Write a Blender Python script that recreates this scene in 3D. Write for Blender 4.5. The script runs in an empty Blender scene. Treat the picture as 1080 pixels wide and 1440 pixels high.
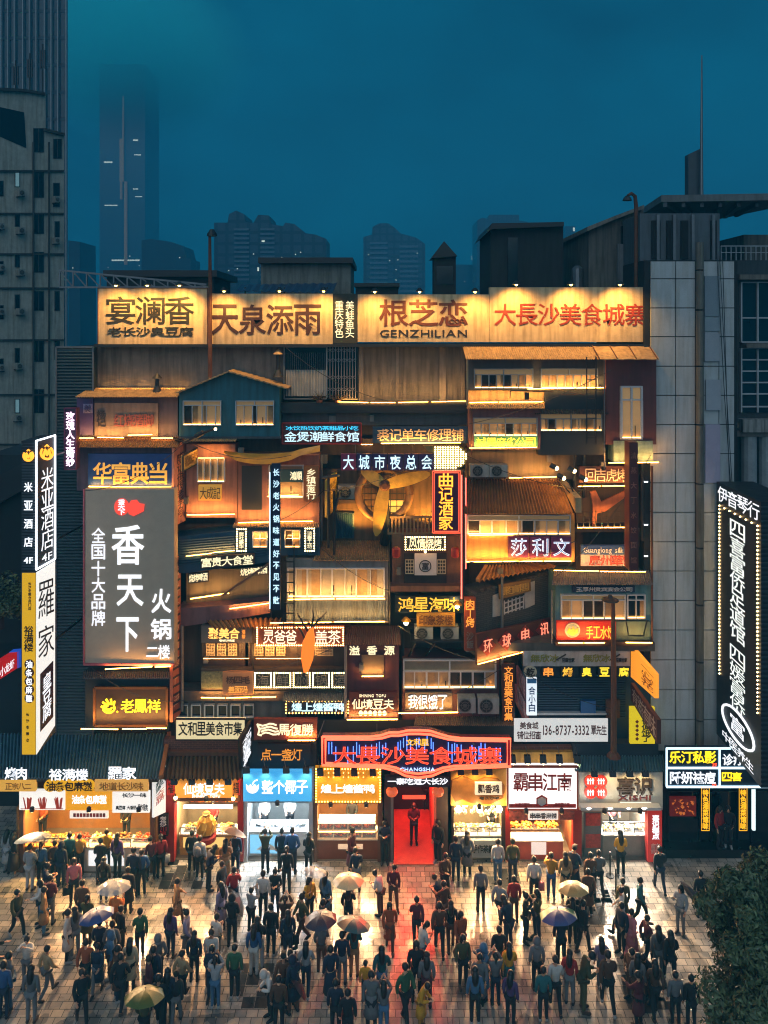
import bpy, bmesh, math, random
from mathutils import Vector, Matrix
random.seed(7)
R = math.radians
SC = bpy.context.scene
COL = SC.collection
# ---------------------------------------------------------------- camera
CAMH, DIST, FOC, VX, VY = 21.55, 30.0, 1047.0, 540.0, 460.0   # a level camera 21.5 m up, 30 m from the shop fronts
cam_d = bpy.data.cameras.new('camera')
cam_d.sensor_fit = 'HORIZONTAL'; cam_d.sensor_width = 36; cam_d.lens = 36*FOC/1080
cam_d.shift_y = -(720-VY)/1080; cam_d.clip_start = .1; cam_d.clip_end = 5000
cam = bpy.data.objects.new('camera', cam_d); COL.objects.link(cam)
cam.location = (0, -DIST, CAMH); cam.rotation_euler = (R(90), 0, 0)
SC.camera = cam
# ---------------------------------------------------------------- world, sun, exposure
SKY_STRENGTH = .1
wd = bpy.data.worlds.new('World'); SC.world = wd; wd.use_nodes = True
nt = wd.node_tree; nt.nodes.clear()
wo = nt.nodes.new('ShaderNodeOutputWorld'); bg = nt.nodes.new('ShaderNodeBackground')
sky = nt.nodes.new('ShaderNodeTexSky'); sky.sky_type = 'NISHITA'; sky.sun_disc = False
sky.sun_elevation = R(-2.0); sky.sun_rotation = R(200); sky.ozone_density = 4; sky.dust_density = 1.0
tint = nt.nodes.new('ShaderNodeMix'); tint.data_type = 'RGBA'; tint.blend_type = 'MULTIPLY'; tint.inputs[0].default_value = 1
tc = nt.nodes.new('ShaderNodeTexCoord'); mp = nt.nodes.new('ShaderNodeMapping'); mp.inputs['Scale'].default_value = (1.6, 1.6, 3.2)
nz = nt.nodes.new('ShaderNodeTexNoise'); nz.inputs['Scale'].default_value = 2.3; nz.inputs['Detail'].default_value = 7; nz.inputs['Roughness'].default_value = .52
cr = nt.nodes.new('ShaderNodeValToRGB')
cr.color_ramp.elements[0].position = .3; cr.color_ramp.elements[0].color = (.0005, .024, .046, 1)
cr.color_ramp.elements[1].position = .72; cr.color_ramp.elements[1].color = (.0005, .046, .082, 1)
flat = nt.nodes.new('ShaderNodeMix'); flat.data_type = 'RGBA'; flat.inputs[0].default_value = .9
sc_ = nt.nodes.new('ShaderNodeMix'); sc_.data_type = 'RGBA'; sc_.blend_type = 'MULTIPLY'; sc_.inputs[0].default_value = 1
L = nt.links.new
L(tc.outputs['Generated'], mp.inputs[0]); L(mp.outputs[0], nz.inputs[0]); L(nz.outputs[0], cr.inputs[0])
# clear dusk sky (Nishita) behind an even layer of blue rain cloud
L(sky.outputs[0], flat.inputs[6]); L(cr.outputs[0], sc_.inputs[6]); sc_.inputs[7].default_value = (10, 10, 10, 1)
sc_.clamp_result = False
L(sc_.outputs[2], flat.inputs[7]); L(flat.outputs[2], tint.inputs[6]); tint.inputs[7].default_value = (1, 1, 1, 1)
L(tint.outputs[2], bg.inputs[0]); bg.inputs[1].default_value = SKY_STRENGTH; L(bg.outputs[0], wo.inputs[0])
sun_d = bpy.data.lights.new('sun', 'SUN'); sun_d.energy = .39; sun_d.angle = R(80); sun_d.color = (.84, .92, 1)
sun = bpy.data.objects.new('sun', sun_d); COL.objects.link(sun); sun.rotation_euler = (R(48), 0, R(-12))
SC.view_settings.view_transform = 'Standard'; SC.view_settings.look = 'None'
SC.view_settings.exposure = 1.6; SC.view_settings.gamma = 1
SC.cycles.max_bounces = 6; SC.cycles.diffuse_bounces = 3; SC.cycles.glossy_bounces = 3; SC.cycles.transmission_bounces = 4
SC.cycles.transparent_max_bounces = 8; SC.cycles.volume_bounces = 6
SC.cycles.sample_clamp_indirect = 4; SC.cycles.sample_clamp_direct = 0; SC.cycles.caustics_reflective = False; SC.cycles.caustics_refractive = False
SC.cycles.filter_width = 1.1; SC.cycles.use_denoising = True; SC.cycles.use_light_tree = True; SC.cycles.blur_glossy = 1.0

# ---------------------------------------------------------------- planes: a picture point is carried onto a plane standing in the place
class Plane:
    def __init__(s, p, n): s.p = Vector(p); s.n = Vector(n).normalized()
    def at(s, x, y):
        d = Vector(((x-VX)/FOC, 1, -(y-VY)/FOC)); o = Vector((0, -DIST, CAMH))
        return o + d*((s.p-o).dot(s.n)/d.dot(s.n))
def PF(Y): return Plane((0, Y, 0), (0, -1, 0))            # faces the camera, at depth Y behind the shop fronts
def PS(X): return Plane((X, 0, 0), (-1 if X > 0 else 1, 0, 0))
def PZ(Z): return Plane((0, 0, Z), (0, 0, 1))
def PV(a, b):                                              # upright plane through two ground points
    a, b = Vector((*a, 0)), Vector((*b, 0)); d = b-a; n = Vector((d.y, -d.x, 0))
    return Plane(a, n)
def mpp(Y): return (DIST+Y)/FOC                            # metres per picture unit at depth Y
def at(x, y, Y): return PF(Y).at(x, y)
def gnd(x, y): return PZ(0).at(x, y)

# ---------------------------------------------------------------- materials
def lin(c):
    if isinstance(c, str):
        c = c.lstrip('#'); v = [int(c[i:i+2], 16)/255 for i in (0, 2, 4)]
        return tuple(x/12.92 if x <= .04045 else ((x+.055)/1.055)**2.4 for x in v)
    return tuple(c)
MC = {}; EK = .42
def mat(name, col, rough=.7, metal=0, var=.18, scale=2.5, streak=0, bump=.0, brick=None, spec=.5):
    if name in MC: return MC[name]
    c = lin(col); m = bpy.data.materials.new(name); m.use_nodes = True; MC[name] = m
    t = m.node_tree; b = t.nodes['Principled BSDF']; N = t.nodes.new; K = t.links.new
    b.inputs['Roughness'].default_value = rough; b.inputs['Metallic'].default_value = metal; b.inputs['Specular IOR Level'].default_value = spec
    tc = N('ShaderNodeTexCoord')
    n1 = N('ShaderNodeTexNoise'); n1.inputs['Scale'].default_value = scale; n1.inputs['Detail'].default_value = 6; n1.inputs['Roughness'].default_value = .65
    K(tc.outputs['Object'], n1.inputs['Vector'])
    r = N('ShaderNodeValToRGB'); r.color_ramp.elements[0].position = .3; r.color_ramp.elements[1].position = .7
    r.color_ramp.elements[0].color = (*[max(0, x*(1-var)) for x in c], 1); r.color_ramp.elements[1].color = (*[min(1, x*(1+var)) for x in c], 1)
    K(n1.outputs[0], r.inputs[0]); out = r.outputs[0]
    if brick:
        bk = N('ShaderNodeTexBrick'); sx = N('ShaderNodeSeparateXYZ'); cx = N('ShaderNodeCombineXYZ')
        K(tc.outputs['Object'], sx.inputs[0]); K(sx.outputs[0], cx.inputs[0]); K(sx.outputs[brick.get('ax', 2)], cx.inputs[1]); K(cx.outputs[0], bk.inputs['Vector'])
        bk.inputs['Scale'].default_value = 1; bk.inputs['Brick Width'].default_value = brick['w']; bk.inputs['Row Height'].default_value = brick['h']
        bk.inputs['Mortar Size'].default_value = brick.get('m', .012); bk.inputs['Mortar Smooth'].default_value = .1; bk.inputs['Bias'].default_value = -.2
        bk.offset = brick.get('off', .5)
        bk.inputs['Color1'].default_value = (1, 1, 1, 1); d = brick.get('d', .6); bk.inputs['Color2'].default_value = (d, d, d, 1); mo = brick.get('mo', .4); bk.inputs['Mortar'].default_value = (mo, mo, mo, 1)
        mx = N('ShaderNodeMix'); mx.data_type = 'RGBA'; mx.blend_type = 'MULTIPLY'; mx.inputs[0].default_value = 1
        K(out, mx.inputs[6]); K(bk.outputs[0], mx.inputs[7]); out = mx.outputs[2]
    if streak:
        mp = N('ShaderNodeMapping'); mp.inputs['Scale'].default_value = (5, 5, .45); K(tc.outputs['Object'], mp.inputs[0])
        n2 = N('ShaderNodeTexNoise'); n2.inputs['Scale'].default_value = 1.3; n2.inputs['Detail'].default_value = 5; K(mp.outputs[0], n2.inputs[0])
        r2 = N('ShaderNodeValToRGB'); r2.color_ramp.elements[0].position = .32; r2.color_ramp.elements[1].position = .58
        k = 1-streak; r2.color_ramp.elements[0].color = (k, k*.95, k*.88, 1); r2.color_ramp.elements[1].color = (1, 1, 1, 1); K(n2.outputs[0], r2.inputs[0])
        mx = N('ShaderNodeMix'); mx.data_type = 'RGBA'; mx.blend_type = 'MULTIPLY'; mx.inputs[0].default_value = 1
        K(out, mx.inputs[6]); K(r2.outputs[0], mx.inputs[7]); out = mx.outputs[2]
    K(out, b.inputs['Base Color'])
    n3 = N('ShaderNodeMath'); n3.operation = 'MULTIPLY_ADD'; n3.inputs[1].default_value = .25; n3.inputs[2].default_value = rough-.12; K(n1.outputs[0], n3.inputs[0]); K(n3.outputs[0], b.inputs['Roughness'])
    if bump:
        bp = N('ShaderNodeBump'); bp.inputs['Strength'].default_value = bump; bp.inputs['Distance'].default_value = .03; K(n1.outputs[0], bp.inputs['Height']); K(bp.outputs[0], b.inputs['Normal'])
    return m
def emi(name, col, s=1.5, sample='NONE'):                  # lit lamps, lit letters, lit sign faces
    if name in MC: return MC[name]
    m = bpy.data.materials.new(name); m.use_nodes = True; MC[name] = m; t = m.node_tree; b = t.nodes['Principled BSDF']
    if s < 4: s *= EK
    c = (*lin(col), 1); b.inputs['Base Color'].default_value = tuple(.6*v for v in c[:3])+(1,); b.inputs['Roughness'].default_value = .5
    b.inputs['Emission Color'].default_value = c; b.inputs['Emission Strength'].default_value = s
    m.cycles.emission_sampling = sample
    return m
def tinted(name, rough, var=.25):                          # cloth, hair: colour comes from each object
    m = bpy.data.materials.new(name); m.use_nodes = True; t = m.node_tree; b = t.nodes['Principled BSDF']; N = t.nodes.new; K = t.links.new
    oi = N('ShaderNodeObjectInfo'); tc = N('ShaderNodeTexCoord'); n = N('ShaderNodeTexNoise'); n.inputs['Scale'].default_value = 9; n.inputs['Detail'].default_value = 4
    K(tc.outputs['Object'], n.inputs[0]); mr = N('ShaderNodeMapRange'); mr.inputs[3].default_value = 1-var; mr.inputs[4].default_value = 1+var; K(n.outputs[0], mr.inputs[0])
    mx = N('ShaderNodeVectorMath'); mx.operation = 'SCALE'; K(oi.outputs['Color'], mx.inputs[0]); K(mr.outputs[0], mx.inputs['Scale']); K(mx.outputs[0], b.inputs['Base Color'])
    b.inputs['Roughness'].default_value = rough
    return m

# ---------------------------------------------------------------- mesh building
ORG = {}
def obj(name, data, parent=None):
    o = bpy.data.objects.new(name, data); COL.objects.link(o)
    if parent is not None: o.parent = parent
    return o
def tag(o, label=None, cat=None, group=None, kind=None):
    for k, v in (('label', label), ('category', cat), ('group', group), ('kind', kind)):
        if v: o[k] = v
    return o
def thing(name, label, cat, loc, group=None, kind=None):
    o = obj(name, None); o.location = Vector(loc); o.empty_display_size = .2; ORG[o] = Vector(loc)
    return tag(o, label, cat, group, kind)
class MB:
    def __init__(s): s.v = []; s.f = []
    def add(s, vs, fs):
        k = len(s.v); s.v += [Vector(v) for v in vs]; s.f += [tuple(i+k for i in f) for f in fs]; return s
    def box(s, lo, hi):
        x0, y0, z0 = lo; x1, y1, z1 = hi
        return s.add([(x0,y0,z0),(x1,y0,z0),(x1,y1,z0),(x0,y1,z0),(x0,y0,z1),(x1,y0,z1),(x1,y1,z1),(x0,y1,z1)],
                     [(3,2,1,0),(4,5,6,7),(0,1,5,4),(1,2,6,5),(2,3,7,6),(3,0,4,7)])
    def cbox(s, c, x, y, z): c = Vector(c); h = Vector((x/2, y/2, z/2)); return s.box(c-h, c+h)
    def prism(s, pts, d):                                   # polygon + extrusion vector
        n = len(pts); d = Vector(d); pts = [Vector(p) for p in pts]
        nn = (pts[1]-pts[0]).cross(pts[2]-pts[0])
        if nn.dot(d) > 0: pts = pts[::-1]
        return s.add(pts+[p+d for p in pts], [tuple(range(n)), tuple(range(2*n-1, n-1, -1))]+[((i+1) % n, i, i+n, (i+1) % n+n) for i in range(n)])
    def rect(s, x0, y0, x1, y1, Y, d): p = PF(Y); return s.prism([p.at(x0,y0), p.at(x1,y0), p.at(x1,y1), p.at(x0,y1)], (0, d, 0))
    def slab(s, q, pl, d): return s.prism([pl.at(*a) for a in q], -pl.n*d)
    def bar(s, a, b, w, h=None, up=(0,0,1)):
        a, b = Vector(a), Vector(b); d = (b-a).normalized(); u = Vector(up)
        if abs(d.dot(u)) > .95: u = Vector((0,1,0))
        x = d.cross(u).normalized()*w/2; z = x.cross(d).normalized()*(h or w)/2
        return s.add([a-x-z,a+x-z,a+x+z,a-x+z,b-x-z,b+x-z,b+x+z,b-x+z], [(0,1,2,3),(7,6,5,4),(1,0,4,5),(2,1,5,6),(3,2,6,7),(0,3,7,4)])
    def tube(s, pts, r, n=8, cap=True):
        pts = [Vector(p) for p in pts]; rs = r if isinstance(r, (list, tuple)) else [r]*len(pts); k = len(s.v); ring = []
        ref = None
        for i, p in enumerate(pts):
            d = (pts[min(i+1, len(pts)-1)]-pts[max(i-1, 0)]).normalized()
            u = Vector((0,0,1)) if abs(d.z) < .9 else Vector((1,0,0))
            if ref is not None: u = ref
            x = d.cross(u).normalized(); y = x.cross(d).normalized(); ref = y
            s.v += [p+(x*math.cos(a)+y*math.sin(a))*rs[i] for a in (2*math.pi*j/n for j in range(n))]
        for i in range(len(pts)-1):
            s.f += [(k+i*n+j, k+i*n+(j+1) % n, k+(i+1)*n+(j+1) % n, k+(i+1)*n+j) for j in range(n)]
        if cap: s.f += [tuple(k+j for j in range(n-1, -1, -1)), tuple(k+(len(pts)-1)*n+j for j in range(n))]
        return s
    def lathe(s, c, prof, n=12, axis='z'):                  # prof: (radius, height)
        c = Vector(c); k = len(s.v); m = len(prof)
        for r, h in prof:
            for j in range(n):
                a = 2*math.pi*j/n; v = (r*math.cos(a), r*math.sin(a), h)
                if axis == 'y': v = (v[0], -h, v[1])
                s.v.append(c+Vector(v))
        s.f += [(k+i*n+j, k+i*n+(j+1) % n, k+(i+1)*n+(j+1) % n, k+(i+1)*n+j) for i in range(m-1) for j in range(n)]
        s.f += [tuple(k+j for j in range(n-1, -1, -1)), tuple(k+(m-1)*n+j for j in range(n))]
        return s
    def ball(s, c, r, n=8, m=5, sq=(1,1,1)):
        prof = [(r*math.sin(math.pi*(i+.02)/(m+.04)), -r*math.cos(math.pi*(i+.02)/(m+.04))) for i in range(m+1)]
        k = len(s.v); s.lathe((0,0,0), prof, n)
        c = Vector(c)
        for i in range(k, len(s.v)): v = s.v[i]; s.v[i] = c+Vector((v.x*sq[0], v.y*sq[1], v.z*sq[2]))
        return s
    def corr(s, a, b, c, d, n, amp, seg=4, thick=.02, tile=False):   # ridged sheet: a-b the front edge, d-c the back edge
        a, b, c, d = map(Vector, (a, b, c, d)); N = (b-a).cross(d-a).normalized()
        if N.z < 0 or (abs(N.z) < 1e-3 and N.y > 0): N = -N
        k = len(s.v); T = n*seg
        for i in range(T+1):
            u = i/T; ph = 2*math.pi*(i % seg)/seg
            h = amp*(abs(math.cos(ph/2))*2-1 if tile else math.cos(ph))
            for p in (a.lerp(b, u), d.lerp(c, u)): s.v += [p+N*h, p+N*(h-thick)]
        for i in range(T):
            j = k+4*i; s.f += [(j, j+4, j+6, j+2), (j+1, j+3, j+7, j+5), (j, j+1, j+5, j+4), (j+2, j+6, j+7, j+3)]
        return s
    def build(s, name, m, parent=None, smooth=False, label=None):
        o0 = ORG.get(parent, Vector((0,0,0)))
        me = bpy.data.meshes.new(name); me.from_pydata([v-o0 for v in s.v], [], s.f)
        me.materials.append(m)
        o = obj(name, me, parent); ORG[o] = o0
        bm = bmesh.new(); bm.from_mesh(me); bmesh.ops.recalc_face_normals(bm, faces=bm.faces); bm.to_mesh(me); bm.free()
        if smooth: me.polygons.foreach_set('use_smooth', [True]*len(me.polygons))
        if label: o['label'] = label
        return o
def struct(name, mb, m, kind='structure'): o = mb.build(name, m); o['kind'] = kind; return o
def lamp(kind, name, parent, loc, energy, col, size=.3, rot=None, aim=None, blend=.5, spot=70, sy=None):
    l = bpy.data.lights.new(name, kind); l.energy = energy; l.color = lin(col)
    if kind == 'AREA':
        l.size = size
        if sy: l.shape = 'RECTANGLE'; l.size_y = sy
    else: l.shadow_soft_size = size
    if kind == 'SPOT': l.spot_size = R(spot); l.spot_blend = blend
    o = bpy.data.objects.new(name, l); COL.objects.link(o); o.parent = parent
    o.location = Vector(loc)-ORG.get(parent, Vector((0,0,0)))
    if aim is not None: o.rotation_euler = (Vector(aim)-Vector(loc)).to_track_quat('-Z', 'Y').to_euler()
    return o
# ---------------------------------------------------------------- lettering: every glyph is read once from the built-in font as an outline mesh
GLY = {}
def load_glyphs(pairs):
    tmp = []
    for ch, w in sorted(pairs):
        c = bpy.data.curves.new('g', 'FONT'); c.body = ch; c.size = 1; c.resolution_u = 2
        if w == 'n': c.fill_mode = 'NONE'; c.bevel_depth = .013; c.bevel_resolution = 0
        else:
            c.offset = {'r': -.004, 'm': .002, 'b': .007, 'h': .013}[w]; c.offset = 0 if ch in '食' else c.offset; c.extrude = .04
        o = bpy.data.objects.new('g', c); COL.objects.link(o); tmp.append((ch, w, o))
    dg = bpy.context.evaluated_depsgraph_get()
    for ch, w, o in tmp:
        e = o.evaluated_get(dg); me = e.to_mesh()
        vs = [v.co.copy() for v in me.vertices]; fs = [tuple(p.vertices) for p in me.polygons]
        GLY[ch, w] = (vs, fs); e.to_mesh_clear()
    for _c, _w, o in tmp:
        c = o.data; bpy.data.objects.remove(o); bpy.data.curves.remove(c)
def cjk(ch): return ord(ch) > 0x2e00
def letters(mb, s, q, pl, w='b', vert=False, depth=.05, lift=.012, fill=1.06, shear=0):
    """string s set into the picture quad q (4 corners tl,tr,br,bl or x0,y0,x1,y1) on plane pl"""
    if len(q) == 4 and not isinstance(q[0], (tuple, list)): q = [(q[0],q[1]),(q[2],q[1]),(q[2],q[3]),(q[0],q[3])]
    tl, tr, br, bl = [pl.at(*p) for p in q]
    n_ = max(1, len(s)); kv = min(1, 1.12*(tr-tl).length/max(1e-6, (bl-tl).length/n_)) if vert else 1
    def P(u, v, h): return tl.lerp(tr, u).lerp(bl.lerp(br, u), v)+pl.n*h
    boxes = []
    for ch in s:
        if ch == ' ': boxes.append((ch, .5 if not vert else .6)); continue
        vs, _ = GLY[ch, w]
        if not vs: boxes.append((ch, .5)); continue
        if cjk(ch) or vert: boxes.append((ch, 1.0))
        else: boxes.append((ch, max(v.x for v in vs)-min(v.x for v in vs)+.13))
    tot = sum(b for _, b in boxes); t = 0
    for ch, bw in boxes:
        a, b = t/tot, (t+bw)/tot; t += bw
        if ch == ' ' or not GLY[ch, w][0]: continue
        vs, fs = GLY[ch, w]
        x0, x1 = min(v.x for v in vs), max(v.x for v in vs); y0, y1 = min(v.y for v in vs), max(v.y for v in vs)
        if cjk(ch):
            cx, cy = (x0+x1)/2, .38; sx = sy = fill/1.0
            if y1-y0 > .7: cy = (y0+y1)/2; sy = min(fill/(y1-y0), 1.3)
            if x1-x0 > .6: sx = min(fill/(x1-x0), 1.3)
            sx *= .94; sy *= .94
            mapf = lambda v: (.5+(v.x-cx)*sx, .5-(v.y-cy)*sy)
        elif vert: mapf = lambda v: (.5+(v.x-(x0+x1)/2), .5-(v.y-.36))
        else:
            low = ch in 'abcdefghijklmnopqrstuvwxyz,'
            base, hgt = (0, .74) if not any(c in 'gjpqy' for c in s) else (-.2, .95)
            mapf = lambda v: ((v.x-x0+.065)/bw, 1-(v.y-base)/hgt)
        zmax = max(v.z for v in vs) or 1; pts = []
        for v in vs:
            u, vv = mapf(v)
            if vert: U, V = u, a+(b-a)*(.5+(vv-.5)*kv)
            else: U, V = a+(b-a)*u+shear*(.5-vv)*(b-a), vv
            pts.append(P(U, V, lift+depth*(.5+.5*v.z/zmax)))
        mb.add(pts, fs)
    return mb
# ---------------------------------------------------------------- palette
CONC = mat('concrete', '#6f6a62', .8, streak=.45, bump=.3)
CONC_D = mat('dark concrete', '#5c5953', .85, streak=.5, bump=.3)
SLATE = mat('slate blue board', '#3a4148', .7, streak=.3)
BLACK = mat('black steel', '#14161a', .5, var=.3)
STEEL = mat('grey steel', '#6c7074', .4, metal=.6)
RUST = mat('rusty steel', '#5a3420', .75, var=.4)
WOODP = mat('salmon painted wood', '#8a5c49', .7, streak=.35, bump=.2)
WOODD = mat('dark brown wood', '#33231b', .6, streak=.3, bump=.2)
WOODM = mat('brown wood', '#6b4630', .6, streak=.3, bump=.2)
MAROON = mat('maroon paint', '#56292a', .7, streak=.25)
MAUVE = mat('mauve board', '#6f4c4c', .7, streak=.3)
TEAL = mat('teal painted sheet', '#1f5a68', .6, streak=.35)
TEALG = mat('grey teal board', '#5d7f80', .6, streak=.3)
BLUEC = mat('navy corrugated paint', '#1d3d54', .55, streak=.25)
GREYB = mat('grey board', '#7d7772', .7, streak=.25)
TANR = mat('tan corrugated sheet', '#a98a5f', .6, streak=.4)
BRNR = mat('brown corrugated sheet', '#6e4c2c', .6, streak=.35)
GRYR = mat('grey corrugated sheet', '#6d6a66', .6, streak=.35)
DRKR = mat('dark corrugated sheet', '#3a3936', .6, streak=.35)
TILE = mat('blue grey roof tile', '#4a6a76', .5, var=.35)
TILEO = mat('ochre roof tile', '#8a6234', .55, var=.35)
ALU = mat('white aluminium', '#a9aeb2', .4, var=.1)
ALUG = mat('grey aluminium', '#6e7c88', .4, var=.1)
PANE = emi('frosted lit window film', '#c09a68', .18)
PANED = mat('dark window glass', '#0d1318', .12, var=.3)
CURT = emi('lit curtain', '#c49a66', .3)
GOLD = mat('gold paint', '#a67a20', .4, metal=.3)
WHITE = mat('white paint', '#c9c7c2', .6, var=.08)
REDP = mat('red lacquer', '#8e1d18', .45)
BRICK = mat('old brick', '#5a3a30', .85, brick=dict(w=.24, h=.08, mo=1.8, d=.7))
BRICKG = mat('grey brick', '#454442', .85, brick=dict(w=.26, h=.08, mo=.5, d=.7))
W_STRIP = emi('warm led bar', '#ffb552', 4.0)
W_STRIPD = emi('dim warm led bar', '#ffae4a', 4.0)
W_WIN = emi('window led bar', '#ffb860', 5, 'AUTO')
W_BULB = emi('warm bulb', '#ffd890', 5)
O_BULB = emi('orange bulb', '#ffae48', 5)
L_WHITE = emi('white lit letter', '#f4f8ff', .95)
L_CYAN = emi('icy neon', '#c8f0ff', .95)
L_CREAM = emi('cream lit letter', '#fff0c0', .9)
L_GOLD = emi('gold lit letter', '#ffbe3c', .85)
L_YEL = emi('yellow lit letter', '#ffe03a', .85)
L_ORNG = emi('orange lit letter', '#ff9a3a', .85)
L_RED = emi('red lit letter', '#ff4a2c', 1.6)
N_RED = emi('red neon tube', '#ff5a3a', 1.3)
N_BLUE = emi('blue neon tube', '#5a86ff', 2.0)
N_PINK = emi('pink neon tube', '#ff6a58', 2.5, 'AUTO')
N_WHITE = emi('white led tube', '#eaf4ff', 3.5)
P_GOLD = mat('flat gold letter paint', '#c99a4a', .6)
P_DARK = mat('dark letter paint', '#2a1f18', .6)
P_WHITE = mat('white letter paint', '#cfcfd2', .6)

# ---------------------------------------------------------------- ground
def paving():
    m = bpy.data.materials.new('wet stone paving'); m.use_nodes = True; t = m.node_tree; b = t.nodes['Principled BSDF']; N = t.nodes.new; K = t.links.new
    tc = N('ShaderNodeTexCoord')
    bk = N('ShaderNodeTexBrick'); bk.offset = .5; K(tc.outputs['Object'], bk.inputs['Vector'])
    bk.inputs['Scale'].default_value = 1; bk.inputs['Brick Width'].default_value = .36; bk.inputs['Row Height'].default_value = .27; bk.inputs['Mortar Size'].default_value = .012
    bk.inputs['Color1'].default_value = (.43, .39, .33, 1); bk.inputs['Color2'].default_value = (.17, .175, .17, 1); bk.inputs['Mortar'].default_value = (.07, .066, .06, 1); bk.inputs['Bias'].default_value = -.25
    vo = N('ShaderNodeTexVoronoi'); vo.distance = 'CHEBYCHEV'; vo.inputs['Scale'].default_value = 1.7; vo.inputs['Randomness'].default_value = .8; K(tc.outputs['Object'], vo.inputs['Vector'])
    r = N('ShaderNodeValToRGB'); r.color_ramp.interpolation = 'CONSTANT'; K(vo.outputs['Color'], r.inputs[0])
    r.color_ramp.elements[0].position = 0; r.color_ramp.elements[0].color = (.42, .45, .46, 1); r.color_ramp.elements[1].position = .25; r.color_ramp.elements[1].color = (1, 1, 1, 1)
    e = r.color_ramp.elements.new(.72); e.color = (1.25, 1.15, 1.0, 1)
    mx = N('ShaderNodeMix'); mx.data_type = 'RGBA'; mx.blend_type = 'MULTIPLY'; mx.inputs[0].default_value = .8; K(bk.outputs[0], mx.inputs[6]); K(r.outputs[0], mx.inputs[7])
    n = N('ShaderNodeTexNoise'); n.inputs['Scale'].default_value = .8; n.inputs['Detail'].default_value = 6; n.inputs['Roughness'].default_value = .6; K(tc.outputs['Object'], n.inputs[0])
    r2 = N('ShaderNodeValToRGB'); r2.color_ramp.elements[0].position = .35; r2.color_ramp.elements[1].position = .65; r2.color_ramp.elements[0].color = (.6,.6,.62,1); r2.color_ramp.elements[1].color = (1.15,1.1,1.05,1); K(n.outputs[0], r2.inputs[0])
    m2 = N('ShaderNodeMix'); m2.data_type = 'RGBA'; m2.blend_type = 'MULTIPLY'; m2.inputs[0].default_value = 1; K(mx.outputs[2], m2.inputs[6]); K(r2.outputs[0], m2.inputs[7]); K(m2.outputs[2], b.inputs['Base Color'])
    mr = N('ShaderNodeMapRange'); mr.inputs[1].default_value = .38; mr.inputs[2].default_value = .62; mr.inputs[3].default_value = .13; mr.inputs[4].default_value = .48; K(n.outputs[0], mr.inputs[0]); K(mr.outputs[0], b.inputs['Roughness'])
    n2 = N('ShaderNodeTexNoise'); n2.inputs['Scale'].default_value = 7; n2.inputs['Detail'].default_value = 3; K(tc.outputs['Object'], n2.inputs[0])
    ad = N('ShaderNodeMath'); ad.operation = 'MULTIPLY_ADD'; ad.inputs[1].default_value = .35; K(n2.outputs[0], ad.inputs[0]); K(bk.outputs['Fac'], ad.inputs[2])
    iv = N('ShaderNodeMath'); iv.operation = 'SUBTRACT'; iv.inputs[0].default_value = 1; K(ad.outputs[0], iv.inputs[1])
    bp = N('ShaderNodeBump'); bp.inputs['Strength'].default_value = .22; bp.inputs['Distance'].default_value = .015; K(iv.outputs[0], bp.inputs['Height']); K(bp.outputs[0], b.inputs['Normal'])
    return m
struct('ground', MB().add([(-1500,-200,-.02),(1500,-200,-.02),(1500,2500,-.02),(-1500,2500,-.02)], [(0,1,2,3)]), mat('asphalt', (.05,.05,.052), .8))
struct('plaza_paving', MB().add([(-26,-29,0),(26,-29,0),(26,6,0),(-26,6,0)], [(0,1,2,3)]), paving())
tm = MB()
for k in range(5): tm.box((-24, -9.0-.22*k, .004), (-6.3, -8.88-.22*k, .016))
struct('tactile_paving_strip', tm, mat('pale paving strip', '#8d8779', .5))
dk = mat('dark slate paver', (.02,.022,.024), .3)
pv = MB()
for (px, py, n) in [(690,1255,3),(720,1262,2),(1242,1424,0),(885,1419,3),(905,1425,3),(222,1250,4),(320,1418,4),(830,1300,4),(815,1270,3)]:
    g = gnd(px, py)
    for i in range(n):
        for j in range(n):
            if (i*3+j*5+px) % 4: pv.box((g.x+i*.42, g.y+j*.42, .004), (g.x+i*.42+.4, g.y+j*.42+.4, .009))
struct('dark_paver_inlay', pv, dk)

# ---------------------------------------------------------------- far city in the haze
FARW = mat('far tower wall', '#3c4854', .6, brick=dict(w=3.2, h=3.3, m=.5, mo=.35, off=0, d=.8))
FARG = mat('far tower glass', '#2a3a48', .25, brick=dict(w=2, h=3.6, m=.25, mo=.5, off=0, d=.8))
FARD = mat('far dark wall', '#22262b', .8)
FWIN = emi('far lit window', '#c8d8c8', 1.0)
def far_block(label, prof, Y, d, m=FARW, name='apartment_tower', cat='tower', bands=None, lit=()):
    pl = PF(Y); base = pl.at(prof[0][0], prof[0][1]); t = thing(name, label, cat, (pl.at((prof[0][0]+prof[-1][0])/2, 0).x, Y, 0), 'towers standing in the haze behind the market')
    pts = [Vector((pl.at(prof[0][0], 0).x, Y, 0))]+[pl.at(*p) for p in prof]+[Vector((pl.at(prof[-1][0], 0).x, Y, 0))]
    MB().prism(pts, (0, d, 0)).build('wall', m, t)
    if bands:
        for (x0, x1, y0, y1, dy) in bands:
            y = y0; b = MB()
            while y < y1: b.rect(x0, y, x1, y+dy*.45, Y-.5, 1.5); y += dy
            b.build('balcony_slab_rib', mat('far pale slab', '#66717c', .8), t)
    rl = random.Random(len(label)); xa, xb = min(p[0] for p in prof), max(p[0] for p in prof)
    lit = list(lit)+[(x, y, x+1.3, y+1.2) for x, y in ((rl.uniform(xa+3, xb-4), rl.uniform(352, 400)) for _ in range(int((xb-xa)/9)))]
    if lit:
        b = MB()
        for (x0, y0, x1, y1) in lit: b.rect(x0, y0, x1, y1, Y-.4, .3)
        b.build('lit_window', FWIN, t)
    return t
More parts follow.
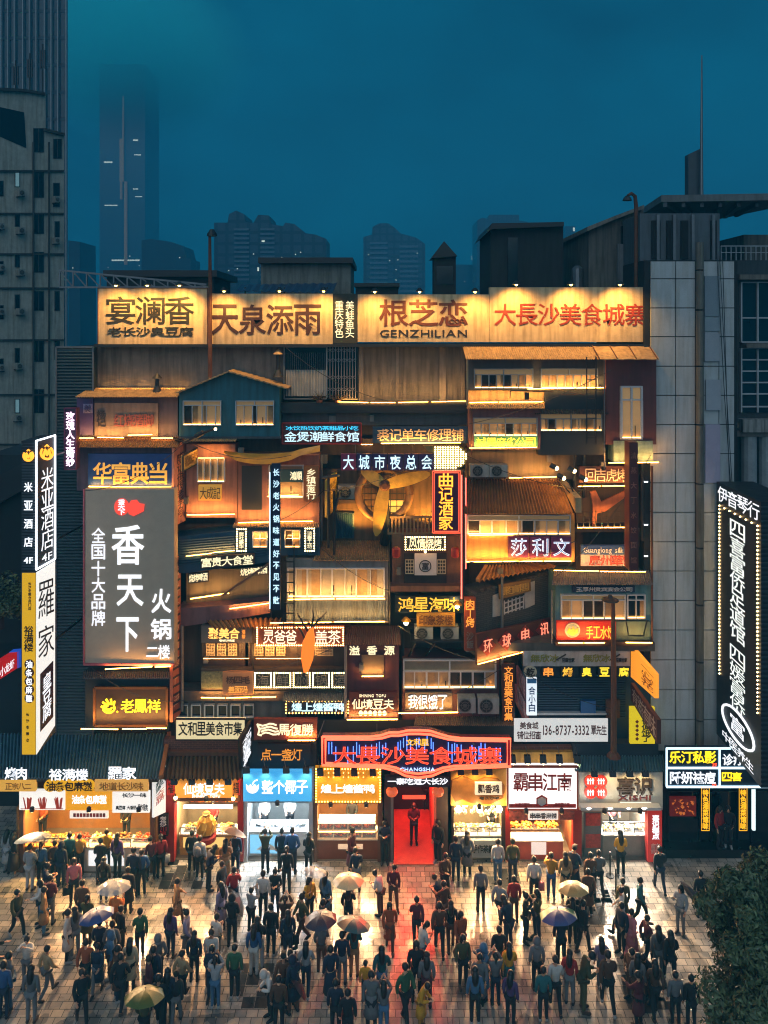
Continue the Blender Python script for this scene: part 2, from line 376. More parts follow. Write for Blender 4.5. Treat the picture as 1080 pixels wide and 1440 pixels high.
t = far_block('slender skyscraper whose top dissolves into low cloud, thin lit seam down its face', [(140,460),(140,90),(204,90),(204,460)], 420, 28, FARG, 'skyscraper', 'skyscraper',
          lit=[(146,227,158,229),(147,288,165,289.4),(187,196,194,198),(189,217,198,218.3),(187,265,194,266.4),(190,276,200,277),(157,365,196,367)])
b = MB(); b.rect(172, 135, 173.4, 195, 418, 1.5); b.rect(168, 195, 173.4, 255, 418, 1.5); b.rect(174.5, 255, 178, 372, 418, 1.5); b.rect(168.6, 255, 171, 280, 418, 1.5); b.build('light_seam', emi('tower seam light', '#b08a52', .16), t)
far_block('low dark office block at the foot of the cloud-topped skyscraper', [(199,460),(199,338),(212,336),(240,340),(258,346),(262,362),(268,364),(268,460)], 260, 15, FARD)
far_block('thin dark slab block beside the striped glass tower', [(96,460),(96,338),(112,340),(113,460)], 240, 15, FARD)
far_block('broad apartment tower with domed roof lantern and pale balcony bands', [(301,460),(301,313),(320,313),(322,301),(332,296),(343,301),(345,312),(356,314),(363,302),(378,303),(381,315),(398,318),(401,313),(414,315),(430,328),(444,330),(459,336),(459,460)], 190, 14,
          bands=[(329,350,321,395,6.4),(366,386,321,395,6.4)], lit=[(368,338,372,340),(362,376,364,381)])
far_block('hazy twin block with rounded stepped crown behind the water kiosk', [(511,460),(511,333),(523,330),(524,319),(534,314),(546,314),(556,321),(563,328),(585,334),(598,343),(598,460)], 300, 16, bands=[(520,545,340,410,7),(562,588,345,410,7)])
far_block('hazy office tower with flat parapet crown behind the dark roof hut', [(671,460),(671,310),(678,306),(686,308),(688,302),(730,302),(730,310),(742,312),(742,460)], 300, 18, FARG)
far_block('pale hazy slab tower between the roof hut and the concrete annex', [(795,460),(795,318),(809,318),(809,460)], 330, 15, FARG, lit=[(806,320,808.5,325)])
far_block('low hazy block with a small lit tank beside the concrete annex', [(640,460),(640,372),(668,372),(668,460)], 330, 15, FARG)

# glass tower with lit fins at the left edge
t = thing('glass_tower', 'tall dark glass tower with thin vertical pale fins rising out of frame', 'tower', (-55, 85, 0))
x1 = at(95, 0, 80).x
MB().prism([(x1-30,80,0),(x1,80,0),(x1*1.24,105,0),(x1-40,105,0)], (0,0,95)).build('wall', mat('dark tower glass', '#141a20', .2), t)
f = MB()
k = 0
x = x1
while x > x1-14: f.box((x-.10, 79.5, 0), (x+.04, 80-.003, 95)); x -= .98+(.25 if k % 3 == 0 else 0); k += 1
f.build('fin_cladding', mat('pale aluminium fin', '#8d8a86', .4), t)
f = MB()
for zz in range(8, 95, 4): f.box((x1-30, 79.93, zz), (x1-.05, 79.997, zz+.5))
f.build('floor_band_trim', mat('tower spandrel', '#20262c', .5), t)

# grey apartment block at the left
FLATW = mat('grimy render wall', '#b4afa0', .85, streak=.3, bump=.2)
pa, pb = Vector((-23.4, 15.5)), Vector((-20.9, 19.0))
PA = PV(pa, pb)
t = thing('apartment_block', 'grimy grey apartment block with air conditioners and dark windows', 'apartment block', (-23, 17, 0))
dirn = (pb-pa).normalized(); back = Vector((-dirn.y, dirn.x))
def plpt(u, z): p = pa+dirn*u; return Vector((p.x, p.y, z))
q = [PA.at(-30,1240), PA.at(90,1200), PA.at(90,187), PA.at(64,180), PA.at(64,131), PA.at(36,126), PA.at(-30,122)]; q[0].z = q[1].z = 0
MB().prism(q, (back.x*14, back.y*14, 0)).build('wall', FLATW, t)
led = MB(); fr = MB()
for py in (240, 300, 357, 405, 478, 555, 625): MB().slab([(-20,py-1),(90,py-1),(90,py+1.5),(-20,py+1.5)], Plane(PA.p+PA.n*.12, PA.n), .13).build('floor_ledge', mat('soot dark ledge', '#3c3d3a', .9), t)
PAo = Plane(PA.p+PA.n*.03, PA.n)
MB().slab([(-20,146),(34,158),(37,208),(0,192),(-20,186)], PAo, .025).build('roof_recess', PANED, t); MB().slab([(-20,122),(36,125),(64,130),(64,134),(36,129),(-20,126)], Plane(PA.p+PA.n*.2, PA.n), .3).build('parapet', mat('soot dark ledge', '#3c3d3a', .9), t); MB().slab([(64,180),(91,187),(91,191),(64,184)], Plane(PA.p+PA.n*.2, PA.n), .3).build('parapet', mat('soot dark ledge', '#3c3d3a', .9), t)
for px in (46, 68): MB().tube([PAo.at(px, 200)+PA.n*.08, PAo.at(px, 640)+PA.n*.08], .06, 6).build('drain_pipe', mat('soot dark ledge', '#3c3d3a', .9), t)
wins = [(48,181,61,213),(48,243,61,277),(48,300,61,328),(48,355,61,382),(48,410,61,436),(48,478,61,508),(48,548,61,580),(76,196,86,222),(76,258,83,290),(78,312,83,340),(78,410,83,436),(78,478,83,505),
        (22,243,27,262),(22,300,27,318),(22,357,27,375),(22,415,27,434),(22,490,27,510),(22,562,27,580),(0,255,4,275),(0,368,4,385),(0,430,4,448),(0,505,4,522)]
for (x0,y0,x1_,y1) in wins:
    lit = (x0, y0) in ((22,562), (22,243))
    f = MB().slab([(x0-1.2,y0-1),(x1_+1.2,y0-1),(x1_+1.2,y1+1),(x0-1.2,y1+1)], PAo, .04).build('window', mat('old window frame', '#3e4446', .6), t)
    MB().slab([(x0,y0),(x1_,y0),(x1_,y1),(x0,y1)], Plane(PA.p+PA.n*.045, PA.n), .014).build('pane', emi('pale lit pane', '#7fa8b0', .35) if lit else PANED, f)
    if x1_-x0 > 9:
        MB().slab([((x0+x1_)/2-.5,y0),((x0+x1_)/2+.5,y0),((x0+x1_)/2+.5,y1),((x0+x1_)/2-.5,y1)], Plane(PA.p+PA.n*.07, PA.n), .024).build('sash', mat('old window frame', '#3e4446', .6), f)
ACW = mat('dirty white enamel', '#93948c', .6, streak=.3)
def ac_unit(label, rect, Y, grp='outdoor air conditioner units', pl=None, dark=False):
    x0,y0,x1,y1 = rect; pl = pl or PF(Y); c = pl.at((x0+x1)/2, y1)
    t = thing('air_conditioner', label, 'air conditioner', c, grp)
    MB().slab([(x0,y0),(x1,y0),(x1,y1),(x0,y1)], pl, .4).build('casing', ACW, t)
    w = x1-x0; h = y1-y0; r = min(h*.42, w*.34); cx = x0+w*.4 if w > h*1.1 else (x0+x1)/2; cy = (y0+y1)/2
    k = MB(); pts = [(cx+r*math.cos(a), cy+r*math.sin(a)) for a in (2*math.pi*i/16 for i in range(16))]
    k.slab(pts, Plane(pl.p+pl.n*.02, pl.n), .017); k.build('fan_opening', mat('fan recess', '#25241f', .7), t)
    g = MB()
    for i in range(16):
        a, b_ = 2*math.pi*i/16, 2*math.pi*(i+1)/16
        for rr in (r, r*.6, r*.25): g.bar(Plane(pl.p+pl.n*.035, pl.n).at(cx+rr*math.cos(a), cy+rr*math.sin(a)), Plane(pl.p+pl.n*.035, pl.n).at(cx+rr*math.cos(b_), cy+rr*math.sin(b_)), .02)
    for i in range(8):
        a = math.pi*i/4; g.bar(Plane(pl.p+pl.n*.04, pl.n).at(cx, cy), Plane(pl.p+pl.n*.04, pl.n).at(cx+r*math.cos(a), cy+r*math.sin(a)), .015)
    g.build('fan_grille', mat('grille wire', '#5c5a52', .5), t)
    br = MB(); u = pl.n*.05
    for x in (x0+w*.15, x1-w*.15): br.bar(pl.at(x, y1+h*.06)+u, pl.at(x, y1+h*.06)-pl.n*.5, .05)
    br.build('bracket', BLACK, t)
    return t
for i, (x, y, ww) in enumerate([(31,271,9),(31,324,9),(31,383,9),(31,438,9),(28,515,9),(27,588,9),(3,318,7),(4,376,7),(3,438,7),(3,517,7),(81,280,7),(81,338,7)]):
    ac_unit('grime-streaked air conditioner on the grey apartment wall, %s' % ['top of its column', 'second down its column', 'third down its column', 'fourth down its column', 'fifth down its column', 'lowest of its column', 'top one by the photo edge', 'second one by the photo edge', 'third one by the photo edge', 'lowest one by the photo edge', 'upper one at the far corner', 'lower one at the far corner'][i],
            (x-ww/2, y-4.5, x+ww/2, y+4.5), 0, 'air conditioners on the apartment block', Plane(PA.p+PA.n*.4, PA.n))
# two antennas on its roof
for i, (x, y0) in enumerate(((60,62),(42,75),(22,85))):
    p = Plane((0,18,0),(0,-1,0)); t = thing('roof_antenna', ['tall thin antenna mast near the apartment roof corner', 'middle antenna mast on the apartment roof', 'short antenna mast at the apartment roof edge'][i], 'antenna', p.at(x, 175))
    MB().tube([p.at(x, 175), p.at(x, y0)], .05, 6).build('mast', BLACK, t)
    a = MB()
    for k in range(3): a.rect(x-4+k*3, y0+8, x-2.6+k*3, y0+34, 17.9, .1)
    a.build('aerial_panel', BLACK, t)

# dark louvred side building between the apartment block and the market
t = thing('louvred_building', 'dark teal building clad in horizontal louvres behind the blade sign', 'building', (-14, 3, 0))
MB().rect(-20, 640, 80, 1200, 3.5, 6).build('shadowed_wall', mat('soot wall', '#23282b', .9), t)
MB().rect(79, 488, 132, 1080, 1.35, 5).build('wall', mat('louvre backing', '#1c2a30', .7), t)
lv = MB(); y = 492
while y < 1040:
    a, b_ = at(80, y, 1.3), at(131, y, 1.3); lv.prism([a, b_, b_+Vector((0,-.1,-.1)), a+Vector((0,-.1,-.1))], (0, 0, .03)); y += 4.4
lv.build('louvre_slat', mat('louvre slat', '#33454b', .5, metal=.2), t)
lw = MB(); lw.bar(at(79,488,1.2), at(79,1040,1.2), .06); lw.bar(at(79,488,1.2), at(131,488,1.2), .06); lw.bar(at(131,488,1.2), at(131,1040,1.2), .06); lw.build('edge_trim', STEEL, t)
# roof of the louvred building: truss rail
t = thing('roof_truss', 'open steel roof truss behind the olive lettered billboard', 'truss', at(110, 405, 4))
b = MB(); p = PF(4)
b.bar(p.at(84,380), p.at(290,400), .08); b.bar(p.at(84,404), p.at(290,404), .08)
for i in range(11): x = 84+i*19; b.bar(p.at(x, 380+i*1.8), p.at(x, 404), .06); b.bar(p.at(x, 380+i*1.8), p.at(x+19, 404), .05)
b.build('truss_rib', STEEL, t)

# ---------------------------------------------------------------- tiled corner tower on the right
TILEW = mat('grey ceramic cladding panel', '#a3abae', .4, streak=.16, var=.07)
DARKG = mat('black seam', '#14181b', .8)
t = thing('tiled_tower', 'pale grey panel clad corner tower with vertical service shaft', 'tower', (12.7, 2.5, 0))
def panels(xs, ys, Y, mb, gap=1.1, curve=0):
    for i in range(len(xs)-1):
        for j in range(len(ys)-1):
            mb.rect(xs[i]+gap*.6, ys[j]+gap*.6, xs[i+1]-gap*.6, ys[j+1]-gap*.6, Y+(curve if i == 0 else 0), .12)
ys = [367, 392, 433, 473.5, 515, 556, 597, 638, 679, 720.5, 762, 803, 844.5, 886, 928, 970, 1012, 1056]
b = MB(); panels([915, 950, 978], ys, .9, b); b.build('panel_cladding', TILEW, t)
MB().rect(906, 366, 1037, 1120, 1.04, 7).build('wall', DARKG, t)
b = MB(); panels([989, 1011, 1033], ys, 1.0-.15, b); b.build('panel_cladding', TILEW, t)
b = MB()
ysp = [340, 380, 436, 515, 597, 680, 770, 850, 930, 1012, 1070]
for j in range(len(ysp)-1): b.lathe(at(984, ysp[j+1]-1, .75), [(.16, 0), (.16, (ysp[j+1]-ysp[j]-2)*mpp(.75))], 10)
b.build('downpipe', mat('service shaft sheet', '#5d5d55', .6, streak=.4), t)
for i, (x0,y0,x1_,y1,c) in enumerate([(991,388,1012,445,'#6d7c86'),(991,446,1012,466,'#78868f'),(991,467,1012,508,'#8b939b'),(993,534,1014,577,'#9097a0'),(992,597,1013,679,'#9a93a6')]):
    MB().rect(x0,y0,x1_,y1,.75,.08).build('patch_board', mat('patch board %d' % i, c, .6, var=.08), t)
b = MB()
for (xa, xb) in ((1008,1028),(1012,1030),(1016,1026)): b.tube([at(xa, 360, .7), at((xa+xb)/2+1, 560, .65), at(xb, 690, .7)], .015, 5)
b.build('cable', BLACK, t)
# roof storey with dark slots and a thin canopy
t2 = thing('roof_pavilion', 'dark slotted rooftop pavilion under a wide flat canopy beside the flagpole', 'pavilion', at(955, 366, 2))
MB().rect(900, 300, 1012, 367, 1.6, 5).build('wall', mat('pavilion wall', '#49545c', .7, streak=.3), t2)
for (x0, x1_) in ((917,929),(938,945),(958,968),(1000,1008)): MB().rect(x0, 310, x1_, 364, 1.5, .12).build('slot_window', mat('slot black', '#08090b', .9), t2)
ZC = PZ(27.1); a = [ZC.at(*q_) for q_ in ((930,284),(1115,281),(1115,287),(1012,308),(905,300))]
MB().prism(a, (0, 0, .3)).build('canopy_roof', mat('canopy soffit', '#5d6365', .7, streak=.3), t2)
for k in range(6): x_ = 935+k*26; MB().bar(ZC.at(x_,284)-Vector((0,0,.12)), ZC.at(x_*.6+990*.4,303-abs(k-3)*2)-Vector((0,0,.12)), .15, .2).build('canopy_beam', mat('pavilion wall', '#49545c', .7, streak=.3), t2)
for x in (925, 948, 974, 1003): MB().bar(at(x, 302, 1.5), at(x, 366, 1.5), .12).build('post', STEEL, t2)
# concrete annex behind
t = thing('concrete_annex', 'stained concrete roof annex with sloping parapet behind the orange lettered billboard', 'annex', at(870, 404, 4))
MB().prism([at(828,404,4), at(828,322,4), at(866,306,4), at(905,292,4), at(905,404,4)], (0, 6, 0)).build('wall', CONC_D, t)
MB().rect(869, 343, 893, 402, 3.8, .18).build('door_panel', mat('pale annex panel', '#6b6d70', .7, streak=.4), t)
MB().rect(874, 318, 896, 345, 3.85, .14).build('opening', PANED, t)
b = MB().prism([at(826,325,3.6), at(866,308,3.6), at(906,293,3.6), at(906,288,3.6), at(866,303,3.6), at(826,319,3.6)], (0, 6.6, 0)); b.build('parapet_trim', CONC, t)
# signboard fin and mast on the canopy
t = thing('roof_mast', 'thin mast rising from the dark fin on the pavilion canopy', 'mast', at(986, 280, 3)); MB().tube([at(986.5, 280, 3), at(986.5, 190, 3), at(987, 78, 3)], [.09, .06, .025], 8).build('pole', STEEL, t)
MB().prism([at(968,280,3.2), at(968,217,3.2), at(985,209,3.2), at(985,280,3.2)], (0, .4, 0)).build('fin_panel', mat('mast fin', '#37434b', .6), t)

# dark building at the right edge
t = thing('office_building', 'dark office block with white gridded windows at the photo edge', 'office building', (17, 7, 0))
MB().rect(1014, 366, 1130, 1200, 5, 8).build('wall', mat('soot dark wall', '#353b40', .8, streak=.3), t)
for (x0,y0,x1_,y1,cols,rows) in ((1043,397,1120,481,[1043,1066,1092],[397,447,481]),(1043,490,1120,580,[1043,1066,1092],[490,506,522,538,554,572])):
    f = MB()
    for x in cols: f.rect(x-.9, y0, x+.9, y1, 4.8, .18)
    for y in rows: f.rect(x0, y-.9, x1_, y+.9, 4.82, .16)
    w = f.build('window', ALU, t); MB().rect(x0, y0, x1_, y1, 4.93, .06).build('pane', mat('blue dusk glass', '#0e2430', .1), w)
b = MB().rect(1040, 386, 1120, 393, 4.4, .6); b.rect(1050, 483, 1120, 489, 4.4, .6); b.rect(1036,595,1120,602,4.3,.7); b.build('canopy_ledge', CONC, t)
b = MB()
for x in (1042, 1067, 1092): b.lathe(at(x+11, 688, 4.6), [(.34,0),(.34,2.6)], 12)
b.build('column', mat('pale round column', '#8a9397', .5), t)
MB().rect(1010, 606, 1120, 614, 4.2, .8).build('cornice_ledge', CONC, t)
MB().rect(1045, 590, 1120, 608, 3.9, .5).build('stained_parapet', mat('stained parapet', '#8b8c88', .8, streak=.7), t)
t3 = thing('roof_hut', 'dark stained rooftop hut with railing above the gridded windows', 'roof hut', at(1070, 366, 6))
MB().rect(1046, 330, 1110, 367, 6, 3).build('wall', CONC_D, t3)
b = MB(); b.bar(at(1014,346,5.3), at(1110,346,5.3), .05); b.bar(at(1014,355,5.3), at(1110,355,5.3), .03)
for i in range(14): b.bar(at(1014+i*7,346,5.3), at(1014+i*7,367,5.3), .035)
b.build('railing', ALU, t3)
# lower right neighbours with a white lit sign
t = thing('office_annex', 'unlit lower storeys of the office block behind the bulb framed sign', 'building', (15.5, 4, 0))
MB().rect(1000, 700, 1130, 1100, 3.2, 5).build('wall', mat('annex soot wall', '#1d2326', .85), t)
for (x0,y0,x1_,y1) in ((998,812,1016,855),(998,868,1016,910),(1000,925,1016,970)): 
    f = MB().rect(x0,y0,x1_,y1,3.1,.12).build('window', ALUG, t); MB().rect(x0+1.5,y0+1.5,x1_-1.5,y1-1.5,3.05,.12).build('pane', PANED, f)
MB().rect(997, 748, 1016, 806, 3.0, .15).build('board', mat('pale lilac board', '#8b8794', .7), t)

# ---------------------------------------------------------------- roofs behind the billboards
t = thing('roof_hut', 'pale plaster rooftop hut with dark flat roof behind the billboards', 'roof hut', at(430, 405, 5))
MB().rect(367, 369, 493, 420, 5, 4).build('wall', mat('pale plaster', '#6f726c', .8, streak=.4), t); MB().rect(363, 362, 496, 370, 4.6, 5).build('roof', BLACK, t)
t = thing('roof_hut', 'black blocky rooftop hut with dark doorway behind the orange lettered billboard', 'roof hut', at(740, 405, 5))
MB().rect(690, 316, 792, 420, 5, 4).build('wall', mat('sooty hut wall', '#23262a', .9, streak=.4), t); MB().prism([at(684,328,4.6),at(692,314,4.6),at(793,312,4.6),at(793,318,4.6),at(692,322,4.6)], (0,4.6,0)).build('roof', BLACK, t)
MB().rect(714, 334, 728, 404, 4.9, .12).build('doorway', PANED, t)
t = thing('water_kiosk', 'small dark pagoda shaped rooftop kiosk with pointed roof', 'kiosk', at(625, 410, 4))
MB().rect(610, 362, 641, 420, 4, 1).build('wall', mat('kiosk board', '#17191c', .8), t)
MB().prism([at(606,363,3.8),at(624.5,339,3.8),at(643,360,3.8)], (0,1.4,0)).build('roof', BLACK, t)
MB().rect(614, 374, 637, 400, 3.95, .1).build('louvre', PANED, t)
t = thing('tarpaulin_roof', 'blue tarpaulin lean-to roof behind the brown lettered billboard', 'lean-to', at(400, 410, 3))
MB().corr(at(333,409,2.2), at(468,412,2.2), at(474,398,4.5), at(340,400,4.5), 12, .03).build('roof', mat('blue tarpaulin', '#23405a', .5), t)
b = MB()
for x in (345, 400, 460): b.bar(at(x, 404, 3), at(x, 430, 3), .07)
b.build('post', BLACK, t)
t = thing('roof_clutter', 'low dark roof sheds between the billboards and the kiosk', 'shed', at(530, 410, 4))
MB().rect(500, 402, 560, 420, 4.5, 2).build('wall', mat('shed wall', '#2a2e31', .8), t); MB().rect(498, 398, 562, 403, 4.2, 2.6).build('roof', BLACK, t)
t = thing('roof_shed', 'long low dark roof shed behind the olive lettered billboard', 'shed', at(220, 408, 6))
MB().rect(150, 388, 300, 420, 6, 4).build('wall', mat('shed wall', '#2a2e31', .8), t); MB().rect(145, 380, 305, 389, 5.6, 5).build('roof', BLACK, t)
t = thing('water_tank', 'small round water tank beside the black roof hut', 'water tank', at(812, 405, 5)); MB().lathe(at(812, 405, 5), [(.28,0),(.28,.9),(.1,1.05)], 12).build('tank', STEEL, t)

# ---------------------------------------------------------------- air
HZ = bpy.data.materials.new('haze'); HZ.use_nodes = True; nt = HZ.node_tree; nt.nodes.clear()
o_ = nt.nodes.new('ShaderNodeOutputMaterial'); v_ = nt.nodes.new('ShaderNodeVolumePrincipled'); v_.inputs['Color'].default_value = (.06,.60,.86,1); v_.inputs['Density'].default_value = .0022; v_.inputs['Anisotropy'].default_value = 0
nt.links.new(v_.outputs[0], o_.inputs['Volume'])
CL = bpy.data.materials.new('low cloud'); CL.use_nodes = True; nt = CL.node_tree; nt.nodes.clear()
o_ = nt.nodes.new('ShaderNodeOutputMaterial'); v2 = nt.nodes.new('ShaderNodeVolumePrincipled'); v2.inputs['Color'].default_value = (.08,.97,1,1); v2.inputs['Density'].default_value = .016; tg = nt.nodes.new('ShaderNodeTexCoord'); vd = nt.nodes.new('ShaderNodeVectorMath'); vd.operation = 'DISTANCE'; vd.inputs[1].default_value = (.5,.5,.5); mr = nt.nodes.new('ShaderNodeMapRange'); mr.interpolation_type = 'SMOOTHSTEP'; mr.inputs[1].default_value = .48; mr.inputs[2].default_value = .12; mr.inputs[4].default_value = .04; nt.links.new(tg.outputs['Generated'], vd.inputs[0]); nt.links.new(vd.outputs['Value'], mr.inputs[0]); nt.links.new(mr.outputs[0], v2.inputs['Density'])
nt.links.new(v2.outputs[0], o_.inputs['Volume'])
# ================================================================ helpers for the market front
GL = set()
def need(s, w):
    for c in s:
        if c != ' ': GL.add((c, w))
JOBS = []                                                   # lettering is set once all glyphs are known
def text(parent, s, q, pl, m, w='b', vert=False, depth=.03, lift=.0, shear=0):
    if abs(pl.n.x) > .9: depth = .008; w = {'h':'m','b':'r'}.get(w, w)
    need(s, w); JOBS.append((parent, s, q, pl, m, w, vert, depth, lift, shear))
def flush_text():
    load_glyphs(GL)
    for parent, s, q, pl, m, w, vert, depth, lift, shear in JOBS:
        letters(MB(), s, q, pl, w, vert, depth, lift, shear=shear).build('lettering', m, parent)
def quad(q):
    if len(q) == 4 and not isinstance(q[0], (tuple, list)): return [(q[0],q[1]),(q[2],q[1]),(q[2],q[3]),(q[0],q[3])]
    return list(q)
def off(pl, d): return Plane(pl.p+pl.n*d, pl.n)
BARW = 8.5
def bars(parent, segs, Y=0, m=None, th=1.6, pl=None):
    for sg_ in segs:
        x0,y0,x1,y1 = sg_[:4]; p = pl or PF(sg_[4] if len(sg_) > 4 else Y)
        a_, b_ = p.at(x0,y0), p.at(x1,y1); o_ = MB().bar(a_, b_, th*.02, th*.02).build('light_bar', m or W_STRIP, parent)
        c_ = (a_+b_)/2; l_ = lamp('AREA', 'bar_light', o_, c_+p.n*.06, (b_-a_).length*(BARW if m is not W_STRIPD else BARW*.7), '#ffb55e', (b_-a_).length, sy=.06)
        X_ = (b_-a_).normalized(); Z_ = (p.n*.75-Vector((0,0,.66))).normalized(); Z_ = (Z_-X_*Z_.dot(X_)).normalized(); Y_ = Z_.cross(X_)
        l_.rotation_euler = Matrix((X_, Y_, Z_)).transposed().to_euler()
def frame_bars(mb, q, pl, fw, d):
    n = len(q); c = (sum(p[0] for p in q)/n, sum(p[1] for p in q)/n)
    for i in range(n): mb.bar(pl.at(*q[i]), pl.at(*q[(i+1) % n]), fw*.029, d, up=tuple(pl.n))
OCT = [(0,0,2),(0,2,4),(0,4,3),(0,3,0),(1,2,0),(1,4,2),(1,3,4),(1,0,3)]
def bulb_mb(mb, c, r):
    c = Vector(c); mb.add([c+Vector(v)*r for v in ((1,0,0),(-1,0,0),(0,0,1),(0,0,-1),(0,-1,0))], [(0,2,4),(2,1,4),(1,3,4),(3,0,4),(0,3,1,2)])
def bulbs(parent, pts, pl, m=None, r=.035, name='bulb_border'):
    b = MB(); p = off(pl, .03)
    for x, y in pts: bulb_mb(b, p.at(x, y), r)
    return b.build(name, m or W_BULB, parent)
def border(q, step=3.6, ins=1.5):
    q = quad(q); cx = sum(p[0] for p in q)/4; cy = sum(p[1] for p in q)/4; out = []
    q = [(x+(ins if x < cx else -ins), y+(ins if y < cy else -ins)) for x, y in q]
    for i in range(4):
        a, b = q[i], q[(i+1) % 4]; n = max(1, round(math.dist(a, b)/step))
        out += [(a[0]+(b[0]-a[0])*k/n, a[1]+(b[1]-a[1])*k/n) for k in range(n)]
    return out
def sign(label, q, Y, bg, texts=(), frame=None, fw=1.5, depth=.14, name='shop_sign', group=None, strip=None, bulb=None, bm=None, step=3.6, cat='sign', pl=None, stripm=None):
    pl = pl or PF(Y); q = quad(q); c = pl.at(sum(p[0] for p in q)/len(q), max(p[1] for p in q))
    t = thing(name, label, cat, c, group)
    MB().slab(q, pl, depth).build('panel', bg, t)
    if frame: f = MB(); frame_bars(f, q, off(pl, -.01), fw, .09); f.build('frame', frame, t)
    for tx in texts:
        s, tq, m = tx[:3]; w = tx[3] if len(tx) > 3 else 'b'; v = tx[4] if len(tx) > 4 else False
        text(t, s, tq, pl, m, w, v)
    if strip: bars(t, [strip], m=stripm, pl=off(pl, .12))
    if bulb: bulbs(t, border(q, step, bulb), pl, bm)
    return t
def win(parent, rect, Y, n=4, transom=0, fm=None, pm=None, strip=True, fw=1.0, d=.13, split=None, m=None):
    x0,y0,x1,y1 = rect; f = MB(); p = PF(Y-d)
    def hb(y): f.rect(x0, y-fw*.5, x1, y+fw*.5, Y-d, d)
    def vb(x, a, b, k=1): f.rect(x-fw*.45*k, a+fw*.5, x+fw*.45*k, b-fw*.5, Y-d+.004, d-.004)
    hb(y0); hb(y1); yt = y0+(y1-y0)*transom
    if transom: hb(yt)
    xs = split or [x0+(x1-x0)*i/n for i in range(n+1)]
    for i, x in enumerate(xs): vb(min(max(x, x0+fw*.5), x1-fw*.5), yt if transom else y0, y1, 1.6 if i % 2 == 0 else 1)
    if transom:
        for x in (x0+fw*.5, (x0+x1)/2, x1-fw*.5): vb(x, y0, yt, 1.3)
    o = f.build('window', fm or ALU, parent)
    MB().rect(x0, y0, x1, y1, Y-.012, .01).build('pane', pm or PANE, o)
    rw = random.Random(int(x0*7+y0)); tops = yt if transom else y0
    for i in range(len(xs)-1):
        a, b_ = xs[i]+.5, xs[i+1]-.5; q = rw.random(); ct, dp = MB(), MB()
        if not strip: break
        if q < .38:
            w_ = (b_-a)*rw.uniform(.35,.8); s_ = a if rw.random() < .5 else b_-w_; k = 0
            while k < w_-.3: ct.rect(s_+k, tops+.4, min(s_+k+.9, s_+w_), y1-rw.uniform(.6,2.4), Y-.022-.012*(int(k*2) % 2), .008); k += .9
        elif q < .55: dp.rect(a, tops+.4, b_, y1-.8, Y-.02, .006)
        elif q < .8: h = (y1-tops)*rw.uniform(.15,.4); c_ = rw.uniform(a, b_-2); dp.rect(c_, y1-1.5-h, c_+rw.uniform(1,2.2), y1-1.2, Y-.03, .01)
        if ct.v: ct.build('curtain', mat('curtain cotton', '#8d7350', .9, var=.3), o)
        if dp.v: dp.build('dark_pane', mat('dim room glass', '#2b241c', .2, var=.4), o)
    if strip: MB().rect(x0+1.2, y1-fw*.5-1.1, x1-1.2, y1-fw*.5-.2, Y-d+.03, .04).build('light_bar', m or W_WIN, o)
    return o
def house(name, label, rect, Y, d, m, cat='house', group=None):
    x0,y0,x1,y1 = rect; t = thing(name, label, cat, at((x0+x1)/2, y1, Y), group); MB().rect(x0,y0,x1,y1,Y,d).build('wall', m, t); return t
def roof(parent, x0, x1, yf, Yf, x2, x3, yb, Yb, n, m, amp=.025, tile=False, name='roof', dyf=0, dyb=0):
    return MB().corr(at(x0,yf,Yf), at(x1,yf+dyf,Yf), at(x3,yb+dyb,Yb), at(x2,yb,Yb), n, amp, tile=tile).build(name, m, parent)
def rects(parent, name, m, rs, Y=0, d=.1):
    for r in rs: MB().rect(*r[:4], r[4] if len(r) > 4 else Y, r[5] if len(r) > 5 else d).build(name, m, parent)
def vent_pipe(label, x, y0, y1, Y, capm):
    t = thing('vent_pipe', label, 'vent pipe', at(x, y1, Y), 'capped vent pipes on the shed roofs')
    MB().lathe(at(x, y1, Y), [(.24,0),(.2,.06),(.09,.3),(.08,(y1-y0-9)*mpp(Y))], 12).build('pipe', BLACK, t)
    MB().lathe(at(x, y0+8, Y), [(.22,0),(.2,.03),(.02,.22)], 12).build('cap', capm, t)

# ================================================================ the market's own frame
t = thing('market_hall', 'tall dark market hall whose front is built up with stacked sheds and signs', 'market hall', (0, 4, 0))
MB().rect(130, 487, 912, 1090, 2.0, 6).build('wall', mat('sooty backing wall', '#2b2724', .85, streak=.35), t)
MB().rect(112, 1090, 932, 1215, 3.2, 5).build('base_wall', mat('sooty base wall', '#231f1c', .85), t)
MB().rect(131, 487, 402, 560, 1.75, .25).build('upper_wall', CONC, t)
MB().rect(503, 487, 655, 566, 1.72, .28).build('upper_wall', CONC_D, t)
for i, (x0, x1) in enumerate(((505,511),(557,561),(618,627),(648,654))): MB().rect(x0, 487, x1, 566, 1.62, .1).build('pilaster', CONC, t)
MB().rect(395, 566, 660, 581, 1.2, .8).build('canopy', BLACK, t)
MB().rect(395, 581, 660, 598, 1.5, .5).build('canopy_back_board', SLATE, t)
MB().rect(132, 484, 925, 488, 1.1, .9).build('billboard_gutter', BLACK, t)
bars(t, [(475,565,518,566),(521,566,556,566),(560,566,602,565),(607,565,655,564)], 1.1, W_STRIPD, 1.2)
bars(t, [(140,547,178,547),(186,547,215,547),(228,547,262,547)], 1.5, W_STRIPD, 1.2)
bars(t, [(508,625,524,625)], 1.35, W_STRIPD, 1.2)
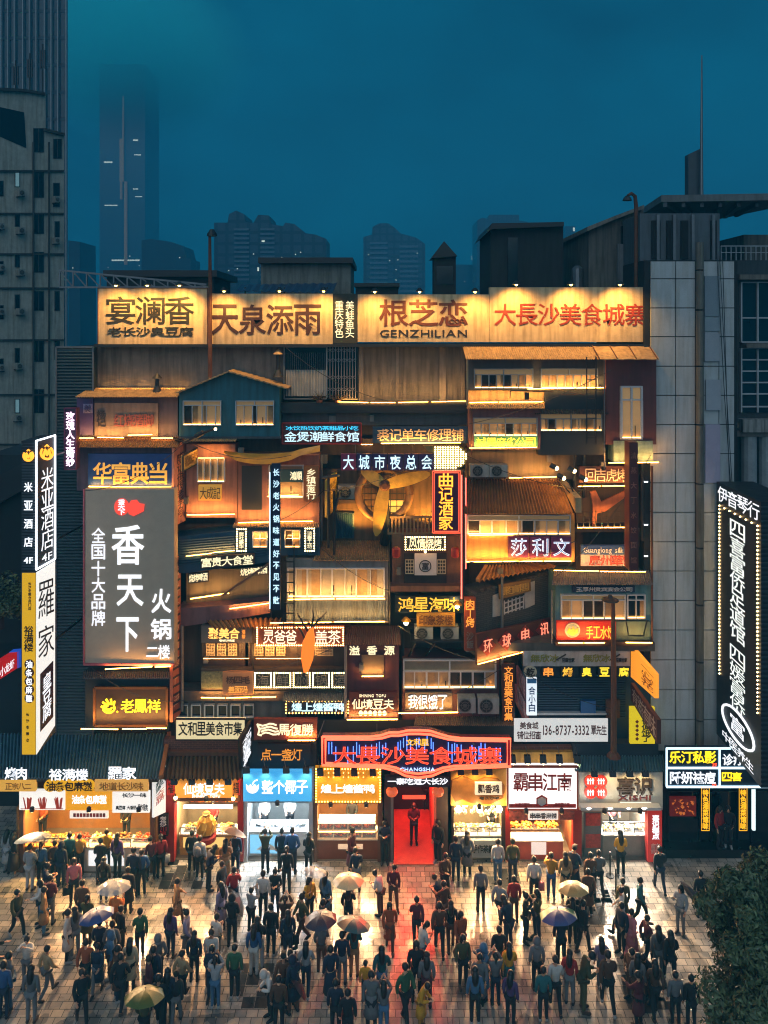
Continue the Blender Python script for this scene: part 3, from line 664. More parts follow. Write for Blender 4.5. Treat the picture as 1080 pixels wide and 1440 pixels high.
# shadowed recess boards, pipes and beams between the sheds
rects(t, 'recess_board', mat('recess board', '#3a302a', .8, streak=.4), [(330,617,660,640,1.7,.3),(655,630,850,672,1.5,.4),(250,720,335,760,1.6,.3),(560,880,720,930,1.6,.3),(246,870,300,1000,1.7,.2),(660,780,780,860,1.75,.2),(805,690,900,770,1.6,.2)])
for (x, y0, y1) in ((808,600,690),(821,600,700),(566,880,1030),(590,830,900),(671,930,962),(679,930,964),(903,650,760)): MB().tube([at(x,y0,.9), at(x,y1,.9)], .07, 8).build('drain_pipe', BLACK, t)

rnd = random.Random(12)
for (a_, b_) in (((400,487),(560,566)),((250,612),(410,640)),((330,740),(455,690)),((455,690),(610,640)),((655,640),(830,690)),((660,790),(810,760)),((560,880),(720,935)),((285,940),(490,900)),((500,1005),(705,940)),((120,690),(262,620)),((130,940),(260,985)),((780,812),(915,640)),((640,600),(860,520)),((700,920),(880,1000)),((440,760),(560,835))):
    p0, p1 = at(*a_,-.15), at(*b_,.1); sag = rnd.uniform(.25,.6); MB().tube([p0.lerp(p1, k/10)-Vector((0,0,sag*4*(k/10)*(1-k/10))) for k in range(11)], .014, 5).build('cable', BLACK, t)
for (x, y, w, h, Y_) in ((463,585,9,11,1.4),(520,584,6,9,1.4),(335,630,7,9,.6),(452,640,8,12,1.2),(655,905,9,12,.5),(558,800,6,9,.5),(770,640,7,10,1.0),(286,925,6,8,.8),(505,935,6,9,.1),(845,650,7,11,.7),(258,700,6,9,.6),(700,800,6,8,.2)):
    MB().rect(x, y, x+w, y+h, Y_, .2).build('meter_box', mat('grey meter box', '#6b6a64', .6, streak=.5), t)
for (x, y0, y1, Y_) in ((334,640,740,.55),(452,640,760,.9),(548,770,880,.3),(486,905,1010,.15),(663,570,640,.45),(850,505,660,.5),(776,830,905,.2),(917,655,905,.3),(256,880,1000,.6),(356,905,945,.7),(706,800,935,.3)):
    MB().tube([at(x,y0,Y_), at(x,y1,Y_)], rnd.choice((.03,.045,.06)), 7).build('drain_pipe', rnd.choice((RUST, STEEL, BLACK, GREYB)), t)
# ---------------------------------------------------------------- billboards and their floodlights
PLY = mat('weathered cream board', '#c4ad86', .75, streak=.32, var=.14, bump=.15)
OLIVE = mat('olive letter paint', '#1f1c06', .6); BRN = mat('brown letter paint', '#3a1c10', .6); ORB = mat('burnt orange letter paint', '#5a260a', .6); ORR = mat('orange red letter paint', '#8a2a0c', .6)
gb = 'roofline billboards'
sign('cream billboard with olive green characters at the end over the louvres', (138,405,292,485), 1.2, PLY, [('宴澜香',(149,417,273,456),OLIVE,'b'),('老长沙臭豆腐',(151,460,272,473),OLIVE,'b')], name='billboard', cat='billboard', group=gb, depth=.3, frame=RUST, fw=1)
sign('cream billboard with four large brown characters', (297,413,468,484), 1.2, PLY, [('天泉添雨',(297,428,452,471),BRN,'h')], name='billboard', cat='billboard', group=gb, depth=.3)
sign('narrow dark billboard with two columns of pale characters', (468.5,413,502.5,483), 1.25, mat('dark green board', '#26291f', .7), [('重庆特色',(471,423,483,475),L_CREAM,'m',True),('美蛙鱼头',(486,423,498,475),L_CREAM,'m',True)], name='billboard', cat='billboard', group=gb, depth=.3)
bt = sign('cream billboard with orange brown characters over spaced latin letters', (503,414,688,481), 1.2, PLY, [('根芝恋',(533,421,658,459),ORB,'h'),('GENZHILIAN',(533,463,658,474),P_DARK,'b')], name='billboard', cat='billboard', group=gb, depth=.3)
c = MB()
for k in range(3):
    cx, cy, r0 = 636+k*7, 452-k*.5, 3.2-k*.4
    c.tube([off(PF(1.2),.03).at(cx+r0*math.cos(a), cy+r0*math.sin(a)*.9) for a in (x*.5 for x in range(2+k, 14+k))], .035, 6)
c.build('scroll_emblem', ORB, bt)
sign('taller cream billboard with seven orange red characters at the roof corner', (688.5,404,915,481), 1.2, PLY, [('大長沙美食城寨',(695,427,909,458),ORR,'b')], name='billboard', cat='billboard', group=gb, depth=.3)
for i, (x, y, lab) in enumerate([(163,405,'over the first olive character'),(207,405,'over the second olive character'),(252,405,'over the last olive character'),(315,413,'beside the thin lamp post over brown characters'),(393,413,'over the middle brown characters'),(455,413,'beside the narrow dark billboard'),
      (527,414,'over the first latin letters'),(590,414,'over the middle of the orange brown characters'),(668,414,'at the far end of the latin lettered billboard'),(726,404,'over the first orange red characters'),(803,404,'over the middle orange red characters'),(872,404,'over the last orange red characters')]):
    t = thing('floodlight', 'small floodlight on a bent arm ' + lab, 'floodlight', at(x, y, 1.3), 'floodlights along the billboard tops')
    h = at(x, y-4.5, .25)
    MB().tube([at(x, y+1, 1.3), at(x, y-4, 1.2), h+Vector((0,.1,.06))], .02, 5).build('arm', BLACK, t)
    MB().lathe(h+Vector((0,0,-.02)), [(.16,0),(.14,.06),(.05,.16)], 10).build('lamp_shade', BLACK, t)
    MB().ball(h+Vector((0,0,-.02)), .06, 8, 4).build('bulb', emi('flood bulb', '#ffd46a', 6), t)
    lamp('SPOT', 'flood_beam', t, h+Vector((0,0,-.12)), 112*(1.4 if i in (2,11,10,9) else 1), '#ffbc5e', .07, aim=at(x, y+50, 1.2), spot=125, blend=.9)

# ---------------------------------------------------------------- top storey
t = thing('folding_gate', 'white corrugated sheet and folding steel gate below the narrow dark billboard', 'gate', at(450, 562, 1.4))
MB().rect(400, 487, 503, 562, 1.6, .3).build('backing', PANED, t)
MB().corr(at(402,557,1.5), at(458,557,1.5), at(458,520,1.52), at(402,520,1.52), 14, .03).build('corrugated_sheet', mat('whitish sheet', '#9a9d9c', .5, streak=.3), t)
g = MB(); p = PF(1.45)
for x in range(460, 502, 4): g.bar(p.at(x,488), p.at(x,560), .035)
for y in (490, 504, 528, 545):
    for x in range(460, 500, 8): g.bar(p.at(x,y), p.at(x+8,y+5), .02); g.bar(p.at(x+8,y), p.at(x,y+5), .02)
g.build('lattice_gate', STEEL, t)
f = MB(); frame_bars(f, quad((399.5,488,459,561)), p, 1.2, .08); f.build('frame', ALUG, t)
g = MB()
for x in range(402, 458, 3): g.bar(off(p,.02).at(x,496), off(p,.02).at(x,520), .008)
g.build('wire_mesh', STEEL, t)
for (xx, lb) in ((449,'low dry shrub pot before the corrugated sheet'),(475,'wider dry shrub pot before the folding gate')):
    s = thing('potted_shrub', lb, 'plant', at(xx, 564, 1.2), 'dry shrubs on the canopy ledge'); b = MB()
    for k in range(26):
        a = random.uniform(-1.35, 1.35); l = random.uniform(.25, .62); p0 = at(xx, 563, 1.2); b.tube([p0, p0+Vector((math.sin(a)*l*.6, random.uniform(-.2,.2), math.cos(a)*l*.5)), p0+Vector((math.sin(a)*l, random.uniform(-.3,.3), math.cos(a)*l*.8))], [.012,.008,.004], 4)
    b.build('twig_foliage', mat('dry twig', '#3a2f20', .9), s); MB().lathe(at(xx, 566, 1.2), [(.12,0),(.15,.1)], 8).build('pot', RUST, s)
# blue gable shed
t = thing('gable_shed', 'teal gabled shed with two lit windows under the brown lettered billboard', 'shed', at(322, 615, .7))
MB().prism([at(252,614,.7), at(252,550,.7), at(321,523,.7), at(393,545,.7), at(393,614,.7)], (0,1.2,0)).build('wall', TEAL, t)
for (xa, ya, xb, yb) in ((247,552,321,521.5),(321,521.5,405,546)):
    a, b_ = at(xa,ya,.35), at(xb,yb,.35); MB().corr(a, b_, b_+Vector((0,1.6,0)), a+Vector((0,1.6,0)), 10, .012, thick=.05).build('roof', TANR, t)
win(t, (257,564,311,598), .7, transom=.18, split=[257,270,284,290,303,311]); win(t, (331,564,385,598), .7, transom=.18, split=[331,343,355,361,374,385])
MB().rect(251, 614, 394, 617, .65, 1.2).build('sill_trim', SLATE, t)
vent_pipe('dark capped vent pipe on the shed roof beside the louvres', 221, 524, 553, 1.2, BLACK); vent_pipe('capped vent pipe with tan cap beside the folding gate', 391, 490, 530, 1.3, TANR)
# first shed at the left
t = house('corner_shed', 'low shed with corrugated roof and grey board over the blue pawn sign', (110,556,250,618), .9, 1.0, mat('violet soot board', '#4a3f49', .7, streak=.3))
roof(t, 106, 250, 558, .5, 128, 262, 545, 1.6, 40, TANR, .015)
MB().rect(108, 560, 131, 612, .8, .1).build('side_board', mat('purple board', '#44366b', .6, streak=.2), t)
MB().rect(117, 568, 130, 581, .78, .02).build('stencil_poster', mat('poster paper', '#8c86a8', .7), t); text(t, '美', (118,569,129,580), PF(.76), mat('violet ink', '#3f3568'), 'r')
sign('grey brown board with small dark writing and faded red characters on the corner shed', (133,567,222,614), .75, mat('grey brown board', '#6e5f56', .75, streak=.3), [('杨记',(136,577,149,600),P_DARK,'r',True),('红烧猪脚',(160,582,216,600),mat('faded red letter', '#86453c', .7),'b')])
bars(t, [(137,615,174,615.5),(180,612,214,611),(213,616,243,616),(110,616,132,616)], .55, W_STRIP, 1.3)
# neon blade with pink letters
sign('narrow purple blade sign with white pink neon characters beside the louvres', (91,574,107,660), -.2, mat('plum board', '#3c1735', .5), [('玫瑰人生婚纱',(93,579,105,656),emi('rose neon','#ffd9f4',2.6),'b',True)], frame=mat('plum frame', '#6a2a4c', .5), depth=.35, name='blade_sign')
# pawn sign
t = house('corrugated_penthouse', 'mauve walled storey behind the blue pawn sign', (108,628,246,690), .7, 1.2, mat('dusty mauve wall', '#5f4f60', .75, streak=.35))
roof(t, 104, 250, 629, .2, 112, 258, 614, .9, 44, BRNR, .015)
sign('blue signboard with four big yellow characters above the hotpot sign', (124,638,242,686), .45, mat('royal blue board', '#123a78', .45), [('华富典当',(131,650,236,681),emi('yellow acrylic letter', '#eeb04a', .55),'h')], strip=(125,684,241,685), stripm=W_STRIPD)
lampy = [(150,688),(215,688)]
# large hotpot sign
GRYP = mat('hotpot sign grey board', '#a89885', .6, var=.08)
t = sign('huge grey hotpot signboard with white brush characters and pink edges', (118,688,245,934), -.1, GRYP,
     [('全国十大品牌',(129,741,148,881),emi('soft white letter','#dfe0ea',1.0),'b',True),('香',(157,738,203,794),L_WHITE,'h'),('天',(164,808,202,852),L_WHITE,'h'),('下',(164,868,195,916),L_WHITE,'h'),('火',(213,828,241,862),L_WHITE,'h'),('锅',(212,870,241,899),L_WHITE,'h'),('二楼',(206,907,239,926),L_WHITE,'b')], depth=.5, name='hotpot_sign')
f = MB(); p = off(PF(-.1), .02); f.bar(p.at(118,688), p.at(118,934), .06); f.bar(p.at(118,934), p.at(245,934), .08); f.build('edge_trim', mat('rose edge', '#a8505a', .5), t)
p = off(PF(-.1), .03); em = emi('red lit emblem', '#ff4a38', .8)
MB().slab([(171+10.5*math.cos(a), 713+12*math.sin(a)) for a in (k*.3142 for k in range(20))], p, .03).build('emblem', em, t)
MB().slab([(184,704),(192,703),(196,708),(203,709),(202,719),(196,722),(188,726),(181,723),(179,712)], off(p,.01), .03).build('emblem', em, t)
text(t, '香天下', (166,702,176,724), off(p,.0), L_WHITE, 'b', True)
for (x, y) in ((152,741),(182,741)): pass
# strip, small roof and gold phoenix sign
t = house('eave_storey', 'dark storey with ribbed eave behind the gold phoenix sign', (120,944,238,1026), .6, 1.2, mat('blue black board', '#222c33', .7, streak=.25))
roof(t, 116, 240, 954, -.05, 118, 241, 943, .7, 44, GRYR, .02)
bars(t, [(148,941,182,939),(184,939,214,937.5),(218,938,240,937)], -.15, W_STRIP, 1.4); bars(t, [(114,1025,130,1025),(131,1025,166,1025.5),(172,1025,206,1025),(206,1024,234,1024)], -.1, W_STRIP, 1.5)
NEONY = emi('yellow neon', '#ffd21e', 2.2)
t = sign('dark brown framed signboard with yellow neon characters and phoenix emblem', (133,967,235,1020), .35, mat('dark umber board', '#3a2012', .5), [('老鳳祥',(170,983,226,1002),NEONY,'b')], frame=mat('bronze frame', '#7a4e22', .45, metal=.3), fw=3.4)
p = off(PF(.35), .05); c = MB()
c.tube([p.at(153+8*math.cos(a), 996+6*math.sin(a)) for a in (k*.35-.4 for k in range(14))], .045, 6); c.tube([p.at(153+4*math.cos(a), 995+3*math.sin(a)) for a in (k*.5 for k in range(10))], .04, 6)
for (a, b_) in (((142,993),(150,997)),((144,987),(152,993)),((149,983),(154,991)),((156,983),(157,991)),((161,986),(160,993))): c.tube([p.at(*a), p.at(*b_)], .04, 6)
bulb_mb(c, p.at(165,1001), .05); c.build('phoenix_emblem', NEONY, t)

# ---------------------------------------------------------------- second column: salmon wood houses
t = sign('salmon pink blade board with black characters beside the salmon house', [(245,628),(261,616),(261,732),(245,740)], 0, mat('salmon board', '#c08068', .6, streak=.2), [('陈记祖传老字号',[(249,640),(258,633),(258,724),(249,730)],P_DARK,'m',True)], pl=PV((-8.6,.2),(-8.05,1.6)), depth=.12, name='blade_sign')
sign('small yellow hanging sign on a black bracket beside the salmon house', [(257,641),(281,628),(281,650),(257,663)], 0, mat('mustard board', '#c8a047', .5), [('喜臨門',[(260,643),(279,633),(279,648),(260,657)],mat('faint ochre letter','#8f6a22',.6),'m')], pl=PV((-8.3,-.1),(-7.6,1.0)), depth=.1, frame=BLACK, name='hanging_sign')
t = thing('bracket_lamp', 'black lamp on a bent bracket above the salmon house', 'lamp', at(262, 620, .6)); MB().tube([at(243,617,.8), at(262,622,.2), at(278,612,0), at(301,603,-.1)], .05, 6).build('arm', BLACK, t); MB().tube([at(275,614,0), at(286,608,-.05)], .1, 8).build('fitting', BLACK, t); MB().ball(at(303,603.5,-.1), .06).build('bulb', W_BULB, t)
t = house('salmon_house', 'salmon plank house with one window over a yellow plaque', (262,625,331,728), .8, 1.1, WOODP)
roof(t, 258, 332, 620, .4, 264, 334, 613, 1.0, 20, TANR, .015)
win(t, (277,645,316,678), .8, split=[277,287,296,306,316], pm=CURT); bars(t, [(263,724,294,724),(294,723.5,330,723)], .55, W_STRIP, 1.2)
bars(t, [(279,644,315,643.5)], .5, W_STRIPD, .8)
sign('yellow plaque with dark thin characters under the salmon house window', (279,682,311,704), .65, emi('lit amber board', '#d89c3c', .42), [('大成記',(281,685,310,702),mat('umber letter','#4a2a10'),'r')], name='plaque')
t = house('plank_house', 'salmon plank house with dark doorway beneath a draped yellow tarpaulin', (331,640,449,738), .75, 1.1, WOODP)
MB().rect(340, 655, 368, 717, .7, .08).build('door', mat('dark doorway board', '#171a1a', .6), t)
win(t, (378,655,427,700), .75, split=[378,390,427], pm=mat('dim cream pane', '#6d5d48', .5), fw=1.4)
MB().rect(391, 660, 426, 678, .55, .05).build('notice_board', mat('teal notice', '#28474a', .5), t); text(t, '鴻順', (408,663,425,675), PF(.55), L_CREAM, 'b')
bars(t, [(376,698,392,697),(394,697,420,696)], .5, W_STRIP, 1.0); bars(t, [(335,735,378,734),(380,733.5,440,733)], .45, W_STRIP, 1.2)
roof(t, 327, 449, 741, .2, 330, 447, 735, .6, 36, TANR, .02, name='lower_eave')
# draped tarpaulin
tp = thing('tarpaulin_awning', 'draped mustard yellow tarpaulin over the plank house doorway', 'awning', at(385, 655, .3)); b = MB(); nx, ny = 24, 6; vs = []
for j in range(ny+1):
    for i in range(nx+1):
        u, v = i/nx, j/ny; x = 315+u*135; sag = 10*math.sin(math.pi*min(1, u*1.25))*(.4+.6*v)
        y = 634+sag+v*9-(8*(u-.7)/.3 if u > .7 else 0)+(6*(1-u/.12) if u < .12 and v > .5 else 0)*-1
        vs.append(at(x, y, .65-v*.55+.06*math.sin(u*23+v*4)))
b.add(vs, [(j*(nx+1)+i, j*(nx+1)+i+1, (j+1)*(nx+1)+i+1, (j+1)*(nx+1)+i) for j in range(ny) for i in range(nx)]); b.build('canvas_sheet', mat('mustard tarpaulin', '#a87c22', .6, var=.3), tp, True)
sign('orange upright sign with pale characters at the plank house corner', (427,655,448,706), .5, mat('orange brown board', '#8f5320', .5), [('乡镇商行',(431,659,444,702),L_CREAM,'m',True)], name='upright_sign')
# navy house below
t = house('navy_shed', 'navy corrugated shed with two small windows between bulb framed signs', (330,741,450,781), .6, 1.2, BLUEC)
for r in ((355,748,376,770),(400,746,422,770)): win(t, r, .6, n=2, pm=CURT, m=W_STRIPD); bars(t, [(r[0]+3,757,r[2]-2,757)], .42, W_STRIP, .8)
sign('small upright sign framed in white bulbs, nearer the salmon house', (332,743,347,776), .45, mat('navy board', '#16222c', .5), [('旅社豪华',(336,748,343,771),L_CREAM,'m',True)], bulb=1.2, step=3.4, name='upright_sign')
sign('small upright sign framed in white bulbs at the far end of the navy shed', (428,742,443,776), .45, mat('navy board', '#16222c', .5), [('淡春工坊',(432,747,439,771),L_CREAM,'m',True)], bulb=1.2, step=3.4, name='upright_sign')
# slanted navy band
t = thing('ribbed_lean_to', 'slanting navy ribbed lean-to with the cream lettered food hall sign', 'lean-to', at(310, 880, .9))
MB().prism([at(239,756,.5), at(330,746,.5), at(330,782,.5), at(380,776,.5), at(380,790,.5), at(262,806,.5), at(239,806,.5)], (0,1,0)).build('wall', BLUEC, t)
b = MB()
for k in range(11):
    y = 760+k*3.4; b.bar(at(241, y+1.5, .46), at(330 if k < 7 else 378, y-6 if k < 7 else y-12, .46), .04)
b.build('rib_cladding', BLUEC, t)
bars(t, [(262,782,298,778),(299,777,330,774)], .3, W_STRIP, 1.2)
MB().rect(262, 800, 381, 856, 1.3, .5).build('lower_wall', mat('grey olive wall', '#4c463c', .8, streak=.4), t)
MB().prism([at(250,856,.7), at(320,851,.7), at(380,845,.7), at(380,862,.7), at(320,872,.7), at(250,882,.7)], (0,.9,0)).build('mauve_band', MAUVE, t)
bars(t, [(323,856,380,848)], .55, W_STRIP, 1.3); bars(t, [(268,842,312,835.5),(313,835,322,834)], 1.0, W_STRIP, 1.6)
MB().bar(at(312,838,.6), at(382,790,.4), .09).build('diagonal_brace', WOODM, t)
roof(t, 300, 392, 884, .0, 286, 396, 870, .9, 15, TILEO, .06, tile=True, dyf=-2); lamp('POINT', 'eave_lamp', t, at(360, 862, .3), 8, '#ffa030', .1)
sign('long slanting sign of five big cream characters on the navy lean-to', [(282,783),(357,779),(357,794),(282,800)], .25, mat('brown ribbed board', '#3e2c1f', .5), [('富贵大食堂',[(283,785),(356,780),(356,793),(283,798)],L_CREAM,'b')])
sign('small white character sign low on the grey olive wall', [(265,807),(293,804),(293,818),(265,821)], 1.0, P_DARK, [('烧烤啤酒',[(266,808),(292,805),(292,816),(266,819)],L_CREAM,'m')])
sign('small white character sign by the white led column', [(337,799),(377,795),(377,808),(337,812)], 1.0, P_DARK, [('烧烤啤酒',[(338,800),(376,796),(376,806),(338,810)],L_CREAM,'m')])
# orange striped blade
t = sign('tall narrow orange and black striped blade sign beside the hotpot sign', [(243,781),(254,778),(254,1003),(243,1016)], 0, mat('orange blade board', '#a8583a', .6), [('吉祥如意财源广进',[(245,790),(252,788),(252,992),(245,1000)],mat('cream blade letter', '#d8b08a', .6),'b',True)], pl=PV((-8.55,.0),(-8.28,1.0)), name='blade_sign'); b = MB(); p = off(PV((-8.55,.0),(-8.28,1.0)), .02)
for k in range(18): y = 790+k*12.2; b.slab([(243.5,y+4),(253.5,y-2),(253.5,y+1),(243.5,y+7)], p, .015)
b.build('stripe_pattern', mat('dark stripe', '#33201c', .6), t)
# white led column sign
t = sign('tall slim vertical sign of icy white led characters hung before the navy lean-to', (382,652,394,858), -.5, mat('indigo sign back', '#1a2240', .4), [('长沙老火锅味道好不见不散',(384,656,393,852),L_CYAN,'h',True)], depth=.12, name='led_column_sign')
b = MB(); p = off(PF(-.5), .03); b.bar(p.at(381,654), p.at(381,868), .05); b.build('pole', BLACK, t); MB().bar(off(PF(-.5), .02).at(379.5,664), off(PF(-.5), .02).at(379.5,856), .035).build('light_bar', emi('cool led', '#bfe8ff', 3, 'AUTO'), t)
t = thing('steel_ladder', 'black steel ladder beside the five pane window', 'ladder', at(406, 885, .1)); b = MB(); b.bar(at(398.5,784,.1), at(398.5,886,.1), .05); b.bar(at(413.5,765,.1), at(413.5,886,.1), .05)
b.build('rail', BLACK, t)
for k in range(7): MB().bar(at(398.5,790+k*14.5,.1), at(413.5,790+k*14.5,.1), .04).build('rung', BLACK, t)

# ---------------------------------------------------------------- signs under the canopy
sign('red framed led sign with icy blue characters over the plank house', (397,595,508,624), 1.1, mat('oxblood board', '#57190f', .5), [('冰饮热饮奶茶甜品小吃',(402,599,504,605),emi('teal led','#3fd0ff',1.2),'r'),('金煲潮鲜食馆',(400,607,505,621),L_CYAN,'b')], frame=REDP)
sign('navy signboard with seven pale gold characters above the propeller', (524,600,658,623), 1.05, mat('ink blue board', '#10304f', .5), [('裘记单车修理铺',(530,603,652,620),mat('pale gold letter', '#cdb48a', .5),'m')], strip=(536,623.5,648,622.5), stripm=W_STRIPD)
t = thing('nightclub_sign', 'row of six purple panels with icy neon characters over the propeller', 'sign', at(545, 663, .3))
for i, ch in enumerate('大城市夜总会'):
    x0 = 479.5+i*22; MB().rect(x0, 638.5, x0+21, 661.5, .3, .16).build('panel', mat('violet panel', '#2a1c4c', .4) if i else mat('rose panel', '#6a2348', .4), t); text(t, ch, (x0+3,640,x0+18,660), PF(.3), L_CYAN, 'b')
b = MB()
for x in (500, 540, 580, 606): b.bar(at(x,639,.4), at(x,625,.9), .02)
b.build('hanger_rib', BLACK, t)
t = thing('bulb_board', 'rounded board covered with a grid of warm bulbs beside the nightclub sign', 'bulb board', at(625, 659, .2))
arc = [(640+17.5*math.cos(a), 643+16.5*math.sin(a)) for a in (-math.pi/2+k*math.pi/12 for k in range(13))]
MB().slab([(595,627)]+arc+[(612,659.5),(611,637),(602,635)], PF(.2), .2).build('panel', mat('olive tin board', '#6a5a2a', .5), t)
pts = [(x, y) for x in [612+3.6*i for i in range(13)] for y in [629+3.2*j for j in range(10)] if (x < 640 or math.hypot((x-640)/16, (y-643)/15) < 1)]
bulbs(t, pts, PF(.2), emi('grid bulb', '#ffe6a0', 4.5), .036, 'bulb_pattern')

# ---------------------------------------------------------------- propeller yard
WARMC = mat('ochre plaster', '#5a4632', .85, streak=.5, bump=.5)
t = house('propeller_yard', 'stained plaster yard with blue shutter door under the nightclub sign', (448,660,655,762), 1.7, .4, WARMC, 'yard')
MB().rect(472,721,498,757,1.6,.12).build('shutter_door', mat('blue shutter', '#1e4058', .5, streak=.3), t)
MB().corr(at(474,756,1.55), at(496,756,1.55), at(496,723,1.56), at(474,723,1.56), 8, .02).build('shutter_slat', mat('blue shutter', '#1e4058', .5), t)
roof(t, 440, 548, 788, .3, 452, 548, 760, 1.7, 40, mat('warm dusty sheet', '#8a6d48', .65, streak=.4), .018)
lamp('SPOT', 'yard_lamp', t, at(500, 752, .6), 170, '#ffae42', .1, aim=at(515,690,1.6), spot=120); lamp('SPOT', 'yard_lamp', t, at(600, 742, .9), 170, '#ffae42', .1, aim=at(600,690,1.6), spot=130)
ac_unit('dusty air conditioner on a ledge beside the iron ring', (475,683,502,702), 1.3); MB().rect(470,703,503,708,1.1,.6).build('ledge', WOODD, t)
b = MB()
for (a, b_) in (((470,780),(470,690)),((462,770),(462,668)),((452,672),(478,668)),((470,720),(478,690))): b.tube([at(*a,.4), at(*b_,.4)], .06, 6)
b.build('scaffold_rail', BLACK, t)
sign('yellow green blade board with dark characters between the plank house and the iron ring', [(461,676),(474,664),(474,712),(461,728)], 0, mat('lime yellow board', '#b99a3e', .5), [('鲜榨果汁',[(463,682),(472,673),(472,706),(463,716)],mat('olive ink','#6b5a1a'),'m',True)], pl=PV((-2.4,.4),(-2.0,1.4)), name='blade_sign')
t = thing('iron_ring', 'large rusty iron ring frame behind the propeller', 'ring', at(540, 725, 1.0)); b = MB()
ring = [at(540+36*math.cos(a), 694+36*math.sin(a), 1.0) for a in (k*2*math.pi/32 for k in range(33))]; b.tube(ring, .17, 8, False); b.build('rim', mat('rusty ring', '#6a4a2c', .6, var=.5, bump=.4), t, True)
b = MB()
for k in range(-3, 4): h = math.sqrt(max(0, 34**2-(k*9)**2)); b.bar(at(540+k*9, 694-h, 1.0), at(540+k*9, 694+h, 1.0), .035); b.bar(at(540-h, 694+k*9, 1.0), at(540+h, 694+k*9, 1.0), .035)
b.build('lattice_bar', BLACK, t)
MB().rect(545, 703, 570, 727, 1.25, .06).build('lit_window', emi('yard glow pane', '#ffb048', 1.2, 'AUTO'), t)
t = thing('propeller', 'big weathered gold three bladed propeller in front of the iron ring', 'propeller', at(541, 684, .5)); hub = at(541,682,.55)
for (tip, w) in (((508,660),8.5),((605,666),9),((529,754),9.5)):
    b = MB(); tx, ty = tip; dx, dy = tx-541, ty-682; L_ = math.hypot(dx, dy); ux, uy = dx/L_, dy/L_; vs = []; n = 12
    for k in range(n+1):
        u = k/n; ww = w*(.30+.70*math.sin(math.pi*min(1, u*.86+.12))**.8)*(1 if u < .93 else .45); cx, cy = 541+ux*L_*u, 682+uy*L_*u
        for sgn, yy in ((-1, -.06*(1-u)), (1, .06*(1-u))):
            for face in (0, .06): vs.append(at(cx-uy*ww*sgn, cy+ux*ww*sgn, .45+yy+face))
    fs = [(0,2,3,1), (4*n,4*n+1,4*n+3,4*n+2)]
    for k in range(n): j = 4*k; fs += [(j,j+4,j+6,j+2),(j+1,j+3,j+7,j+5),(j,j+1,j+5,j+4),(j+2,j+6,j+7,j+3)]
    b.add(vs, fs); b.build('blade', mat('weathered gold blade', '#b08a34', .45, metal=.2, var=.35), t)
lamp('SPOT', 'propeller_fill_light', t, at(560,775,-.9), 190, '#ffba50', .1, aim=at(545,690,.5), spot=80)  # added spot without a fitting, put in to brighten the blades
MB().lathe(hub, [(.16,-.1),(.24,.0),(.22,.16),(.12,.28)], 14, axis='y').build('hub', RUST, t); MB().tube([hub, at(545,740,.9), at(540,764,1.2)], [.1,.16,.2], 8).build('stem', BLACK, t)
t = thing('balcony_railing', 'warm lit wooden balcony railing behind the red neon sign', 'railing', at(575, 752, .8)); b = MB(); b.bar(at(545,727,.8), at(612,727,.8), .08); b.bar(at(545,750,.8), at(612,750,.8), .08)
for k in range(13): b.bar(at(546+k*5.2,727,.8), at(546+k*5.2,750,.8), .07)
b.build('baluster_slat', mat('bleached wood', '#8a6a44', .7), t)
# red neon sign
t = sign('upright purple sign outlined in red neon with orange neon characters', (608,662,648,750), -.2, mat('plum purple board', '#3a1436', .5), [('曲记酒家',(617,665,637,745),emi('orange neon','#ff9a2c',2.2),'b',True)], name='neon_sign', depth=.25)
p = off(PF(-.2), .05); b = MB()
for k in (0, 2.2): q = quad((608.5+k,662.5+k,647.5-k,749.5-k)); [b.bar(p.at(*q[i]), p.at(*q[(i+1) % 4]), .035) for i in range(4)]
b.build('neon_border', N_RED, t)
t = thing('neon_tube', 'pair of long vertical pink neon tubes dropping past the red neon sign', 'neon tube', at(651, 840, 0)); b = MB(); b.tube([at(649,668,-.1), at(649,842,-.1)], .03, 6); b.build('tube', N_PINK, t); b = MB(); b.tube([at(655,672,.05), at(655,800,.05)], .025, 6); b.build('tube', N_PINK, t); MB().bar(at(652,662,.1), at(652,845,.1), .06).build('backing_rail', BLACK, t)
# five pane house
t = house('five_pane_house', 'low house with a row of frosted panes above a blue grey ribbed skirt', (403,786,546,876), .5, 1.2, GREYB)
win(t, (404,800,541,840), .5, split=[404,416,432,451,467,485,501,521,541], fw=1.5, pm=mat('frosted pane', '#8f8878', .4, var=.2)); bars(t, [(405,843,436,842.5),(438,842.5,470,842),(473,842,541,842)], .15, W_STRIP, 1.5)
MB().corr(at(404,873,.42), at(545,873,.42), at(545,845,.45), at(404,845,.45), 34, .015).build('skirt_cladding', mat('blue grey skirt', '#41505c', .55, streak=.4, var=.4), t)
bars(t, [(380,876,432,875.5),(436,875.5,466,875),(470,874.5,541,874)], .15, W_STRIP, 1.4)
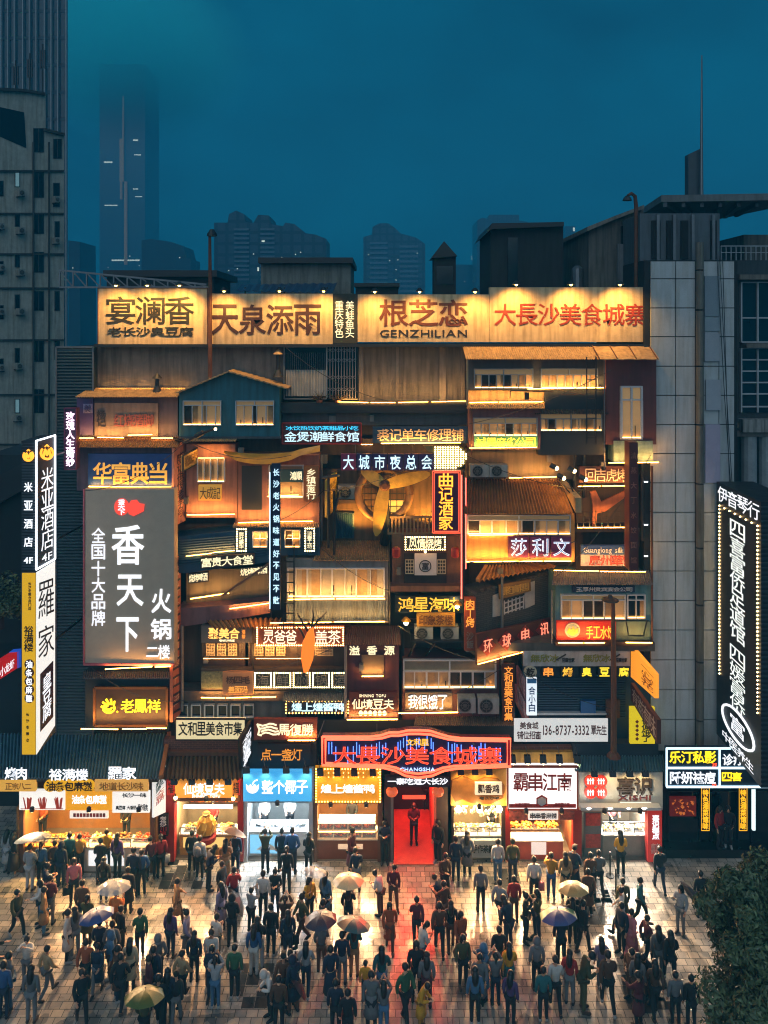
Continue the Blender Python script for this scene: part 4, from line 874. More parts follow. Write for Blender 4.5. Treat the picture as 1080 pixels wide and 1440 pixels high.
# tea pavilion
t = house('tea_pavilion', 'brown timber pavilion with white door curtain below the red neon sign', (551,752,650,832), .7, 1.0, WOODM)
rects(t, 'door_recess', WOODD, [(568,778,628,826)], .62, .1); rects(t, 'door_curtain', mat('white linen', '#b9b2ad', .8, var=.1), [(583,778,614,809)], .5, .02)
c = MB(); p = PF(.48); c.tube([p.at(598+8*math.cos(a), 796+8*math.sin(a)) for a in (k*.3142 for k in range(21))], .02, 5, False); c.build('round_emblem', P_DARK, t); text(t, '富', (593,791,603,801), PF(.49), P_DARK, 'r')
for x0 in (570, 615):
    g = MB(); 
    for k in range(4): g.rect(x0+k*3.6, 787, x0+k*3.6+1, 807, .52, .05)
    for k in range(5): g.rect(x0, 787+k*4.8, x0+12, 788+k*4.8, .53, .05)
    g.build('lattice_panel', mat('pale lattice', '#a89a7c', .6), t)
MB().rect(549,824,652,832,.3,.5).build('door_step', WOODM, t); lamp('POINT', 'door_lamp', t, at(598,775,.0), 7, '#ffb060', .06); MB().ball(at(598,776,.0), .05).build('bulb', W_BULB, t)
for x, lb in ((557,'red cloth lantern hung beside the pavilion curtain, next to the five pane house'),(640,'red cloth lantern hung beside the pavilion curtain, next to the pink neon tubes')):
    l = thing('lantern', lb, 'lantern', at(x,784,.2), 'red lanterns on the tea pavilion'); MB().lathe(at(x,784,.2), [(.1,0),(.17,.06),(.17,.36),(.1,.42)], 12).build('lamp_shade', mat('red lantern cloth', '#8a1410', .6), l); MB().lathe(at(x,771,.2), [(.07,0),(.07,.06)], 8).build('cap', GOLD, l)
sign('bulb bordered dark sign of four cream characters over the white door curtain', (569,754,627,774), .35, mat('soot board', '#241c14', .5), [('风情烧烤',(575,757,621,771),L_CREAM,'b')], bulb=1.3, step=3.3)
sign('dark green signboard with four gold brush characters above the tea plaque', (556,838,651,862), .35, mat('bottle green board', '#141c16', .4), [('鸿星海味',(560,840,646,860),L_GOLD,'b')])
sign('gold wooden plaque with faint brown characters above two air conditioners', (586,862.5,640,881), .25, mat('gilded plank', '#b07c24', .5), [('印象茶楼',(589,865,637,879),mat('brown plaque letter','#6b3d12'),'b')], name='plaque')
for (x, y, lb) in ((643,853,'bare glowing bulb at the end of the dark green signboard'),(571,876,'conical lamp glowing beside the gold plaque')):
    l = thing('wall_lamp', lb, 'lamp', at(x,y,-.1)); MB().tube([at(x+14,y-6,.5), at(x+4,y-6,-.1), at(x,y-5,-.1)], .02, 5).build('arm', BLACK, l); MB().ball(at(x,y,-.1), .09).build('bulb', emi('hot bulb', '#fff0c0', 14), l); MB().lathe(at(x,y-3.2,-.1), [(.2,0),(.06,.14)], 10).build('lamp_shade', GOLD, l); lamp('POINT', 'glow', l, at(x,y+2,-.35), 14, '#ffbe50', .08)
t = thing('unit_ledge', 'black steel ledge carrying two air conditioners under the gold plaque', 'ledge', at(610, 902, .2)); MB().rect(578,901,652,904,.2,1.2).build('shelf', BLACK, t); b = MB(); b.bar(at(584,904,.3), at(566,940,1.2), .05); b.bar(at(612,904,.3), at(590,935,1.2), .05); b.build('brace', BLACK, t)
ac_unit('dark fanned air conditioner under the gold plaque', (583,882,609,900.5), .35); ac_unit('pale air conditioner under the gold plaque beside the orange upright sign', (620,882,645,900.5), .35)
sign('orange upright sign fading to grey at its foot beside the tilted brick house', (653,840,669,915), -.1, mat('rust orange board', '#7a3416', .5), [('肉丁烤',(655,843,667,882),L_ORNG,'b',True),('沙飯',(656,888,666,912),mat('grey letter','#7d7468'),'r',True)], name='upright_sign')

# ---------------------------------------------------------------- right hand upper storeys
t = house('slate_house', 'slate boarded top storey with two long windows under a tan ribbed awning', (658,500,851,548), .9, 1.0, SLATE)
roof(t, 655, 846, 505, .3, 650, 832, 485.5, 1.2, 60, TANR, .018)
win(t, (667,519,750,546), .9, n=8, transom=.3, fm=ALUG); win(t, (761,519,841,546), .9, n=7, transom=.3, fm=ALUG)
bars(t, [(742,547,850,545)], .65, W_STRIP, 1.4); MB().bar(at(657,505,.4), at(657,570,.4), .08).build('corner_post', TANR, t)
t2 = house('warm_balcony', 'warm lit balcony band with a hanging bird perch under the slate storey', (658,549,850,571), 1.1, .8, mat('tan balcony board', '#8a7350', .7, streak=.4))
bars(t2, [(660,566,700,565.5),(702,565.5,765,565)], .8, W_STRIP, 1.3); MB().rect(766,548,852,582,.95,.14).build('dark_panel', mat('night blue board', '#1c242b', .6), t2)
b = MB(); b.bar(at(718,549,.5), at(778,551,.5), .05); b.bar(at(786,549,.5), at(822,555,.3), .03); b.bar(at(790,555,.5), at(822,555,.3), .03); b.bar(at(718,549,.5), at(717,560,.5), .03); b.build('clothes_rail', BRNR, t2)
MB().rect(738,552,744,562,.6,.1).build('hung_cloth', P_DARK, t2)
t = house('red_tower', 'maroon corner bay with one tall lit window under a tan seamed awning', (852,502,923,625), .6, 1.4, MAROON)
a = [at(843,505,.0), at(927,505,.0), at(914,485.5,1.2), at(832,485.5,1.2)]
MB().corr(*a, 4, .01, thick=.03).build('roof', TANR, t); b = MB()
for u in (0,.3,.62,.97): b.bar(a[0].lerp(a[1],u)+Vector((0,0,.03)), a[3].lerp(a[2],u)+Vector((0,0,.03)), .03)
b.build('roof_seam', RUST, t)
win(t, (873,544,904,617), .6, n=2, transom=.25, pm=CURT, fw=2.2); 
t = house('mottled_ledge', 'mottled teal board on a lit ledge under the tall maroon bay window', (863,620,918,650), .55, .8, mat('mottled teal board', '#5c7674', .6, var=.5, scale=4))
bars(t, [(856,651,926,650)], .3, W_STRIP, 1.3); lamp('POINT', 'corner_lamp', t, at(860,645,.35), 2.5, '#ff9a40', .05); lamp('POINT', 'corner_lamp', t, at(920,645,.35), 2.5, '#ff9a40', .05)
t = house('mauve_house', 'mauve boarded shed with eight pane windows over the green mahjong sign', (660,572,760,632), .6, 1.2, MAUVE)
roof(t, 656, 766, 574, .2, 659, 765, 566, .9, 40, TANR, .018); win(t, (666,588,756,613), .6, n=8, transom=.3, fm=ALUG)
bars(t, [(660,630,755,629)], .35, W_STRIP, 1.1)
sign('green signboard with yellow lit characters beneath the mauve shed windows', (667,613.5,756,629), .5, emi('green lightbox','#4f8f55',.45), [('誠興麻雀公司',(670,615,753,628),L_YEL,'b')])
t = house('night_shed', 'dark shed with a strip of lit panes between the mauve shed and the maroon bay', (757,578,851,640), .8, 1.0, mat('night blue board', '#1c242b', .6))
roof(t, 752, 856, 582, .5, 757, 853, 575, 1.0, 40, DRKR, .015); win(t, (760,582,847,606), .8, n=8, transom=.3, fm=ALUG)
t = thing('steel_ladder', 'black wire ladder standing before the slate storey windows', 'ladder', at(832, 625, .2)); b = MB(); b.bar(at(825,502,.2), at(825,624,.2), .045); b.bar(at(838,502,.2), at(838,624,.2), .045); b.build('rail', BLACK, t)
for k in range(5): MB().bar(at(825,507+k*27,.2), at(838,507+k*27,.2), .035).build('rung', BLACK, t)
t = house('recessed_wall', 'warm lit recessed wall behind two air conditioners over the brown ribbed roof', (656,632,806,674), 1.2, .5, mat('drab recess wall', '#5a4e40', .8, streak=.4), 'wall')
ac_unit('first air conditioner of the pair over the brown ribbed roof, next to the bulb board', (661,654,688,671), .7); ac_unit('second air conditioner of the pair over the brown ribbed roof, next to the lit recess', (688.5,654,714,671), .7)
bars(t, [(716,672,784,670.5)], .9, W_STRIP, 1.3); lamp('POINT', 'recess_lamp', t, at(760,663,.8), 9, '#ffaa44', .08)
# saliwen house
t = house('ribbed_roof_house', 'amber house with big brown ribbed roof and three purple neon panels', (656,722,808,790), .3, 1.5, mat('amber board', '#b0803c', .65, streak=.25))
roof(t, 653, 806, 722, -.3, 657, 786, 674, 1.2, 34, BRNR, .045)
MB().prism([at(786,674,1.0), at(809,721,-.2), at(809,700,-.2)], (.25,0,0)).build('gable_board', TANR, t)
win(t, (657,725,803,752), .3, transom=.25, split=[657,675,692,712,729,734,752,769,785,803], fw=1.5); bars(t, [(660,753,722,752)], .05, W_STRIP, 1.0); bars(t, [(656,790,706,789.5),(708,789.5,763,789),(765,789,803,789)], .05, W_STRIP, 1.4)
t = thing('neon_sign', 'three purple panels with white outlined neon characters on the amber house', 'sign', at(759, 786, .05))
for i, ch in enumerate('莎利文'):
    x0 = 715+i*30; MB().rect(x0, 755, x0+28.5, 784, .05, .15).build('panel', mat('magenta panel', '#6a2350', .45), t); text(t, ch, (x0+3,757,x0+26,782), PF(.05), L_WHITE, 'n'); text(t, ch, (x0+3,757,x0+26,782), PF(.06), emi('dim neon core','#8fb0d8',.5), 'r')
# spotlights cluster
t = thing('spotlight_cluster', 'cluster of small spotlights on bent arms at the brown roof corner', 'spotlight', at(800, 700, .3)); b = MB()
for pts in ([(790,668),(800,678),(808,696)],[(808,698),(816,690),(822,676)],[(806,698),(797,688),(786,674)],[(802,658),(809,666),(806,676)]): b.tube([at(*q_, .2) for q_ in pts], .03, 5)
b.build('arm', BLACK, t)
for (x, y) in ((778,656),(788,670),(803,660),(819,672)):
    h = MB(); h.tube([at(x-4,y-2,.1), at(x+4,y+2,0)], .11, 8); o = h.build('lamp_head', BLACK, t); MB().ball(at(x+4.6,y+2.4,-.02), .09).build('bulb', W_BULB, o)
lamp('SPOT', 'beam', t, at(794,676,-.3), 60, '#ffb040', .06, aim=at(770,712,.2), spot=110)
# brown spotted beam area
t = house('brace_gallery', 'open dark gallery with orange timber braces and wire railing', (810,655,898,802), 1.3, .5, mat('umber gallery wall', '#3a2c22', .8, streak=.4), 'gallery')
b = MB().prism([at(830,692,1.0), at(838,690,1.0), at(846,706,1.0), at(880,690,1.0), at(890,692,1.0), at(850,720,1.0), at(840,722,1.0), at(838,744,1.0), at(833,744,1.0), at(834,712,1.0)], (0,.12,0)).build('timber_brace', mat('orange timber', '#9a5632', .7, streak=.3), t)
b = MB()
for k in range(10): b.bar(at(812+k*8.6,718,.6), at(812+k*8.6,743,.6), .02)
for k in range(4): b.bar(at(811,720+k*7,.6), at(891,720+k*7,.6), .02)
b.build('wire_railing', BLACK, t); MB().rect(808,743,900,748,.5,.9).build('floor_edge_trim', WOODD, t); bars(t, [(812,742,886,741.5)], .55, W_STRIP, 1.2)
bars(t, [(813,684,845,683.5),(847,683.5,892,683)], .45, W_STRIP, 1.2); bars(t, [(779,802,842,803),(844,803.5,908,804)], .1, W_STRIP, 1.2)
sign('dark red signboard with pale outlined characters above the timber braces', (815,656,897,679), .7, mat('wine board', '#451a14', .6), [('回吉虎烤鱼',(823,659,896,677),mat('pale stroke letter','#b7a493',.6),'r')])
sign('red and blue signboard with latin script over faded red characters', (817,767,893,796), .7, mat('pale washed board', '#a59a9d', .6), [('廣州華雪',(828,781,892,795),mat('washed red letter','#b2352f',.6),'h')])
t = thing('shop_sign', 'blue strip sign with white latin letters above the washed red characters', 'sign', at(855,780,.6)); MB().rect(817,767,893,780,.6,.09).build('panel', mat('cobalt board', '#1c3f78', .5), t); text(t, 'Guanglong silk vill', (820,769,892,779), PF(.6), P_WHITE, 'm')
sign('tall dark red blade sign with faint outlined characters at the corner', (885,622,897,803), -.5, mat('dried blood board', '#4f1c18', .6), [('清蒸大丁水饺面馆',(887,630,895,798),mat('rust letter','#96604c',.6),'r',True)], depth=.6, name='blade_sign')
for y in (677, 738, 782): pass
t = thing('lit_pegs', 'three short white lit pegs on the dark return wall', 'light', at(908, 740, .8))
for y in (677.5, 738, 782): MB().bar(at(906,y,.8), at(911,y,.8), .04).build('light_bar', N_WHITE, t)
# tilted brick house
t = thing('tilted_brick_house', 'dark brick house set askew with ochre tile eave and lattice window', 'house', at(725, 920, .2)); PT = PV((3.55,-.1),(6.9,1.7)); PB = PT
MB().slab([(668,835),(780,800),(781,906),(668,922)], PT, 1.0).build('wall', BRICKG, t)
e0, e1 = off(PT,.45).at(671,818), off(PT,.45).at(782,797); r0, r1 = off(PT,-.4).at(684,796), off(PT,-.4).at(760,790)
MB().corr(e0, e1, r1, r0, 17, .055, tile=True).build('roof', TILEO, t); MB().bar(r0, e0+Vector((0,0,.05)), .12).build('ridge_tile', TILEO, t)
lamp('POINT', 'eave_lamp', t, at(725,800,-.6), 20, '#ffae30', .08)
po = off(PT,.03)
for q in ([(693,838),(707,832),(707,865),(693,868)],[(737,822),(752,817),(752,850),(739,856)]): MB().slab(q, po, .035).build('window', mat('white paper pane', '#a8a49c', .7), t)
g = MB()
for k in range(6): x = 709+k*5.4; g.slab([(x,845-k*1.5),(x+1.3,844.6-k*1.5),(x+1.3,864-k*1.6),(x,864.4-k*1.6)], po, .03)
for k in range(3): g.slab([(709,848+k*7),(737,838+k*7),(737,839.5+k*7),(709,849.5+k*7)], po, .028)
g.build('lattice_panel', ALU, t)
dn = MB().slab([(674,833),(774,808),(774,809),(674,834)], off(PT,.04), .05)
for k in range(12): x = 676+k*8.4; y = 829-k*2.1; dn.slab([(x,y),(x+4,y-1),(x+4,y+3),(x,y+4)], off(PT,.06), .06)
dn.build('dentil_brick', BRICKG, t)
sign('gilded plank tilted under the ochre tile eave', [(702,823),(746,815),(747,831),(703,843)], 0, mat('old gilt plank', '#6f5320', .6), [('聚寶閣',[(706,826),(743,819),(743,830),(706,838)],mat('dull gilt letter','#a8893e'),'m')], pl=off(PT,.25), depth=.08, name='plaque')
t = thing('shop_sign', 'tilted brown signboard with four red diamonds and a lit lower edge', 'sign', at(724,930,-.2)); pd = off(PT,.35)
MB().slab([(670,892),(781,868),(781,905),(671,935)], pd, .12).build('panel', mat('maroon sloped board', '#4a1f18', .6), t)
for i, ch in enumerate('环球电讯'):
    cx, cy = 686+i*26.5, 909-i*8; MB().slab([(cx,cy-14),(cx+12,cy-2),(cx,cy+14),(cx-12,cy+2)], off(pd,.03), .03).build('diamond_panel', mat('red diamond', '#74180f', .5), t); text(t, ch, [(cx-6,cy-8),(cx+6,cy-11),(cx+6,cy+7),(cx-6,cy+10)], off(pd,.03), emi('salmon neon','#ff8a6a',1.1), 'r')
bars(t, [(672,934,702,926),(704,925,730,918.5),(732,918,781,902)], m=W_STRIP, th=1.3, pl=off(pd,.06))
# dumpling house
t = house('teal_house', 'grey teal house with long lit window above the red dumpling sign', (781,812,916,906), .4, 1.4, TEALG)
roof(t, 776, 918, 822, -.1, 780, 912, 802, .9, 46, GRYR, .02); win(t, (789,837,880,871), .4, transom=.22, split=[789,804,820,835,850,864,880], fw=1.5); win(t, (882,837,908,870), .4, n=2, transom=.22, pm=PANED, fw=1.5)
sign('small navy strip sign with white characters under the teal house eave', (805,824,893,833), .3, mat('navy strip', '#182c48', .5), [('玉厚州贵宾宴会公司',(810,825.5,889,831.5),mat('pale letter','#b8c0c8',.5),'m')])
t = sign('bright red signboard with gold brush characters and round emblem', (783,874,866,902), .2, emi('red lightbox','#c8230f',.35), [('手工水饺',(824,880,864,898),L_GOLD,'m')])
c = MB(); p = off(PF(.2),.02); c.tube([p.at(805+10*math.cos(a), 886+10*math.sin(a)) for a in (k*.3142 for k in range(21))], .03, 5, False); c.build('round_rim', mat('cream emblem', '#b8ae98', .5), t)
MB().slab([(805+9*math.cos(a), 886+9*math.sin(a)) for a in (k*.3142 for k in range(20))], p, .015).build('round_emblem', mat('sage emblem', '#7f8a86', .5), t); MB().slab([(797,890),(800,882),(804,886),(806,880),(809,886),(813,882),(813,890),(805,895)], off(p,.01), .015).build('flower_emblem', mat('straw emblem', '#c0a030', .5), t)
sign('grey green board with faint marks beside the red dumpling sign', (866.5,874,914,902), .25, mat('grey green board', '#3f5a54', .6, var=.4), [])
t = thing('lit_ledge', 'warm lit ledge running under the red dumpling sign', 'ledge', at(845,908,0)); MB().rect(781,903,918,909,.0,.9).build('shelf', WOODD, t); bars(t, [(785,904,820,904),(822,904,850,904),(880,903.5,917,904)], -.15, W_STRIP, 1.5)
# white fascia, hanging letters
t = house('snack_bay', 'navy shutter bay with hanging yellow letter boxes under a white fascia', (735,936,920,1050), 1.0, 1.0, mat('navy shutter', '#1a2f42', .5, streak=.2)); b = MB()
for k in range(24): b.rect(757, 953+k*2.4, 880, 954.2+k*2.4, .95, .06)
b.build('shutter_slat', mat('navy shutter slat', '#22394c', .5), t); MB().rect(703,904,921,916,.3,1.2).build('awning', mat('drab awning', '#4c4a44', .7, streak=.3), t)
rects(t, 'white_hatch', ALU, [(744,1003,856,1005.5)], .8, .2); rects(t, 'crate_shelf', RUST, [(853,985,872,1010)], .8, .3); rects(t, 'blue_crate', mat('blue tub', '#1f4f80', .5), [(817,986,838,1003)], .8, .3)
t = sign('white fascia with olive brush writing shown twice', (736,916,886,937), .25, mat('ash white fascia', '#a5a3a0', .6, streak=.2), [('無欣冰',(746,920,786,931),mat('olive brush letter','#7f7c2a',.6),'h'),('無欣冰',(820,920,858,931),mat('olive brush letter','#7f7c2a',.6),'h'),('豆腐世家',(790,925,808,931),P_DARK,'b'),('豆腐世家',(866,925,882,931),P_DARK,'b')])
for cx in (788, 864): MB().tube([off(PF(.25),.04).at(cx-6,928), off(PF(.25),.04).at(cx-2,926), off(PF(.25),.04).at(cx+8,920)], .03, 5).build('swash_pattern', P_DARK, t)
t = thing('letter_box', 'white round letter box at the near end of the white fascia', 'sign', at(746,953,.2), 'letter boxes hung under the white fascia'); MB().slab([(746+9*math.cos(a), 945+8*math.sin(a)) for a in (k*.3142 for k in range(20))], PF(.2), .12).build('panel', mat('ivory disc', '#b5ab90', .5), t); text(t, '乾', (740,939,752,951), PF(.2), P_DARK, 'b')
for i, (x, ch, m_, lb) in enumerate(((771,'串',L_ORNG,'letter box with small orange sign second along the white fascia'),(798,'烤',L_GOLD,'letter box with dim gold character third along the white fascia'),(825,'臭',L_YEL,'first of three bright yellow letter boxes'),(850,'豆',L_YEL,'middle one of three bright yellow letter boxes'),(877,'腐',L_YEL,'last of three bright yellow letter boxes, by the lamp post'))):
    t = thing('letter_box', lb, 'sign', at(x,952,.2), 'letter boxes hung under the white fascia'); MB().rect(x-9,937.5,x+9,952,.2,.3).build('panel', mat('navy box', '#121a22', .5), t); text(t, ch, (x-7,938.5,x+7,951), PF(.2), m_, 'h')
t = sign('narrow white lit upright sign under the ivory disc', (741,954,755,1006), .3, emi('cool lightbox','#dfeaf2',.8,'AUTO'), [('合小白',(743,965,753,1001),mat('blue ink letter','#2b4a7c',.5),'b',True)], name='upright_sign'); MB().rect(741.5,954.5,754.5,961,.27,.025).build('header_panel', mat('sky header', '#4a86b8', .5), t)
sign('long white banner with a phone number below the navy shutter', (723,1011,855,1043), -.1, emi('banner cloth lit','#dcdcd8',.62,'AUTO'), [('美食城',(731,1015,757,1025),mat('maroon ink','#6a3a3a'),'m'),('铺位招商',(727,1028,761,1039),mat('maroon ink','#6a3a3a'),'m'),('136-8737-3332',(763,1019,829,1033),mat('maroon ink','#6a3a3a'),'m'),('覃先生',(831,1020,853,1033),mat('maroon ink','#6a3a3a'),'m')], depth=.06, name='banner', cat='banner')
t = sign('yellow sign with black characters and a column of red dots by the corner', (886,995,921,1046), .2, emi('yellow lightbox','#f0d21c',.55,'AUTO'), [('偏偏饿了',(902,1010,915,1043),P_DARK,'m',True)]); bulbs(t, [(896,1015+k*6) for k in range(5)], PF(.2), mat('red dot','#7a2a10'), .08, 'dot_pattern')
sign('white and orange slanting blade sign over the yellow corner sign', [(887,908),(921,948),(921,982),(887,952)], 0, emi('amber lightbox','#ff9c2c',.8,'AUTO'), [('一心豆花',[(902,930),(919,950),(919,976),(902,960)],mat('brick ink','#7a2c10'),'b',True)], pl=PS(10.2), depth=.15, name='blade_sign')
t = sign('brown slanting blade sign with pale characters crossing the yellow corner sign', [(887,960),(924,1012),(924,1046),(887,984)], 0, mat('russet blade', '#5a3028', .5), [('有滋有味',[(889,966),(922,1012),(922,1040),(889,984)],mat('pale blade letter','#c9b6a2',.5),'b')], pl=PS(10.1), depth=.15, name='blade_sign')
for (q, lb) in (([(729,936),(739,955),(739,985),(730,962)],'small upper maroon blade board beside the white upright sign'),([(727,962),(744,1000),(744,1026),(728,988)],'large lower maroon blade board beside the white upright sign')): sign(lb, q, 0, mat('faded maroon blade', '#6f3a3a', .6), [('小吃',[(q[0][0]+2,q[0][1]+6),(q[1][0]-2,q[1][1]+6),(q[2][0]-2,q[2][1]-6),(q[3][0]+2,q[3][1]-6)],mat('pink letter','#b98a88',.6),'r',True)], pl=PV((5.25,-.6),(5.75,.4)), depth=.1, name='blade_sign')
sign('upright dark orange sign with yellow lit characters beside the maroon blade boards', (706,934,724,1018), .2, mat('burnt board', '#4a2412', .5), [('文和里美食市集',(709,937,721,1013),L_ORNG,'b',True)], name='upright_sign')

# ---------------------------------------------------------------- middle lower storeys
t = house('lattice_gallery', 'dark brown gallery with pale lattice windows between food signs', (284,882,492,972), 1.0, 1.0, mat('smoked wood', '#2e211b', .7, streak=.3))
for x in (290,305.5,321,358,373.5,389,443,456):
    g = MB(); x1 = x+12
    for k in range(4): g.rect(x+k*3.6, 905, x+k*3.6+.9, 922, .9, .06)
    for k in range(5): g.rect(x, 905+k*4, x1, 905.9+k*4, .91, .06)
    w_ = MB().rect(x-.5,904.5,x1+.5,922.5,.97,.02).build('window', mat('warm lattice pane', '#a5906a', .5), t); g.build('lattice_panel', mat('pale lattice', '#a89a7c', .6), w_)
for (x0,x1) in ((336,352),(345,349),(407,418),(470,485)): MB().rect(x0,886,x1,940,.95,.06).build('door_post', WOODD, t)
lamp('AREA', 'gallery_lamp', t, at(385,925,.2), 14, '#ffb060', 3.5, aim=at(385,918,1.0), sy=.1); bars(t, [(286,926,350,926),(360,926,440,926)], .55, W_STRIPD, .8)
MB().rect(283,940,492,972,.75,.3).build('parapet', mat('drab parapet', '#4c4030', .7, streak=.3), t); MB().rect(283,945,313,968,.68,.1).build('etched_glass', mat('etched green glass', '#59604a', .3, var=.6, scale=14), t)
sign('grey signboard with three glowing orange characters under spotlights', (283,880,354,904), .55, mat('smoke board', '#5c5650', .5), [('聚美合',(293,883,337,898),emi('amber halo letter','#ffb45a',1.6),'h'),('老长沙味道',(308,899,330,902),L_CREAM,'m'),('酒楼',(340,885,345,898),L_ORNG,'m',True)])
sg2 = sign('long orange signboard bordered with bulbs and outlined characters behind the glowing tree', (360,881,484,909), .5, mat('tangerine board', '#8a4a26', .5), [('灵爸爸',(370,886,417,905),emi('cream outline neon','#ffe0b8',1.5),'r'),('盖茶',(443,886,479,905),emi('cream outline neon','#ffe0b8',1.5),'r')], bulb=1.5, bm=emi('amber bulb','#ffb870',5), step=3.3)
# glowing tree
t = thing('light_tree', 'orange glowing leaf shaped light tree with bare black branches', 'light sculpture', at(432,950,-.2)); b = MB()
b.prism([at(427,946,-.3), at(423,925,-.3), at(425,905,-.3), at(432,890,-.3), at(440,882,-.3), at(443,905,-.3), at(440,928,-.3), at(433,946,-.3)], (0,.14,0)); b.build('glowing_leaf', emi('ember leaf', '#ff7a24', 1.0, 'AUTO'), t); b = MB()
for pts in ([(427,950),(430,920),(436,890),(439,878)],[(436,892),(428,880),(418,862)],[(438,884),(448,872),(460,860)],[(432,905),(424,888),(416,878)],[(438,880),(441,868),(440,858)]): b.tube([at(*q_, -.16) for q_ in pts], [.06,.04,.02] if len(pts) == 3 else [.08,.07,.05,.03], 6)
b.build('branch', BLACK, t)
sign('tan plaque with brown characters at the near end of the bulb panels', (313,945,356,977), .45, mat('peach board', '#a97a50', .6), [('杨四毛',(318,951,352,961),mat('brown ink','#57301c'),'m'),('盖面码',(321,965,348,974),emi('amber faint letter','#ffb04a',.7),'r')], name='plaque')
for i, ch in enumerate('海鲜焖锅酒'):
    x0 = 357+i*27.2; sign(['first','second','third','fourth','last'][i]+' bulb bordered panel in the row of five single characters', (x0,945,x0+25.5,968), .45, mat('dark olive panel', '#26241a', .5), [(ch,(x0+5,949,x0+21,964),mat('grey outline letter','#9a917c',.5),'r')], bulb=1.4, step=3.1, group='bulb bordered character panels', name='character_panel')
t = house('ribbed_sill', 'brown sill with lit edge below the row of bulb bordered panels', (246,972,492,986), .7, .8, mat('sill board', '#52443a', .7, streak=.3), 'sill'); bars(t, [(283,981,316,981.5),(318,981.5,352,980.5),(354,980.5,388,980)], .5, W_STRIP, 1.3)
roof(t, 398, 490, 986, .1, 400, 490, 974, .7, 36, GRYR, .02, name='eave')
sign('led sign with icy white characters and dotted orange border below the bulb panels', (401,985,491,1004), .2, mat('navy led board', '#1a2030', .5), [('煌上煌酱鸭',(410,988,484,1000),L_CYAN,'h')], bulb=1.2, bm=O_BULB, step=4.5)
t = house('window_band', 'grey wall band with small clerestory windows over the cream lit sign', (246,986,402,1012), .9, .8, mat('dove wall', '#5c5a58', .8, streak=.3))
for i in range(6): win(t, (250+i*18.5,992,264+i*18.5,1009), .9, n=1, pm=PANED, strip=False, fw=1.2)
# maroon tofu house
t = house('maroon_house', 'maroon house front with ribbed roof and three separate lit characters', (488,902,561,1012), .3, 1.6, MAROON)
roof(t, 484, 564, 907, -.3, 488, 562, 880, 1.2, 26, mat('mauve brown sheet', '#5d4540', .6, streak=.4), .03)
MB().rect(508,921,540,953,.25,.1).build('niche', mat('drab niche', '#59493a', .7), t); bars(t, [(509,951,539,950.5)], .1, W_STRIP, 1.4)
for i, ch in enumerate('溢香源'): text(t, ch, (491+i*24.5,908,506+i*24.5,921), PF(.3), L_CREAM, 'h')
sign('maroon signboard with white characters under small latin letters', (491,973,559,1009), .05, mat('claret board', '#4a1412', .5), [('SHINING TOFU',(505,976,543,980),L_CREAM,'b'),('仙境豆夫',(495,983,554,997),L_CREAM,'b'),('●●●●●●',(504,999,544,1006),L_CREAM,'b')], strip=(488,1012,559,1011.5))
# hungry house
t = house('glow_window_house', 'house with wide transomed windows lit by warm cones above two air conditioners', (566,926,702,1012), .6, 1.2, MAROON)
win(t, (567,929,698,968), .6, transom=.4, split=[567,583,600,617,632,648,665,682,698], fw=1.8, pm=mat('smoky pane', '#85745c', .4, var=.2))
for x in (592,620,641,667,690): lamp('SPOT', 'window_spot', t, at(x,966,.48), 2.2, '#ffb45a', .02, aim=at(x,945,.6), spot=60)
MB().rect(570,974,636,1000,.45,.1).build('board', mat('taupe board', '#5d5144', .6), t); text(t, '我很饿了', (574,977,629,997), PF(.45), L_WHITE, 'm'); bars(t, [(560,1003,598,1002.5),(600,1002.5,646,1001.5)], .2, W_STRIP, 1.6)
roof(t, 582, 722, 1020, -.1, 586, 722, 1004, .8, 50, mat('warm drab sheet', '#6f5c48', .6, streak=.4), .02, name='lower_eave')
ac_unit('air conditioner beside the white hungry characters', (644,982,669,1003), .1); ac_unit('air conditioner with dark badge beside the burnt orange upright sign', (672,982,702,1004), .1)
t = thing('fascia_beam', 'dark steel fascia beam over the central neon gateway', 'beam', at(600, 1034, .5)); MB().rect(445,1012,730,1036,.7,1.2).build('beam', mat('slate steel', '#22272d', .6), t); b = MB(); b.bar(at(456,1013,.4), at(447,1038,-.2), .03); b.bar(at(530,1018,.6), at(530,1034,.6), .03); b.build('stay', STEEL, t)
# ================================================================ big blade signs at both sides
def logo_m(parent, cx, cy, r, pl, m):
    b = MB(); p = off(pl, .03)
    b.tube([p.at(cx+r*math.cos(a), cy+r*math.sin(a)) for a in (k*.3142-.9 for k in range(16))], .05, 5)
    b.tube([p.at(cx-r*.6, cy+r*.55), p.at(cx-r*.3, cy-r*.5), p.at(cx, cy+r*.3), p.at(cx+r*.3, cy-r*.5), p.at(cx+r*.6, cy+r*.55)], .06, 5)
    b.tube([p.at(cx-r*.3, cy-r*1.05), p.at(cx, cy-r*1.35), p.at(cx+r*.3, cy-r*1.05)], .03, 5); b.build('crown_emblem', m, parent)
AMB = emi('amber emblem', '#ff9f2e', 1.6)
XL = -12.84; S_ = PS(XL); Yn, Yf = -2.5, -.9; F_ = PF(Yn)
t = thing('blade_sign', 'tall black and white blade sign with neon rim over the blue tiled roof', 'sign', (XL-.3, Yn, 5.6))
x30 = F_.at(30, 600).x
def zz(py): return F_.at(0, py).z
MB().box((x30, Yn, zz(1062)), (XL, Yf, zz(805))).build('lower_box', mat('sign box', '#5a5a56', .6), t)
MB().box((x30, Yn, zz(804)), (XL, Yf, zz(620))).build('upper_box', mat('dark ribbed box', '#20262c', .6), t)
b = MB()
for k in range(44): b.rect(30.5, 623+k*4.1, 50.5, 625+k*4.1, Yn-.03, .03)
